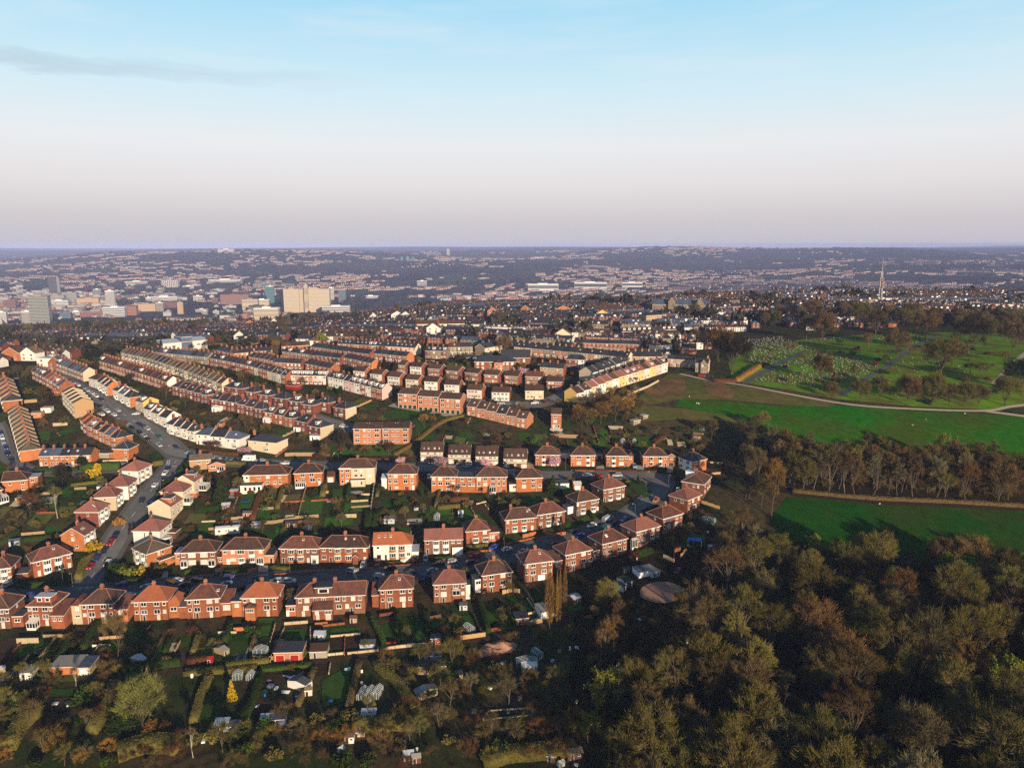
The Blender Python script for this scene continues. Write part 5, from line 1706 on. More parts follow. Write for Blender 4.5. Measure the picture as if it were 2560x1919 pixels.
h=semi('three-storey orange-brick house with red garage door and paved yard','h',692,482,1020,478,wall='brick_orange',roof='roof_brown',eave=7.6,name='tall_semi_detached_house')
h.rows((6.4,3.9),((-.42,1.1),(-.22,1.5),(.12,1.6),(.36,1.1)),1.2,1.3);h.door('f',.16*h.w,0,2.0,1.7,'door_red',name='garage_door');h.door('f',.38*h.w,0,1.0,m='frame');h.door('f',-.42*h.w,0);h.win('f',-.2*h.w,1.2,1.4,.9,2);h.pipe(-.32);h.pipe(.28);h.ext(-h.w/2-3,-h.w/2,1.5,6,5,'white','lean','roof_pale',1)
h=semi('long orange-brick block, left hipped house of the linked pair','h',1192,505,1478,505,wall='brick_orange',roof='roof_brown',eave=7.4,name='tall_semi_detached_house')
h.rows((6.2,3.9),((-.4,1.2),(-.14,1.6),(.16,1.7),(.38,1.1)),1.2,1.3);h.door('f',.16*h.w,0,1.3,2.0,'glass_pale');h.win('f',-.12*h.w,1.4,1.4,.9,2);h.pipe(.3)
h=semi('long orange-brick block, right hipped house of the linked pair','h',1706,512,2060,508,wall='brick_orange',roof='roof_brown',eave=7.4,name='tall_semi_detached_house')
h.rows((6.2,3.9),((-.4,1.3),(-.2,1.5),(.05,1.6),(.24,1.1),(.4,1.1)),1.2,1.3);h.conservatory(-.06*h.w,.14*h.w,1.8,2.6,.6,base=.3);h.win('f',.3*h.w,1.3,.8,.9,1);h.pipe(-.46);h.pipe(.17)
h=semi('orange-brick linking wing with flat dark roof between the two hipped houses','h',1482,508,1700,510,wall='brick_orange',roof='roof_felt',eave=6.8,kind='flat',depth=8,chim=(),name='linking_wing',ridge=None)
h.rows((5.9,),((-.2,1.3),(.2,1.5)),1.2,1.1);h.rows((3.6,),((-.36,1.3),(-.12,1.4),(.2,1.3),(.38,1.2)),1.2,1.1);h.door('f',-.4*h.w,.4,1.5,2.0,'glass_pale')
h=semi('small orange-brick hipped semi at the end of the garden-back row','i',200,592,455,582,wall='brick_orange',roof='roof_brown',eave=6.6)
h.rows((5.2,2.6),((-.2,1.6),(.15,1.5)),1.2,1.3);h.win('f',.42*h.w,2.6,1.2,1.2,1);h.pipe(.28);h.ext(-h.w/2-3,-h.w/2,.5,5,3.2,'white','flat');h.win('f',-h.w/2-.8,2.2,1.3,1.1,2,y=-.5)
# --- town houses and semis above the upper road
TB=[('c',1068,1250,1322,1252,'leftmost'),('c',1386,1282,1640,1284,'second'),('c',1702,1300,1958,1302,'third'),('i',76,350,304,356,'rightmost')]
for k,(c,x0,y0,x1,y1,wd)in enumerate(TB):
 h=semi(f'pale town house pair with steep brown gabled roof, {wd} of the matching four',c,x0,y0,x1,y1,name='town_house',group='matching brown-roofed town houses',wall='cream',side_wall='brick_orange',roof='roof_brown',kind='gable',eave=4.6,depth=9.5,rise=3.8,ridge=None,chim=())
 h.rows((3.7,),((-.38,.6),(-.32,.6),(-.16,1.3),(.16,1.3),(.32,.6),(.38,.6)),.6,1.0);h.ext(-h.w/2,h.w/2,-1.0,-.003,2.6,'wood_dark','flat','roof_brown',base=2.2,found=0)
 h.door('f',-.4*h.w,0,1.1,2.1,'frame');h.door('f',.4*h.w,0,1.1,2.1,'frame');h.door('f',-.15*h.w,0,2.4,2.1,'door_dark' if k%2 else 'wood_dark',name='garage_door');h.door('f',.15*h.w,0,2.4,2.1,'wood_dark' if k%2 else 'glass_pale',name='garage_door')
 for u in((-.35,-.15,.13,.33)):
  h.skylight(u,.12,.8 if abs(u)<.2 else .5,.9,'glass_pale' if(u>0 and k in(0,2,3))else 'glass_mid')
SB=[(388,330,630,330,'with white bays behind the pink blossom tree'),(738,335,978,335,'with a white door, beside the grey garage'),(1088,340,1300,340,'with one white window stack and pink side wing'),(1450,345,1690,345,'with an arched link to a side room')]
for k,(x0,y0,x1,y1,wd)in enumerate(SB):
 h=semi(f'orange-brick semi on the upper road {wd}','i',x0,y0,x1,y1,wall='brick_orange',roof='roof_brown',eave=5.6)
 for u,on in((-.17,k!=1),(.2,True)):
  if on and not(k==2 and u>0):
   h.bay(u*h.w,.1,5.4,2.1,.5,'frame' if k in(0,2)or u>0 else 'brick_pink',2,round_=False)
  else:
   h.win('f',u*h.w,4.3,1.9,1.3,3);h.win('f',u*h.w,1.6,1.9,1.3,3,'glass_pale')
 for u in(-.42,.42):
  h.win('f',u*h.w,4.4,.9,1.0,1);h.door('f',u*h.w,0,m=('door_red' if u<0 else 'frame')if k in(0,1)else 'door_dark')
 if k==2:
  h.ext(h.w/2,h.w/2+2.6,0.2,7,5.2,'brick_pink','hip','roof_brown',1.6);h.win('f',h.w/2+1.2,4.2,1.0,1.0,1,y=-.2)
 if k==3:
  h.ext(h.w/2,h.w/2+4,1.2,6,5.0,'brick_orange','gable','roof_brown',1.2);h.win('f',h.w/2+2.4,4.0,1.6,1.0,2,y=-1.2);h.door('f',h.w/2+2,0,2.4,2.0,'door_dark',y=-1.2,name='garage_door')
  # --- blocks of flats
FA=[('c',296,1062,614,1062,'left block of the low pair facing the lawn'),('c',628,1058,938,1058,'right block of the low pair facing the lawn')]
for c,x0,y0,x1,y1,wd in FA:
 h=semi(f'three-storey orange-brick flats, {wd}',c,x0,y0,x1,y1,name='block_of_flats',cat='flats',group='orange brick blocks of flats',wall='brick_pink',roof='roof_brown',kind='gable',eave=8.3,depth=10.5,rise=2.2,ridge=None,chim=())
 for z in(7.3,4.6,1.9):
  for u,w_ in((-.36,2.0),(-.1,1.0),(.08,1.0),(.35,2.0)):
   h.win('f',u*h.w,z,w_,1.3 if w_>1.5 else 1.0,2)
 h.pipe(.0);h.pipe(-.48);h.skylight(-.05,.38,.3,.3);h.skylight(.05,.38,.3,.3)
FB=[(812,640,1026,662,'left'),(1040,668,1276,694,'middle'),(1292,700,1528,722,'right')]
for x0,y0,x1,y1,wd in FB:
 h=semi(f'{wd} block of the stepped orange-brick flats over green garage doors','c',x0,y0,x1,y1,name='block_of_flats',cat='flats',group='orange brick blocks of flats',wall='brick_pink',roof='roof_brown',kind='gable',eave=8.4,depth=11,rise=2.4,ridge=None,chim=())
 for z in(7.3,4.7):
  for u,w_ in((-.38,1.8),(-.12,1.0),(.1,1.0),(.36,1.8)):
   h.win('f',u*h.w,z,w_,1.3 if w_>1.5 else 1.0,2)
 for u in(-.38,-.13,.12,.37):
  h.door('f',u*h.w,0,2.0,2.2,'door_green',name='garage_door')
 h.pipe(.22,'brick_dark');h.pipe(-.5)
h=semi('narrow three-storey pinkish house with flat brown roof by the bare orange trees','d',450,885,566,890,name='tower_house',wall='brick_pink',roof='roof_brown',kind='gable',eave=8.2,depth=9,rise=2.4,ridge=None,chim=())
h.rows((6.9,4.3),((-.1,1.6),),1.6,1.1);h.rows((1.6,),(-.25,0,.25),.8,1.5);h.ext(-h.w/2-.4,h.w/2+.6,-2.2,-.003,.4,'concrete','flat','concrete')
terrace(('c',1600,720),('d',165,885),6,'the pink-walled terrace behind the stepped flats','brick_pink',['roof_brown','roof_brown','roof_slate'],5.2,8.5,3.0,chim=None,ridge='ridge_pale',sky=.9,dorm=.1,cname='town house')
# --- gabled semis in two matching tiers
NB=[('c',296,305,424,322),('c',488,340,622,358),('c',688,370,826,390),('c',896,405,1042,424),('c',1112,430,1262,446),('c',1340,468,1512,482),('c',1600,530,1772,545),('c',1886,560,2088,570),('d',152,545,364,545)]
for k,(c,x0,y0,x1,y1)in enumerate(NB):
 wl=['white','white','white','cream','white','white','pink','white','cream'][k]
 h=semi(f'{wl}-fronted gabled semi with brown roof, {nth(k + 1)} from left in lower matching tier',c,x0,y0,x1,y1,group='lower tier of gabled semis',wall=wl,side_wall='brick_red',roof='roof_brown',kind='gable',eave=5.3,depth=8.5,rise=2.5,ridge=None,chim=((0,.5),),chim_h=.9,found=5)
 h.rows((4.1,1.5),(-.33,-.12,.12,.33),1.3,1.0,2);h.door('f',-.02*h.w,0)
OB=[('c',812,235,890,245),('c',946,252,1076,268),('c',1150,275,1292,292),('c',1356,298,1502,322),('c',1576,322,1736,345),('c',1796,350,1962,365),('c',2032,362,2190,380),('d',152,372,350,384),('d',398,432,582,442)]
for k,(c,x0,y0,x1,y1)in enumerate(OB):
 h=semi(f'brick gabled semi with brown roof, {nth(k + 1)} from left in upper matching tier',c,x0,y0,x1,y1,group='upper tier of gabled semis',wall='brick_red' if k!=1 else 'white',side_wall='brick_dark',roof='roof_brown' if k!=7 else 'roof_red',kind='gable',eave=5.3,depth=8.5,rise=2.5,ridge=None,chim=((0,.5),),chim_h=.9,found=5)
 h.rows((4.1,1.5),(-.33,-.12,.12,.33),1.3,1.0,2);h.door('f',.02*h.w,0)
 # --- lower left corner and the houses around it
h=semi('brick semi with flat grey dormer above the curved side road','a',40,1625,330,1590,name='detached_house',wall='brick_orange',roof='roof_brown',eave=5.4,kind='hipr')
h.win('f',-.2*h.w,3.9,1.2,1.1,2);h.win('f',.3*h.w,3.9,1.2,1.1,2);h.win('f',.3*h.w,1.4,1.2,1.1,2);h.ext(h.w/2-.5,h.w/2+3.5,2,9,5.2,'brick_orange','flat','roof_pale');h.win('f',h.w/2+1.4,4.0,1.2,1.2,2,y=-2)
h=semi('brick house at the left edge with white conservatory roof','f',-90,640,40,600,name='detached_house',wall='brick_orange',roof='roof_brown',eave=5.4)
h.rows((4.0,1.4),(-.2,.2),1.2,1.2);h.conservatory(-1,3.5,3,2.4,.8)
h=semi('hipped brick house facing the hill road grass corner','a',1312,1235,1490,1240,name='detached_house',wall='brick_orange',roof='roof_slate',eave=5.6,depth=8.5,ridge='ridge_pale')
h.rows((4.2,1.6),((.3,1.1),),1.0,1.2);h.ext(-h.w/2-2.8,-h.w/2,1,6,3.0,'brick_orange','lean','roof_red',1);h.ext(-h.w/2-10,-h.w/2-3,1,7,2.5,'concrete','flat','roof_felt')
# ------------------------------------------------------------------ terraced streets, house by house
terrace(('v',740,880),('v',1100,1020),9,'the blue-slated row beside the far hill road',['stone','stone','brick_pink'],['roof_blue','roof_blue','roof_slate'],5.6,8,2.8,end_wall='cream')
terrace(('v',1175,1085),('v',1285,1120),1,'the white bays near the far hill road','white','roof_brown',5.6,9,2.8,kind='hip',cname='semi-detached house')
terrace(('v',1290,1125),('v',1425,1215),3,'the short bay-fronted row above the hill road','white',['roof_slate','roof_brown'],5.6,8,2.8,end_wall='brick_orange',bays=True,kind='gable',ridge='ridge_pale')
terrace(('v',1490,1235),('v',1720,1365),3,'the white slate-roofed row above the hill road','white',['roof_slate','roof_blue'],5.6,8,2.8,end_wall='brick_orange',bays=True,kind='hipend',ridge='ridge_pale')
terrace(('v',1785,1385),('v',1890,1435),1,'the tan-roofed infill beside the hill road','cream','roof_tan',5.6,9,2.2,end_wall='yellow',chim=None)
terrace(('a',1660,745),('a',1930,880),3,'the pale dark-roofed row by the lamp post','white',['roof_slate'],5.4,8,2.8,bays=True,ridge='ridge_pale')
terrace(('b',82,930),('b',402,1035),4,'the white row with blue roof panels','white',['roof_blue','roof_slate','roof_slate'],5.4,8.5,2.8,bays=True,kind='hipend',ridge='ridge_pale')
terrace(('b',420,1055),('b',920,1125),3,'the long-fronted white row above the junction',['white','cream'],['roof_slate','roof_blue'],5.4,9,2.8,bays=True,kind='hipend',chim='brick_orange')
terrace(('b',1020,1118),('b',1345,1178),1,'the cream pair before the pink blossom','cream','roof_slate',5.4,9.5,2.6,bays=True,kind='hip',chim='brick_orange',cname='semi-detached house')
terrace(('v',425,985),('v',800,1205),8,'the brick row backing onto west gardens',['brick_red','brick_pink','brick_red'],['roof_slate','roof_slate','roof_pink','roof_blue'],5.4,8,2.8,ridge='ridge')
terrace(('v',828,1320),('v',990,1505),5,'the tall tan stepped row','cream','roof_tan',8.0,9.5,2.2,end_wall='brick_tan',chim=None,ridge='ridge_pale',floors=3,sky=0,dorm=0,cname='town house')
terrace(('a',930,880),('a',1000,960),2,'the brick pair below the tan stepped row','brick_red','roof_red',5.6,8.5,2.8,end_wall='brick_red',ridge='ridge')
terrace(('a',1012,960),('a',1350,1120),5,'the brick row beside the hill road corner','brick_orange',['roof_slate','roof_blue'],5.6,8.5,2.8,ridge='ridge_pale',kind='hipend',first_end='brick_orange')
terrace(('a',-50,420),('a',45,690),6,'the stepped row at the left picture edge',['stone','brick_mid'],['roof_pink','roof_slate'],5.6,9,2.8,end_wall='brick_orange',ridge='ridge',kind='hipend',sky=0,dorm=0)
terrace(('a',100,770),('a',240,1275),11,'the ribbed stepped row facing the west road','stone','roof_tan',5.6,9,2.8,end_wall='brick_orange',ridge='ridge_pale',kind='hipend',sky=0,dorm=0)
terrace(('a',455,1315),('a',1060,1300),5,'the red row facing the hedges','brick_orange',['roof_slate','roof_slate','roof_blue'],5.2,8.5,2.6,end_wall='brick_orange')
terrace(('v',1305,850),('w',205,1150),22,'the long brown-roofed row above the gardens',['brick_red','brick_pink','brick_red'],['roof_brown','roof_brown','roof_slate'],5.6,8,2.8,end_wall='white',sky=.05,dorm=.1)
terrace(('b',142,490),('b',560,605),5,'the slate-hipped row behind dark garden trees','brick_dark','roof_slate',5.4,8.5,2.8,ridge='ridge',kind='hipend',chim='brick_red')
terrace(('b',588,640),('b',872,692),3,'the middle slate-hipped row behind white conservatory','brick_dark','roof_slate',5.4,8.5,2.8,ridge='ridge',kind='hipend')
terrace(('b',885,695),('b',1190,775),3,'the slate row behind the rusty garden tree','brick_dark','roof_slate',5.4,8.5,2.8,ridge='ridge',kind='hipend')
terrace(('b',1200,790),('b',1545,880),3,'the slate row with box dormers','brick_red','roof_slate',5.4,8.5,2.8,ridge='ridge',kind='hipend',dorm=.9,sky=0)
terrace(('b',1555,885),('b',1850,1005),2,'the slate pair ending in a cream wall','brick_dark','roof_slate',5.6,9,2.8,ridge='ridge',kind='hipend',end_wall='cream')
terrace(('v',1600,735),('w',925,1175),24,'the stone row along the parked-up street',['stone','stone','cream'],['roof_tan','roof_tan','roof_brown','roof_slate'],5.6,8.5,2.8,end_wall='cream',bays=True,ridge='ridge_pale',sky=.05,dorm=.02)
SM=[('w',960,1195,1190,1245),('w',1235,1262,1345,1292),('w',1402,1302,1560,1335),('w',1592,1340,1762,1385),('w',1800,1385,1955,1425),('w',1972,1432,2125,1468),('r',802,1505,955,1545),('r',1022,1575,1180,1625)]
for k,(c,x0,y0,x1,y1)in enumerate(SM):
 terrace((c,x0,y0),(c,x1,y1),1,'the line of hipped slate pairs','brick_dark','roof_slate',5.6,8.5,2.8,bays=True,kind='hip',ridge='ridge',end_wall='cream' if k==7 else None,cname='semi-detached house',label=f'dark brick bay-fronted pair under hipped slate, {nth(k + 1)} from left in their line')
terrace(('w',20,730),('w',740,800),13,'the blue-slate row below the white depot','stone',['roof_blue','roof_blue','roof_slate'],5.4,8,2.8,sky=.05,dorm=.05)
terrace(('w',762,810),('w',1340,930),10,'the red row with blue roof patches','brick_red',['roof_slate','roof_slate','roof_blue'],5.4,8,2.8,dorm=.2)
terrace(('w',1342,935),('w',1762,1060),7,'the cream row behind the red shed',['cream','white','brick_red','cream'],'roof_slate',5.6,8.5,2.8,sky=.5,dorm=0)
terrace(('w',1830,1050),('r',920,1165),8,'the pinkish row with white dormers',['brick_pink','pink','brick_pink'],'roof_slate',5.6,8.5,2.8,sky=.25,dorm=.5)
terrace(('r',950,1190),('r',1660,1370),10,'the cream row above the stepped flats',['cream','white','white','pink','brick_red'],'roof_slate',6.2,8.5,2.8,sky=.25,dorm=.5,end_wall='pink',chim='brick_dark')
terrace(('w',1080,750),('w',1590,700),8,'the red row tilted below the brown hall','brick_orange','roof_slate',5.4,8,2.4,sky=.05,dorm=0)
terrace(('w',850,695),('w',1060,745),3,'the short red row beside bare rusty tree','brick_red','roof_slate',5.4,8,2.4,sky=0,dorm=0)
terrace(('w',1280,790),('w',1605,850),5,'the upper red row, west part','brick_red','roof_slate',5.4,8,2.6,sky=0,dorm=0,ridge='ridge')
terrace(('w',1612,870),('r',590,995),7,'the upper red row, middle part','brick_red','roof_slate',5.4,8,2.6,sky=0,dorm=0,bays=True)
terrace(('r',650,990),('r',980,1060),6,'the upper red row with orange gable end','brick_red','roof_slate',5.4,8,2.6,sky=0,dorm=0,end_wall='brick_orange',bays=True)
terrace(('r',340,755),('r',705,735),6,'the brown-roofed red row behind bare orange tree','brick_orange','roof_brown',5.4,9,2.6,sky=0,dorm=0,chim=None)
terrace(('r',722,755),('r',1140,815),7,'the far red row, first stretch','brick_dark','roof_slate',5.4,8,2.6,sky=0,dorm=0)
terrace(('r',1150,820),('r',1490,860),6,'the far red row, second stretch','brick_dark','roof_slate',5.4,8,2.6,sky=0,dorm=0,bays=True)
terrace(('r',1545,850),('r',1980,895),7,'the far red row ending above the conifers','brick_red','roof_slate',5.4,8.5,2.6,sky=.1,dorm=0,end_wall='brick_orange',bays=True)
terrace(('r',345,820),('r',715,865),7,'the second far red row, west end','brick_red','roof_slate',5.2,8,2.4,sky=0,dorm=.1)
terrace(('r',722,870),('r',1110,915),7,'the second far red row, centre','brick_dark','roof_slate',5.2,8,2.4,sky=0,dorm=0)
terrace(('r',1150,905),('r',1520,985),6,'the second far red row before dark conifers','brick_red','roof_slate',5.2,8.5,2.4,sky=0,dorm=0,end_wall='brick_orange')
terrace(('r',1080,715),('r',2100,775),18,'the slate row studded with white roof lights',['pink','brick_red','cream'],'roof_slate',5.4,8,2.8,sky=.55,dorm=.3)
terrace(('s',420,775),('s',750,770),6,'the stone row by the club car park','stone',['roof_slate','roof_brown'],5.8,9,3.0,bays=True,kind='hipend',sky=.1,dorm=0)
terrace(('s',120,820),('s',400,830),4,'the dark row beside the bowling green',['brick_dark','brick_dark','stone'],'roof_slate',5.8,8,2.8,sky=.4,dorm=.3,end_wall='stone')
terrace(('s',1290,770),('t',680,1030),18,'the stone terrace with paired pale chimneys',['stone','stone','brick_pink','cream'],'roof_slate',6.0,9,3.2,bays=True,chim='brick_tan',sky=.3,dorm=0)
terrace(('t',690,1010),('t',1130,1010),5,'the brick-fronted end of the stone terrace','brick_tan','roof_slate',5.8,9,3.2,bays=True,chim='brick_tan',end_wall='brick_orange',sky=.1,dorm=0)
terrace(('t',1200,1030),('t',1560,1050),4,'the low brown terrace by the park gate','brick_tan','roof_slate',5.2,8,2.2,sky=0,dorm=0,chim=None,bays=True)
terrace(('t',-30,805),('t',830,830),15,'the red terrace behind the stone terrace','brick_red','roof_slate',5.2,8,2.4,sky=0,dorm=0)
terrace(('t',120,730),('t',1060,775),6,'the red hipped semis in the hilltop rows',['brick_red','brick_orange'],'roof_slate',5.4,9,3.0,kind='hip',gap=.15,bays=True,cname='semi-detached house',ridge='ridge')
terrace(('t',1040,855),('t',1270,830),2,'the white hipped pair near the park','white','roof_brown',5.4,8,2.4,kind='hip',gap=.15,cname='detached house')
terrace(('t',1330,815),('t',1800,800),4,'the mixed houses behind the big garden trees',['brick_red','white','brick_orange'],['roof_slate','roof_brown'],5.2,8,2.4,kind='hip',gap=.2,cname='detached house')
terrace(('t',1540,490),('t',2260,480),9,'the white hilltop bungalow row','white','roof_slate',4.4,8,2.6,kind='hip',gap=.1,dorm=.6,cname='bungalow',sky=0)
terrace(('t',1720,575),('t',2250,570),6,'the lower white bungalow row','white',['roof_slate','roof_brown'],4.0,8,2.4,kind='hip',gap=.15,cname='bungalow',sky=0,dorm=.1)
terrace(('t',1150,480),('t',1540,470),8,'the white shopfront row on the hilltop','white','roof_slate',5.4,8,2.4,sky=0,dorm=.3)
terrace(('t',600,640),('t',1320,610),11,'the dormer-studded dark row on the hilltop','brick_dark','roof_slate',4.6,8,2.8,dorm=.85,sky=0)
terrace(('d',922,345),('d',1330,195),6,'the short cream row above the cream terrace',['cream','stone','white'],'roof_slate',5.8,9.5,3.0,first_end='cream',bays=True,sky=.5,dorm=0,chim=None)
terrace(('d',745,610),('d',1790,225),14,'the sunlit cream terrace above the rough bank',['white','cream','pink','white','yellow','cream'],['roof_pink','roof_brown','roof_pink'],6.4,9.0,2.8,first_end='yellow',kind='gable',chim='brick_dark',sky=.4,dorm=.12)
terrace(('d',620,178),('d',830,188),3,'the white-ended row with the grey hip',['white','brick_dark','brick_dark'],'roof_slate',5.8,8.5,2.6,kind='hipend',end_wall='stone',sky=0,dorm=0,chim=None)
terrace(('d',322,270),('d',590,290),3,'the slate row with tall brick chimneys','brick_tan','roof_slate',5.6,8.5,2.8,end_wall='brick_red',chim='brick_orange',sky=.2,dorm=0)
h=semi('buff stone villa with two gabled bays beside the park path','t',1565,1105,1735,1120,name='villa',wall='stone',roof='roof_slate',eave=6.2,depth=8,kind='gable',ridge=None,chim=((.4,.5),),chim_m='brick_pink',side_wall='cream')
h.rows((4.8,1.8),(-.38,.1,.3),1.1,1.5);h.ext(-.05*h.w,.4*h.w,-1.4,-.003,6.2,'stone','gable','roof_slate',2.4);h.rows((4.8,1.8),(.08,.27),1.1,1.4,y=1.4)
h=semi('red-brick clubhouse with hipped slate roofs beside the bowling green','s',770,985,1310,985,name='clubhouse',cat='clubhouse',wall='brick_red',roof='roof_slate',eave=6.2,depth=12,rise=3.2,ridge=None,chim=())
h.rows((4.8,1.8),(-.42,-.3,-.1,.02,.2,.3,.42),1.4,1.6);h.ext(-.02*h.w,.2*h.w,-3,-.003,6.0,'brick_orange','hip','roof_slate',1.8);h.rows((4.6,1.8),(.04,.14),1.3,1.6,y=3)
h=semi('long hall with broad dark slate roof and brick gable by the clubhouse','s',1110,890,1500,895,name='church_hall',cat='hall',wall='brick_red',roof='roof_slate',eave=4.6,depth=12,rise=4.6,kind='gable',ridge=None,chim=(),side_wall='brick_orange')
h.rows((2.4,),(-.3,-.1,.1,.3),1.2,1.8);h.win('r',6,6,1.0,1.6,1)
h=semi('stone chapel-like house with blue slate roof by the car park','s',905,795,1140,745,name='detached_house',wall='cream',side_wall='stone',roof='roof_slate',eave=6,depth=9,kind='gable',ridge=None)
h.rows((4.6,1.8),(-.3,0,.3),1.1,1.4)
h=semi('long pale-walled hall with brown roof in the middle of the rooftops','s',5,470,640,440,name='school_hall',cat='hall',wall='cream',roof='roof_brown',eave=6.4,depth=12,rise=3,kind='gable',ridge=None,chim=())
h.rows((4.4,),tuple((i+.5)/14-.5 for i in range(14)),2.0,1.6)
h=semi('white depot with a blue sloping roof section among the terraces','w',140,640,735,585,name='depot',cat='warehouse',wall='white',roof='roof_pale',eave=7,depth=22,rise=2,kind='gable',ridge=None,chim=())
h.ext(-.08*h.w,.16*h.w,-.2,14,10.5,'roof_blue','flat','roof_blue');h.rows((4.0,),(-.4,-.25,.3,.42),2.4,1.4)
h=semi('stone school with blue slate roofs on the hilltop','t',1000,330,1760,330,name='school_building',cat='school',wall='stone',roof='roof_blue',eave=9,depth=14,rise=5,kind='gable',ridge=None,chim=())
h.ext(-.22*h.w,-.1*h.w,-3,6,12,'stone','gable','roof_blue',5);h.ext(.25*h.w,.4*h.w,-5,6,10,'stone','gable','roof_blue',6);h.rows((6,2.5),tuple((i+.5)/12-.5 for i in range(12)),1.6,2.2)
h=semi('curved-looking yellow stone block on the hilltop','t',920,490,1170,470,name='apartment_block',cat='building',wall='brick_tan',roof='roof_slate',eave=9,depth=12,rise=2.5,ridge=None,chim=())
h.rows((7.4,4.6,1.8),tuple((i+.5)/9-.5 for i in range(9)),1.2,1.5)
for k,(c,x,y,w_,wl,rf,lab)in enumerate([('w',1080,500,11,'white','roof_slate','white gabled house alone among dark slate roofs'),('w',1895,545,12,'white','roof_slate','white-gabled house beside the red hipped house'),('w',2080,570,13,'white','roof_red','red hipped white house near the round green tree'),
('w',1225,320,13,'brick_orange','roof_brown','orange brick gabled house amid the far trees'),('w',1560,295,10,'white','roof_slate','small white house amid the far trees'),('v',270,745,12,'white','roof_tan','white cottage with tan roof by the far west street'),
('v',30,745,14,'brick_orange','roof_brown','orange brick house at far left beyond the terraces'),('v',490,825,14,'white','roof_pale','white flat-roofed corner shop at the end of the hill road'),('v',640,870,9,'brick_red','roof_blue','brick corner house with blue roof at the far crossroads'),
('s',140,500,12,'white','roof_brown','white gabled house before the long pale hall'),('s',1830,580,12,'cream','roof_brown','cream double-gabled house on the hilltop'),('s',940,265,11,'brick_pink','roof_brown','steep pale gable among the far trees'),
('s',1380,235,10,'brick_orange','roof_brown','steep orange gable below the dark round tree'),('s',1840,240,16,'brick_pink','roof_red','red-roofed house with a white gable on the ridge'),('t',260,410,13,'yellow','roof_tan','yellow-lit gabled house on the hilltop'),
('r',1500,335,9,'white','roof_slate','narrow white gable among far slate roofs'),('r',1780,315,14,'white','roof_slate','broad white gable among far slate roofs'),('r',1905,320,11,'white','roof_slate','white house right of the broad white gable')]):
 p=at(c,x,y)
 q=p+Vector((w_,-2,0))
 q.z=Z(q.x,q.y)
 hh=House('detached_house',lab,'house',p,q,9,5.6,4.0,wl,rf,kind='flat' if 'flat-roofed' in lab else('hip' if 'hipped' in lab else 'front'),group='single houses among the far roofs',chim=((.3,.5),)if k%2 else())
 hh.rows((4.2,1.6),(-.25,.25),1.4,1.3)
 # ------------------------------------------------------------------ parked and passing cars
CARLIST={'steep hill road':[('v',815,975,'teal'),('v',860,1000,'white'),('v',910,1020,'dark blue'),('v',965,1050,'pale blue'),('v',1030,1080,'white'),('v',1100,1115,'grey'),('v',1150,1150,'silver'),('v',1205,1185,'silver'),('v',1260,1222,'white'),('v',1330,1262,'dark blue'),('v',1055,1185,'pale blue'),('v',1100,1212,'black'),('v',1150,1250,'red'),('v',1215,1297,'dark blue'),('v',1320,1362,'black'),('v',1368,1393,'silver'),
('v',1412,1420,'white'),('v',1500,1470,'white'),('v',1543,1508,'grey'),('v',1550,1408,'silver'),('a',1440,830,'black'),('a',1482,858,'silver'),('a',1520,888,'black'),('a',1562,915,'grey'),('a',1612,945,'black'),
('a',1658,972,'silver'),('a',1702,1018,'black'),('a',1600,838,'dark blue'),('a',1648,865,'blue'),('a',1690,890,'silver'),('a',1830,980,'teal'),('a',1828,1080,'silver'),('a',2020,1098,'dark blue'),
('f',1940,242,'dark blue'),('f',1903,298,'white'),('f',1790,437,'white'),('f',1642,612,'dark blue'),('f',1740,662,'pale blue'),('f',1335,1018,'dark blue'),('f',1278,1098,'red'),('f',1212,1185,'dark blue'),
('f',1125,1282,'blue'),('f',1050,1378,'red'),('f',1245,1340,'white')],
'west road':[('a',8,945,'blue'),('a',28,992,'white'),('a',40,1045,'pale blue'),('a',70,1115,'blue'),('a',88,1188,'dark blue'),('a',128,1248,'black'),('f',615,238,'white'),('f',800,236,'white'),('f',1085,216,'dark blue'),
('f',1200,212,'white'),('f',1430,192,'grey')],
'upper road':[('g',330,78,'pale blue'),('g',405,92,'pale blue'),('g',648,135,'silver'),('g',782,146,'teal'),('g',890,152,'black'),('g',1160,158,'silver'),('g',1438,190,'white'),('h',1590,225,'silver'),('h',1535,195,'grey'),
('i',900,440,'white'),('i',1010,442,'red'),('i',1195,440,'silver'),('i',1795,585,'white'),('i',1580,682,'orange')],
'lower road':[('i',945,935,'white'),('i',1268,875,'pale blue'),('i',1090,950,'teal'),('i',1165,918,'dark red'),('i',835,1035,'bright blue'),('i',742,1002,'black'),('i',590,1118,'black'),('i',110,1170,'white'),('i',275,1190,'silver'),
('h',1695,1262,'red'),('h',1660,1335,'dark blue'),('h',1430,1318,'silver'),('h',1275,1350,'black'),('h',1205,1425,'pale blue'),('h',720,1402,'dark red'),('h',590,1485,'white'),('h',280,1430,'silver'),('h',960,1445,'black'),
('g',790,1503,'blue'),('g',770,1580,'pale blue'),('g',1340,1552,'white'),('g',1490,1550,'white'),('g',1165,1548,'white'),('g',205,1545,'white'),('g',290,1595,'black'),('g',415,1535,'black'),('j',1015,145,'blue'),
('j',1215,168,'pale blue'),('j',1085,238,'silver'),('j',240,240,'blue')],
'parked-up terrace street':[('b',262,348,'silver'),('b',330,372,'white'),('b',405,395,'pale blue'),('b',520,440,'dark blue'),('b',565,455,'pale blue'),('b',615,470,'silver'),('b',765,512,'red'),('b',2040,852,'grey'),('b',2118,872,'white')],
'top road':[('c',1890,580,'black'),('c',1995,604,'silver'),('c',2090,610,'grey'),('c',2178,606,'silver'),('d',262,598,'white'),('d',392,582,'dark red')],
}
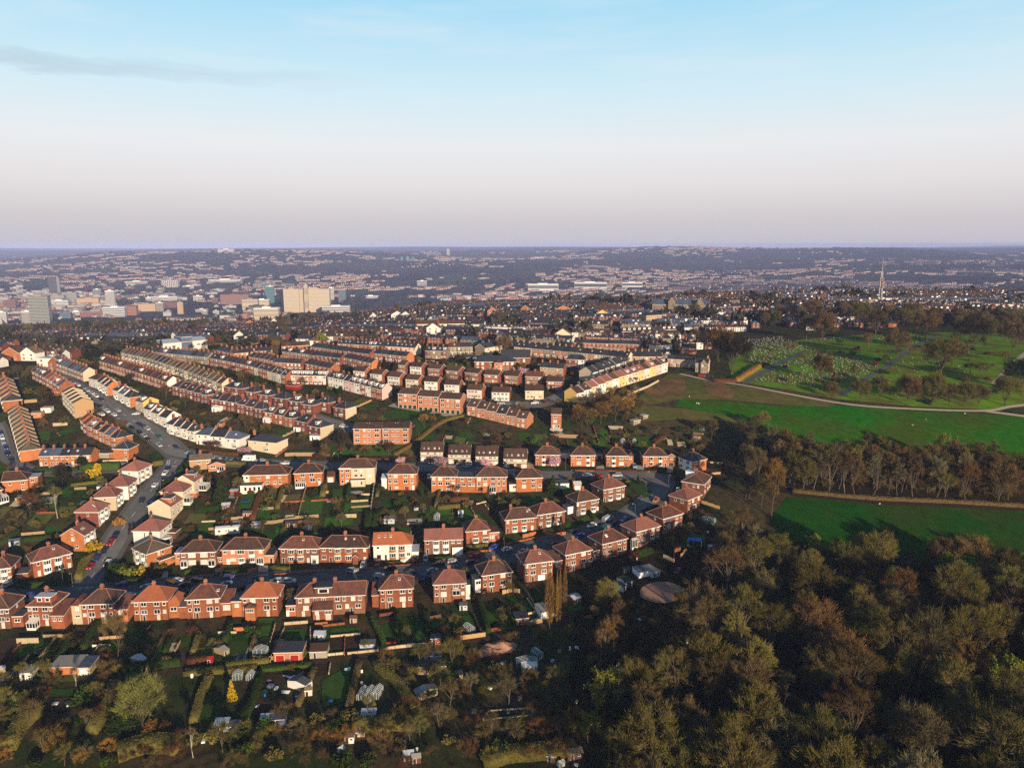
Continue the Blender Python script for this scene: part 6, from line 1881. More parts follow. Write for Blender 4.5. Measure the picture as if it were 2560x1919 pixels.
DRIVE=[('i',1362,345,'pale blue','hatchback',95,'pale blue car on the drive between two upper road semis'),('h',1910,1160,'bright blue','hatchback',40,'bright blue car nosed in beside the white bow bays'),('h',1125,1285,'pale blue','hatchback',95,'pale blue car standing on a narrow drive behind hedge'),
('h',1000,1290,'dark red','hatchback',95,'dark red car tucked against the white garage wing'),('h',575,1338,'red','hatchback',92,'red car on the drive of the orange-roofed semi'),('h',405,1362,'silver','hatchback',92,'silver car before the red garage door'),
('g',660,1440,'black','saloon',92,'black car on the sloping drive between two brown-roofed semis'),('h',1095,1505,'blue','hatchback',92,'blue car in the gap between two front-row houses'),('m',505,358,'dark red','hatchback',50,'dark red car parked on grass by the gravel circle'),
('h',1165,345,'white','hatchback',95,'white car end-on beside the linked orange-brick houses'),('h',1150,170,'dark blue','hatchback',95,'dark blue car before the leftmost town house'),('h',1212,170,'black','hatchback',95,'black car before the leftmost town house'),
('h',1637,195,'white','hatchback',95,'white car before the second town house'),('h',1712,195,'blue','hatchback',95,'blue car between second and third town houses'),('a',1165,728,'white','estate',-35,'white car in the forecourt beside the tan stepped row'),
('j',55,155,'silver','hatchback',70,'silver car in the drive at left edge by hedge'),('a',1570,725,'white','hatchback',5,'white car on the forecourt of the tan infill house'),('s',490,815,'silver','saloon',20,'silver car leaving the club car park'),
('s',762,768,'white','hatchback',10,'white car by the stone row in the club car park'),('s',690,822,'pale blue','hatchback',70,'leftmost pale blue car in the club car park'),('s',775,824,'pale blue','saloon',70,'middle pale blue car in the club car park'),
('s',860,810,'silver','estate',70,'silver car right of the pale blue ones in the club car park'),('s',960,818,'white','hatchback',30,'white car before the hedge of the club car park'),('e',140,160,'red','estate',170,'red car standing on the park path by the stone villa'),('e',195,163,'black','hatchback',170,'black car beside the red one on the park path')]
rc=random.Random(5)
for rname,L in CARLIST.items():
 cnt={}
 items=sorted(L,key=lambda t:px(t[0],t[1],t[2])[0])
 tot={}
 for t in items:
  tot[t[3]]=tot.get(t[3],0)+1
 for c,x,y,colr in items:
  cnt[colr]=cnt.get(colr,0)+1
  p=at(c,x,y)
  a=road_dir(p)+(math.pi if rc.random()<.5 else 0)+rc.uniform(-.04,.04)
  kd=rc.choice(['hatchback','hatchback','hatchback','saloon','estate'])
  lab=f'{colr} car on the {rname}'+(f', {nth(cnt[colr])} {colr} one from left' if tot[colr]>1 else f', the only {colr} one')
  put_car(p,a,kd,colr,lab,'cars parked along the roads')
  take(p.x,p.y,2.4)
for c,x,y,colr,kd,deg,lab in DRIVE:
 p=at(c,x,y)
 put_car(p,math.radians(deg),kd,colr,lab,'cars parked off the roads')
 take(p.x,p.y,2.4)
p=at('i',1105,872)
put_car(p,road_dir(p)+math.pi,'van','silver','silver-white van parked on the bend of the lower road')
def motorhome(p,ang):
 o=thing('motorhome','white motorhome parked in the line of cars on the upper road','motorhome',(p.x,p.y,Z(p.x,p.y)+.2),ang)
 mb=MB()
 side=[(-3.2,.45),(3.0,.45),(3.0,1.1),(2.6,1.35),(2.1,2.0),(2.3,2.75),(1.6,2.9),(-3.2,2.9)]
 k=[(x,-1.1,z)for x,z in side]
 q=[(x,1.1,z)for x,z in side]
 mb.poly(k,'frame')
 mb.poly(q[::-1],'frame')
 for i in range(len(side)):
  j=(i+1)%len(side)
  mb.poly([k[i],q[i],q[j],k[j]],'frame')
 mb.build('body',o)
 for x,w_ in((-2.3,.9),(-.6,1.4),(2.2,.6)):
  for s in(-1,1):
   obj('window',win_mesh(w_,.6,1,'glass_dark','frame',False),o,(x,1.1*s,1.75),0 if s<0 else math.pi)
 wb=CARS['van'][2]
 for x in(-1.9,2.0):
  for y in(-1.02,1.02):
   obj('wheel',wb,o,(x,y,.35))
p=at('g',1022,150)
motorhome(p,road_dir(p))
# ------------------------------------------------------------------ hand-placed trees
TREES=[('bare','j',978,750,15,'brown','tall bare larch standing alone in the front-row gardens',.75),('dense','j',1190,1345,15,'pale green','big pale-topped willow in the allotments',.95),('round','j',1000,1400,7,'dark green','dark evergreen clump below the pale willow',1.2),('conifer','k',333,1095,6.2,'yellow','bright yellow conifer in the allotments',.9),('conifer','l',280,1335,4.4,'green','small bright green conifer in the lower allotments',1.0),
('poplar','l',1375,505,20,'golden','broadest of the golden bare poplars at the allotment corner',.9),('poplar','l',1436,482,18,'golden','thin poplar just right of the broadest poplar',.34),('poplar','l',1460,475,19,'golden','thin middle poplar of the golden group',.34),('poplar','l',1500,440,19,'golden','rightmost of the golden bare poplars',.5),
('pink','b',990,1190,5.0,'pink','pink blossom tree before the cream pair',1.2),('pink','h',1315,212,5.4,'pink','pink blossom tree right of the leftmost town house',1.15),('pink','h',1820,245,5.0,'pink','pink blossom tree before the third town house',1.3),
('pink','h',835,200,4.6,'pink','dull pink blossom tree at the foot of the bank',1.1),('pink','i',580,352,5.4,'pink','pink blossom tree before the first orange-brick semi',1.2),('pink','s',1400,1050,5.5,'pink','pink blossom tree between the gabled tiers',1.2),
('birch','f',665,805,13,'olive','white-stemmed birch in the west gardens',1.0),('birch','j',630,1005,7,'brown','leaning pale-stemmed birch by the allotment hedge',.7),('birch','j',1605,1570,8,'brown','small pale-stemmed birch at the allotment bottom',.8),
('wood','e',585,1065,25,'golden','great golden-brown tree standing before the lower field',.72),('wood','e',520,1000,15,'olive','olive tree under the great golden-brown tree',.8),
('conifer','g',700,645,11,'dark green','broad dark conifer in the gardens below the upper road',1.25),('conifer','i',560,600,8,'dark green','dark conifer beside the end garden-back semi',1.5),('conifer','i',640,1000,7.5,'dark','dark slim conifer before the red-roofed semi',.8),
('bare','d',800,890,11,'rust-brown','rusty bare tree beside the narrow three-storey house',1.0),('round','d',870,860,9,'olive','olive rounded tree beside the rusty bare tree',.7),('bare','d',1020,830,12,'golden','golden bare tree below the cream terrace',1.1),('bare','d',1190,800,13,'rust-brown','broad rusty tree below the cream terrace',1.1),
('bare','d',1330,780,12,'golden','golden-brown tree at the right of the bank thicket',1.1),('bare','d',1100,700,9,'rust-brown','rusty thicket tree under the terrace gardens',1.2),('bare','d',900,680,8,'rust-brown','low rusty tree under the yellow gable',1.2),('bare','d',800,700,7,'brown','low brown tree under the yellow gable',1.2),
('bare','c',1105,885,8,'golden','golden bare tree on the flats lawn',.8),('bare','c',1215,830,5,'golden','small round golden tree on the flats lawn',.8),('bare','c',430,1215,6,'rust-brown','russet bare tree on the lower flats lawn',1.2),('bare','c',700,1190,7,'russet','dark russet tree before the low flats',1.2),('round','b',2080,1090,8,'dark','dark evergreen beside the low flats',.8),('bare','b',1900,1260,9,'rust-brown','rust-brown street tree by the upper road fence',.7),
('bare','b',990,900,9,'rust-brown','broad rusty tree behind the middle slate rows',1.4),('bare','b',650,1180,7,'russet','russet tree in the front gardens above the junction',1.2),('bare','b',560,1180,7,'russet','thin russet tree above the junction',1.0),
('round','f',950,250,6.5,'dark green','round dark evergreen by the brick red row',1.0),('bush','f',1100,320,4.5,'yellow','bright yellow forsythia by the west road hedge',.9),('round','f',720,420,9,'dark','dark bare-topped tree by the west road',1.0),('bare','f',350,780,10,'russet','russet bare tree in the west gardens',.9),('bare','f',220,920,8,'olive','olive bushy tree in the west gardens',1.0),
('bush','f',1050,1190,3.4,'yellow','yellow forsythia hedge end on the hill road',1.5),('bush','f',1370,890,3.2,'golden','golden shrub at a gate on the hill road',1.0),('bush','f',1480,1470,3.0,'yellow-green','yellow-green shrub in the corner garden',1.3),('bush','f',1630,1460,2.6,'yellow','yellow shrub in the corner garden',1.0),('bush','f',1380,1420,3.2,'dark green','dark shrub in the corner garden',1.4),('bush','f',1800,1420,3.0,'olive','olive shrub by the corner garage',1.3),
('bare','f',1530,1060,6,'dark','small dark purple street tree on the hill road',.9),('bush','f',1900,640,5,'dark green','dark clipped bush on the hill road east side',.8),('bush','f',1960,470,5,'dark green','dark bush above the clipped one on the hill road',.9),
('bare','e',200,560,11,'brown','bare tree with pale limbs by the rough slope',1.0),('bare','e',515,480,7,'olive','low olive tree at the field corner',1.3),('fresh','e',1690,745,17,'yellow-green','yellow-green tree in the line between the fields',.8),
('round','q',1000,770,9,'dark','dark evergreen before the mast houses',1.0),('dense','q',470,880,25,'rust-brown','rust-brown tree at the cemetery top, leftmost',0.94),('dense','q',330,860,21,'brown','brown tree behind the leftmost cemetery tree',0.94),('dense','q',790,780,25,'olive','olive tree at the top hedge of the cemetery',0.94),('dense','q',930,850,24,'brown','brown round tree at the cemetery crossing',0.94),
('dense','q',1180,790,20,'olive','olive tree behind the top cemetery path',0.94),('dense','q',1360,850,21,'rust-brown','rust-brown tree beside the top cemetery path',1.01),('dense','q',1740,1005,28,'dark','largest dark tree in the cemetery',1.15),('dense','q',1110,1030,21,'brown','brown tree in the middle of the graves',1.01),('dense','e',1680,155,25,'olive','broad olive tree low in the cemetery',1.08),('dense','q',1880,880,21,'olive','olive tree beyond the largest dark tree',0.81),
('dense','q',2120,975,24,'brown','brown tree at the cemetery right end',0.94),('conifer','q',2190,850,12,'dark','dark conifer at the cemetery right end',.8),('conifer','q',1960,800,11,'dark','dark conifer behind the cemetery chapel houses',.7),('dense','e',905,195,18,'rust-brown','rusty tree among the lower graves',0.88),('conifer','e',1120,98,3.5,'dark','tiny dark conifer among the graves',.9),('conifer','e',990,155,3,'dark','tiny dark conifer by the lower graves',.9),
('dense','e',1160,320,13,'olive','olive tree on the park path, first of the line',0.88),('dense','e',1285,318,15,'olive','olive tree on the park path, second of the line',0.81),('dense','e',1465,345,18,'rust-brown','rusty tree on the park path, third of the line',0.94),('dense','e',1620,348,20,'olive','olive tree on the park path, fourth of the line',0.88),('dense','e',1725,350,13,'brown','brown tree on the park path, fifth of the line',0.88),
('dense','e',1830,350,15,'olive','olive tree on the park path, sixth of the line',0.88),('dense','e',1915,350,13,'brown','brown tree on the park path, seventh of the line',0.88),('dense','e',2090,345,17,'olive','olive tree where the park paths meet',1.08),('dense','e',980,300,9,'rust-brown','small rusty tree at the park path',0.81),('dense','e',2180,260,20,'dark green','dark tree at the right end above the path',1.22),
('dense','e',330,130,25,'dark','dark tree in the villa garden',1.08),('dense','e',250,60,24,'rust-brown','rusty tree behind the villa',1.08),('dense','t',1560,690,11,'rust-brown','rusty garden tree among hilltop houses',.8),('round','t',1310,740,9,'dark','black-green tree beside the white hipped pair',.6),('round','t',1750,690,11,'dark','black-green tree by the lower bungalows',.9),('dense','t',1960,850,16,'rust-brown','tall rusty tree over the park wall',.6),
('conifer','r',1690,1000,10,'dark','black conifer left of the gabled tier',1.3),('conifer','r',1830,1000,9,'dark','narrow black conifer left of the gabled tier',.8),('round','r',880,670,12,'yellow-green','round green tree between the far roofs',.9),('wood','r',250,790,12,'golden','golden bare tree before the brown-roofed red row',.6),('dense','s',1160,770,14,'rust-brown','rusty tree behind the clubhouse',.9),('round','s',1060,800,5,'dark green','dark hedge-like shrub by the club car park',1.2),
('bare','s',2010,760,8,'russet','russet tree before the stone terrace',1.2),('dense','s',60,720,12,'russet','russet tree at the dormered slate row end',.6),('conifer','s',660,420,13,'dark','black conifer at the end of the long hall',.8),('conifer','t',70,400,14,'dark','black conifer standing up on the hilltop',.8),('conifer','t',590,240,13,'dark','black conifer on the ridge skyline',1.4),('conifer','t',930,220,13,'dark','second black conifer on the ridge skyline',1.3),
('bare','w',1640,690,12,'golden','golden bare tree behind the tilted red row',.8),('bare','w',740,620,9,'rust-brown','rusty tree beside the white depot',1.2),('bare','v',570,1270,8,'rust-brown','rusty round tree in the far west gardens',1.2),('round','v',1280,860,7,'dark','black-green bush by the corner of the brown-roofed row',.6),
('fresh','m',1160,330,13,'yellow-green','fresh yellow-green tree at the field edge of the wood',.8),('fresh','m',1560,520,14,'yellow-green','fresh green tree in the upper wood',.7),('fresh','m',1395,830,14,'yellow-green','fresh green crown beside the brown oak in the wood',.7),('fresh','m',1620,860,13,'yellow-green','fresh green tree in the middle of the wood',.7),('fresh','m',1820,430,13,'yellow-green','fresh green crown high in the wood',.7),
('fresh','m',2120,1010,14,'yellow-green','fresh green tree at the right of the wood',.8),('fresh','m',700,850,11,'green','green spreading tree at the left of the wood',1.0),('fresh','m',570,900,9,'green','green bushy tree left of the spreading one',1.0),('fresh','m',140,1080,15,'yellow-green','big fresh green willow beside the wood path',1.0),('fresh','m',60,1200,9,'yellow-green','low green willow beside the wood path',1.0),
]
rt=random.Random(11)
for kind,c,x,y,hh,tint,lab,wd in TREES:
 p=at(c,x,y)
 plant(kind,p,hh,tint,lab,'bush' if kind=='bush' else 'tree',None,rt,wd,bark=(.42,.38,.32)if kind=='birch' else(.075,.055,.038))
 take(p.x,p.y,2.0)
AVOID=[wpoly(c,q)for c,q in LAWNS+PLOTS+YARDS]
AVB=[(min(p.x for p in q),max(p.x for p in q),min(p.y for p in q),max(p.y for p in q),q)for q in AVOID]
def blocked(x,y):
 for x0,x1,y0,y1,q in AVB:
  if x0<=x<=x1 and y0<=y<=y1 and inside(q,x,y):
   return True
 return False
def scatter(poly,gap,mix,where,group,limit=300,jitter=.42,seed=1,keep=.0,band=12.0,test=None,occupy=1.0,pre=None):
 """Plants set out at random inside an outline; each is labelled by its row and its place in it."""
 rng=random.Random(seed)
 x0,x1=min(p[0]for p in poly),max(p[0]for p in poly)
 y0,y1=min(p[1]for p in poly),max(p[1]for p in poly)
 spots=[]
 y,r=y0,0
 while y<y1:
  x=x0+(gap/2 if r%2 else 0)
  while x<x1:
   a,b=x+rng.uniform(-jitter,jitter)*gap,y+rng.uniform(-jitter,jitter)*gap
   if rng.random()>=keep and inside(poly,a,b)and free(a,b,occupy)and not blocked(a,b)and(test is None or test(a,b)):
    u,v=to_px((a,b,Z(a,b)))
    if-200<u<2760 and v<2150:
     spots.append((a,b))
   x+=gap
  y+=gap*.87
  r+=1
 if len(spots)>limit:
  rng.shuffle(spots)
  spots=spots[:limit]
 spots.sort(key=lambda s:s[1])
 rows={}
 for s in spots:
  rows.setdefault(int((s[1]-y0)//band),[]).append(s)
 tot=sum(m[1]for m in mix)
 for ri,k in enumerate(sorted(rows)):
  rows[k].sort(key=lambda s:s[0]/s[1])
  for ci,(a,b)in enumerate(rows[k]):
   t=rng.uniform(0,tot)
   for kind,wgt,h0,h1,tints,wd in mix:
    t-=wgt
    if t<=0:
     break
   tint=rng.choice(tints)
   nm=NAMES[kind].replace('_',' ')
   if pre:
    nm=pre+' '+(nm.split()[-1]if nm!='thicket' else 'shrub')
   lab=f'{tint} {nm} {where}, {nth(ci + 1)} from left in {nth(ri + 1)} row'
   plant(kind,(a,b),rng.uniform(h0,h1),tint,lab,'bush' if kind in('bush','thicket')else 'tree',group,rng,wd*rng.uniform(.85,1.15),name=nm.replace(' ','_'))
   take(a,b,occupy)
 return len(spots)
c0=at('X',1655,1481)
for dx in range(-14,15,2):
 for dy in range(-16,13,2):
  if dx*dx/150+dy*dy/190<1:
   take(c0.x+dx,c0.y+dy,1.5)
def plots(poly,n,seed,where):
 """Small lawns, beds and yards of the gardens, some with a fence or a low wall down one side."""
 rng=random.Random(seed)
 x0,x1=min(p[0]for p in poly),max(p[0]for p in poly)
 y0,y1=min(p[1]for p in poly),max(p[1]for p in poly)
 done,tries,fs=0,0,[]
 while done<n and tries<n*40:
  tries+=1
  x,y=rng.uniform(x0,x1),rng.uniform(y0,y1)
  if not inside(poly,x,y)or not free(x,y,3.5)or blocked(x,y):
   continue
  a=road_dir((x,y))+rng.uniform(-.06,.06)
  w,d=rng.uniform(2,4.2),rng.uniform(2.5,6)
  c,s=math.cos(a),math.sin(a)
  q=[Vector((x+u_*c-v_*s,y+u_*s+v_*c))for u_,v_ in((-w,-d),(w,-d),(w,d),(-w,d))]
  m=rng.choice(['lawn','lawn','lawn','lawn','soil','soil','rough','concrete','wallstone'])
  if m in('concrete','wallstone'):
   q=[p.lerp(Vector((x,y)),.45)for p in q]
  drape({'lawn':'lawn','soil':'soil_plot','rough':'rough_grass'}.get(m,'patio'),q,m,.13,4)
  AVB.append((min(p.x for p in q),max(p.x for p in q),min(p.y for p in q),max(p.y for p in q),q))
  if rng.random()<.55:
   e=[q[1],q[2]]if rng.random()<.6 else[q[2],q[3]]
   fs.append((e,rng.choice([(1.3,'wood','timber'),(1.3,'wood_dark','brown timber'),(.8,'wallstone','pale stone'),(1.2,'wood_new','new timber'),(.9,'brick_red','brick')])))
  done+=1
 fs.sort(key=lambda t:to_px((t[0][0].x,t[0][0].y,Z(t[0][0].x,t[0][0].y)))[0])
 cn_={}
 for e,(h_,m,nm)in fs:
  cn_[nm]=cn_.get(nm,0)+1
  wall_=m in('wallstone','brick_red')
  fence(e,h_,m,f'short {nm} {"wall" if wall_ else "fence"} {where}, {nth(cn_[nm])} {nm} one from left','garden_wall' if wall_ else 'fence',2.4,'short fences '+where,'wall' if wall_ else 'fence',.25 if wall_ else .06,not wall_)
  # the big wood below the fields
WOOD=wpoly('X',[(1800,1455),(1840,1420),(1900,1400),(2050,1405),(2200,1422),(2400,1440),(2660,1455),(2900,1700),(2900,2080),(1485,2080),(1480,1720),(1550,1670),(1680,1650),(1790,1580),(1800,1500)])
scatter(WOOD,11.6,[('wood',4,14,21,['brown','olive','rust-brown','olive'],1.1),('dense',4,12,19,['brown','olive','olive','grey-brown','rust-brown','olive'],1.0),('tall',1.5,15,20,['olive','grey-brown','brown'],1.1),('bare',1.2,7,10,['olive','grey-brown'],1.1)],'in the big wood','trees of the big wood',280,seed=3,band=13,occupy=2.0,pre='woodland')
scatter(WOOD,7.0,[('thicket',3,3,5,['dark','grey-brown','olive'],1.1)],'under the big wood','undergrowth bushes of the big wood',110,seed=4,band=16,occupy=1.0,keep=.4,pre='undergrowth')
scatter(wpoly('X',[(1476,1470),(1550,1530),(1550,1670),(1482,1720)]),6.5,[('wood',3,9,13,['rust-brown','brown','olive'],.9),('thicket',2,3,5,['brown','olive'],1.1)],'beside the wood path','trees beside the wood path',40,seed=34,band=9)
scatter(wpoly('X',[(1470,1480),(1560,1520),(1700,1525),(1800,1500),(1790,1580),(1680,1650),(1540,1690),(1475,1730)]),5.5,[('bare',2,4,6,['rust-brown','brown','russet'],1.1),('thicket',2,2.5,4.5,['brown','olive'],1.1)],'by the gravel circle','trees by the gravel circle',60,seed=5,band=9)
scatter(wpoly('X',[(1760,1430),(1800,1340),(1900,1330),(1860,1400),(1800,1450),(1770,1470)]),7,[('wood',2,10,14,['olive','grey-brown','brown'],.8),('thicket',1,3,5,['dark','olive'],1.1)],'on the wood margin','trees on the wood margin',60,seed=6,band=9)
# belt of tall trees between the two fields
P0,P1=at('e',735,885),at('e',1200,938)
P2=at('e',2330,985)
belt=[P0,P1,P2,P2+Vector((4,26,0)),P1+Vector((2,27,0)),P0+Vector((-4,30,0))]
scatter(belt,5.0,[('tall',5,15,19.5,['brown','rust-brown','grey-brown','olive'],1.1),('dense',5,13,18,['olive','brown','rust-brown'],.8),('thicket',3,4,7,['olive','brown'],1.0)],'in the field belt','trees of the belt between the fields',270,seed=8,band=7,occupy=1.0)
scatter(wpoly('e',[(330,560),(480,500),(620,560),(720,700),(735,885),(560,960),(430,1000),(330,800)]),6.2,[('wood',3,9,14,['dark','brown','olive','grey-brown'],.8),('thicket',2,3,5,['dark','dark green'],1.1)],'in the dark copse','trees of the dark copse',90,seed=9,band=10)
scatter(wpoly('d',[(700,640),(960,600),(1150,560),(1400,480),(1500,560),(1560,640),(1500,780),(1250,830),(950,830),(720,900),(640,800)]),6,[('bare',3,5,9,['rust-brown','golden','brown'],1.1),('thicket',3,2.5,4,['rust-brown','golden','olive'],1.1)],'on the bank','thicket on the bank below the cream terrace',70,seed=10,band=9)
# allotments
scatter(wpoly('j',[(-40,930),(400,930),(650,960),(900,830),(1030,880),(1010,1100),(1080,1300),(1300,1330),(1580,1330),(1800,1400),(1861,1660),(-60,1680)]),5.6,[('thicket',4,2.5,5,['olive','brown','russet','rust-brown','golden'],1.1),('bush',2,2,3.5,['dark green','olive','green'],1.1),('bare',1,5,8,['brown','olive'],1.0)],'in west allotments','bushes of the west allotments',120,seed=12,band=9)
scatter(wpoly('k',[(500,1280),(900,1230),(1300,1210),(1850,1250),(1870,1680),(0,1680),(0,1400),(380,1390)]),5.6,[('thicket',4,2.5,5,['olive','brown','golden','rust-brown'],1.1),('bush',2,2,3.2,['dark green','olive','green'],1.1),('bare',1,5,8,['olive','brown'],1.0)],'in middle allotments','bushes of the middle allotments',110,seed=13,band=9)
scatter(wpoly('l',[(0,720),(560,640),(700,700),(980,720),(980,900),(1640,870),(1650,1160),(1600,1680),(0,1680),(0,1240),(300,1100),(40,850)]),5.8,[('thicket',4,2.5,5,['olive','brown','russet','rust-brown'],1.1),('bush',1.5,2,3.2,['dark green','olive'],1.1),('bare',2,5,9,['olive','brown','grey-brown'],1.1)],
'in east allotments','bushes of the east allotments',130,seed=14,band=9)
scatter(wpoly('l',[(700,600),(1250,500),(1620,430),(1660,560),(1200,640),(960,660)]),4.5,[('thicket',3,2,3.5,['russet','rust-brown','olive'],1.1)],'along the allotment track','bushes along the allotment track',30,seed=15,band=9)
# back and front gardens
GARD=wpoly('X',[(-60,1580),(500,1545),(960,1520),(1240,1500),(1440,1440),(1620,1380),(1760,1340),(1800,1200),(1760,1060),(1600,1090),(1300,1080),(900,1090),(640,1180),(400,1190),(250,1160),(0,1130),(-120,1300)])
plots(GARD,120,51,'in near gardens')
scatter(GARD,5.2,[('bush',4,1.2,2.6,['dark green','olive','green','russet','dark'],1.2),('thicket',3,1.8,3.6,['brown','olive','rust-brown','russet','dark'],1.0),('bare',1.2,3.5,6.5,['brown','russet','olive','grey-brown'],.9),('conifer',.5,2.5,5,['dark green','dark','green'],1.0)],'in near gardens','plants of the near gardens',420,seed=16,band=9,keep=.1,pre='garden')
GARD2=wpoly('X',[(0,1610),(420,1590),(900,1580),(1250,1530),(1430,1470),(1440,1560),(1200,1600),(1000,1640),(700,1690),(400,1690),(0,1700)])
plots(GARD2,50,52,'in front-row gardens')
scatter(GARD2,4.2,[('bush',4,1.2,2.6,['dark green','olive','green','dark'],1.2),('thicket',3,1.8,3.4,['brown','olive','rust-brown','russet'],1.0),('bare',1,3,5.5,['brown','olive'],.9)],'in front-row gardens','plants of the front-row gardens',190,seed=17,band=8,keep=.1,pre='border')
GARD3=wpoly('X',[(0,1130),(420,1100),(700,1120),(830,1110),(1000,1090),(1300,1060),(1560,1000),(1640,930),(1400,890),(1000,880),(600,850),(200,900),(-60,950)])
plots(GARD3,110,53,'in terrace gardens')
scatter(GARD3,7.5,[('bush',3,1.5,3,['dark green','olive','dark'],1.3),('thicket',3,2.2,4.2,['brown','russet','rust-brown','olive','dark'],1.1),('bare',1.6,4,7.5,['russet','brown','rust-brown'],1.0),('round',.5,4,6,['dark','dark green'],1.0)],'in terrace gardens','plants of the terrace gardens',400,seed=18,band=12,keep=.1,pre='backyard')
scatter(wpoly('q',[(-60,760),(420,690),(900,700),(1500,760),(2300,800),(2300,740),(1500,690),(900,640),(400,640),(-60,690)]),13,[('dense',5,11,16,['rust-brown','olive','brown','dark'],.95),('round',1,8,11,['dark','dark green'],.9),('conifer',.6,9,13,['dark'],.8)],'above the cemetery','trees above the cemetery',90,seed=23,band=25)
scatter(wpoly('X',[(1870,960),(2100,1005),(2290,1020),(2480,1026),(2640,1020),(2640,900),(2300,850),(1900,880)]),15,[('bush',2,1.5,3,['dark green','olive','russet'],1.2),('bare',2,5,9,['rust-brown','olive'],1.1)],'in the cemetery','smaller plants of the cemetery',60,seed=19,band=30)
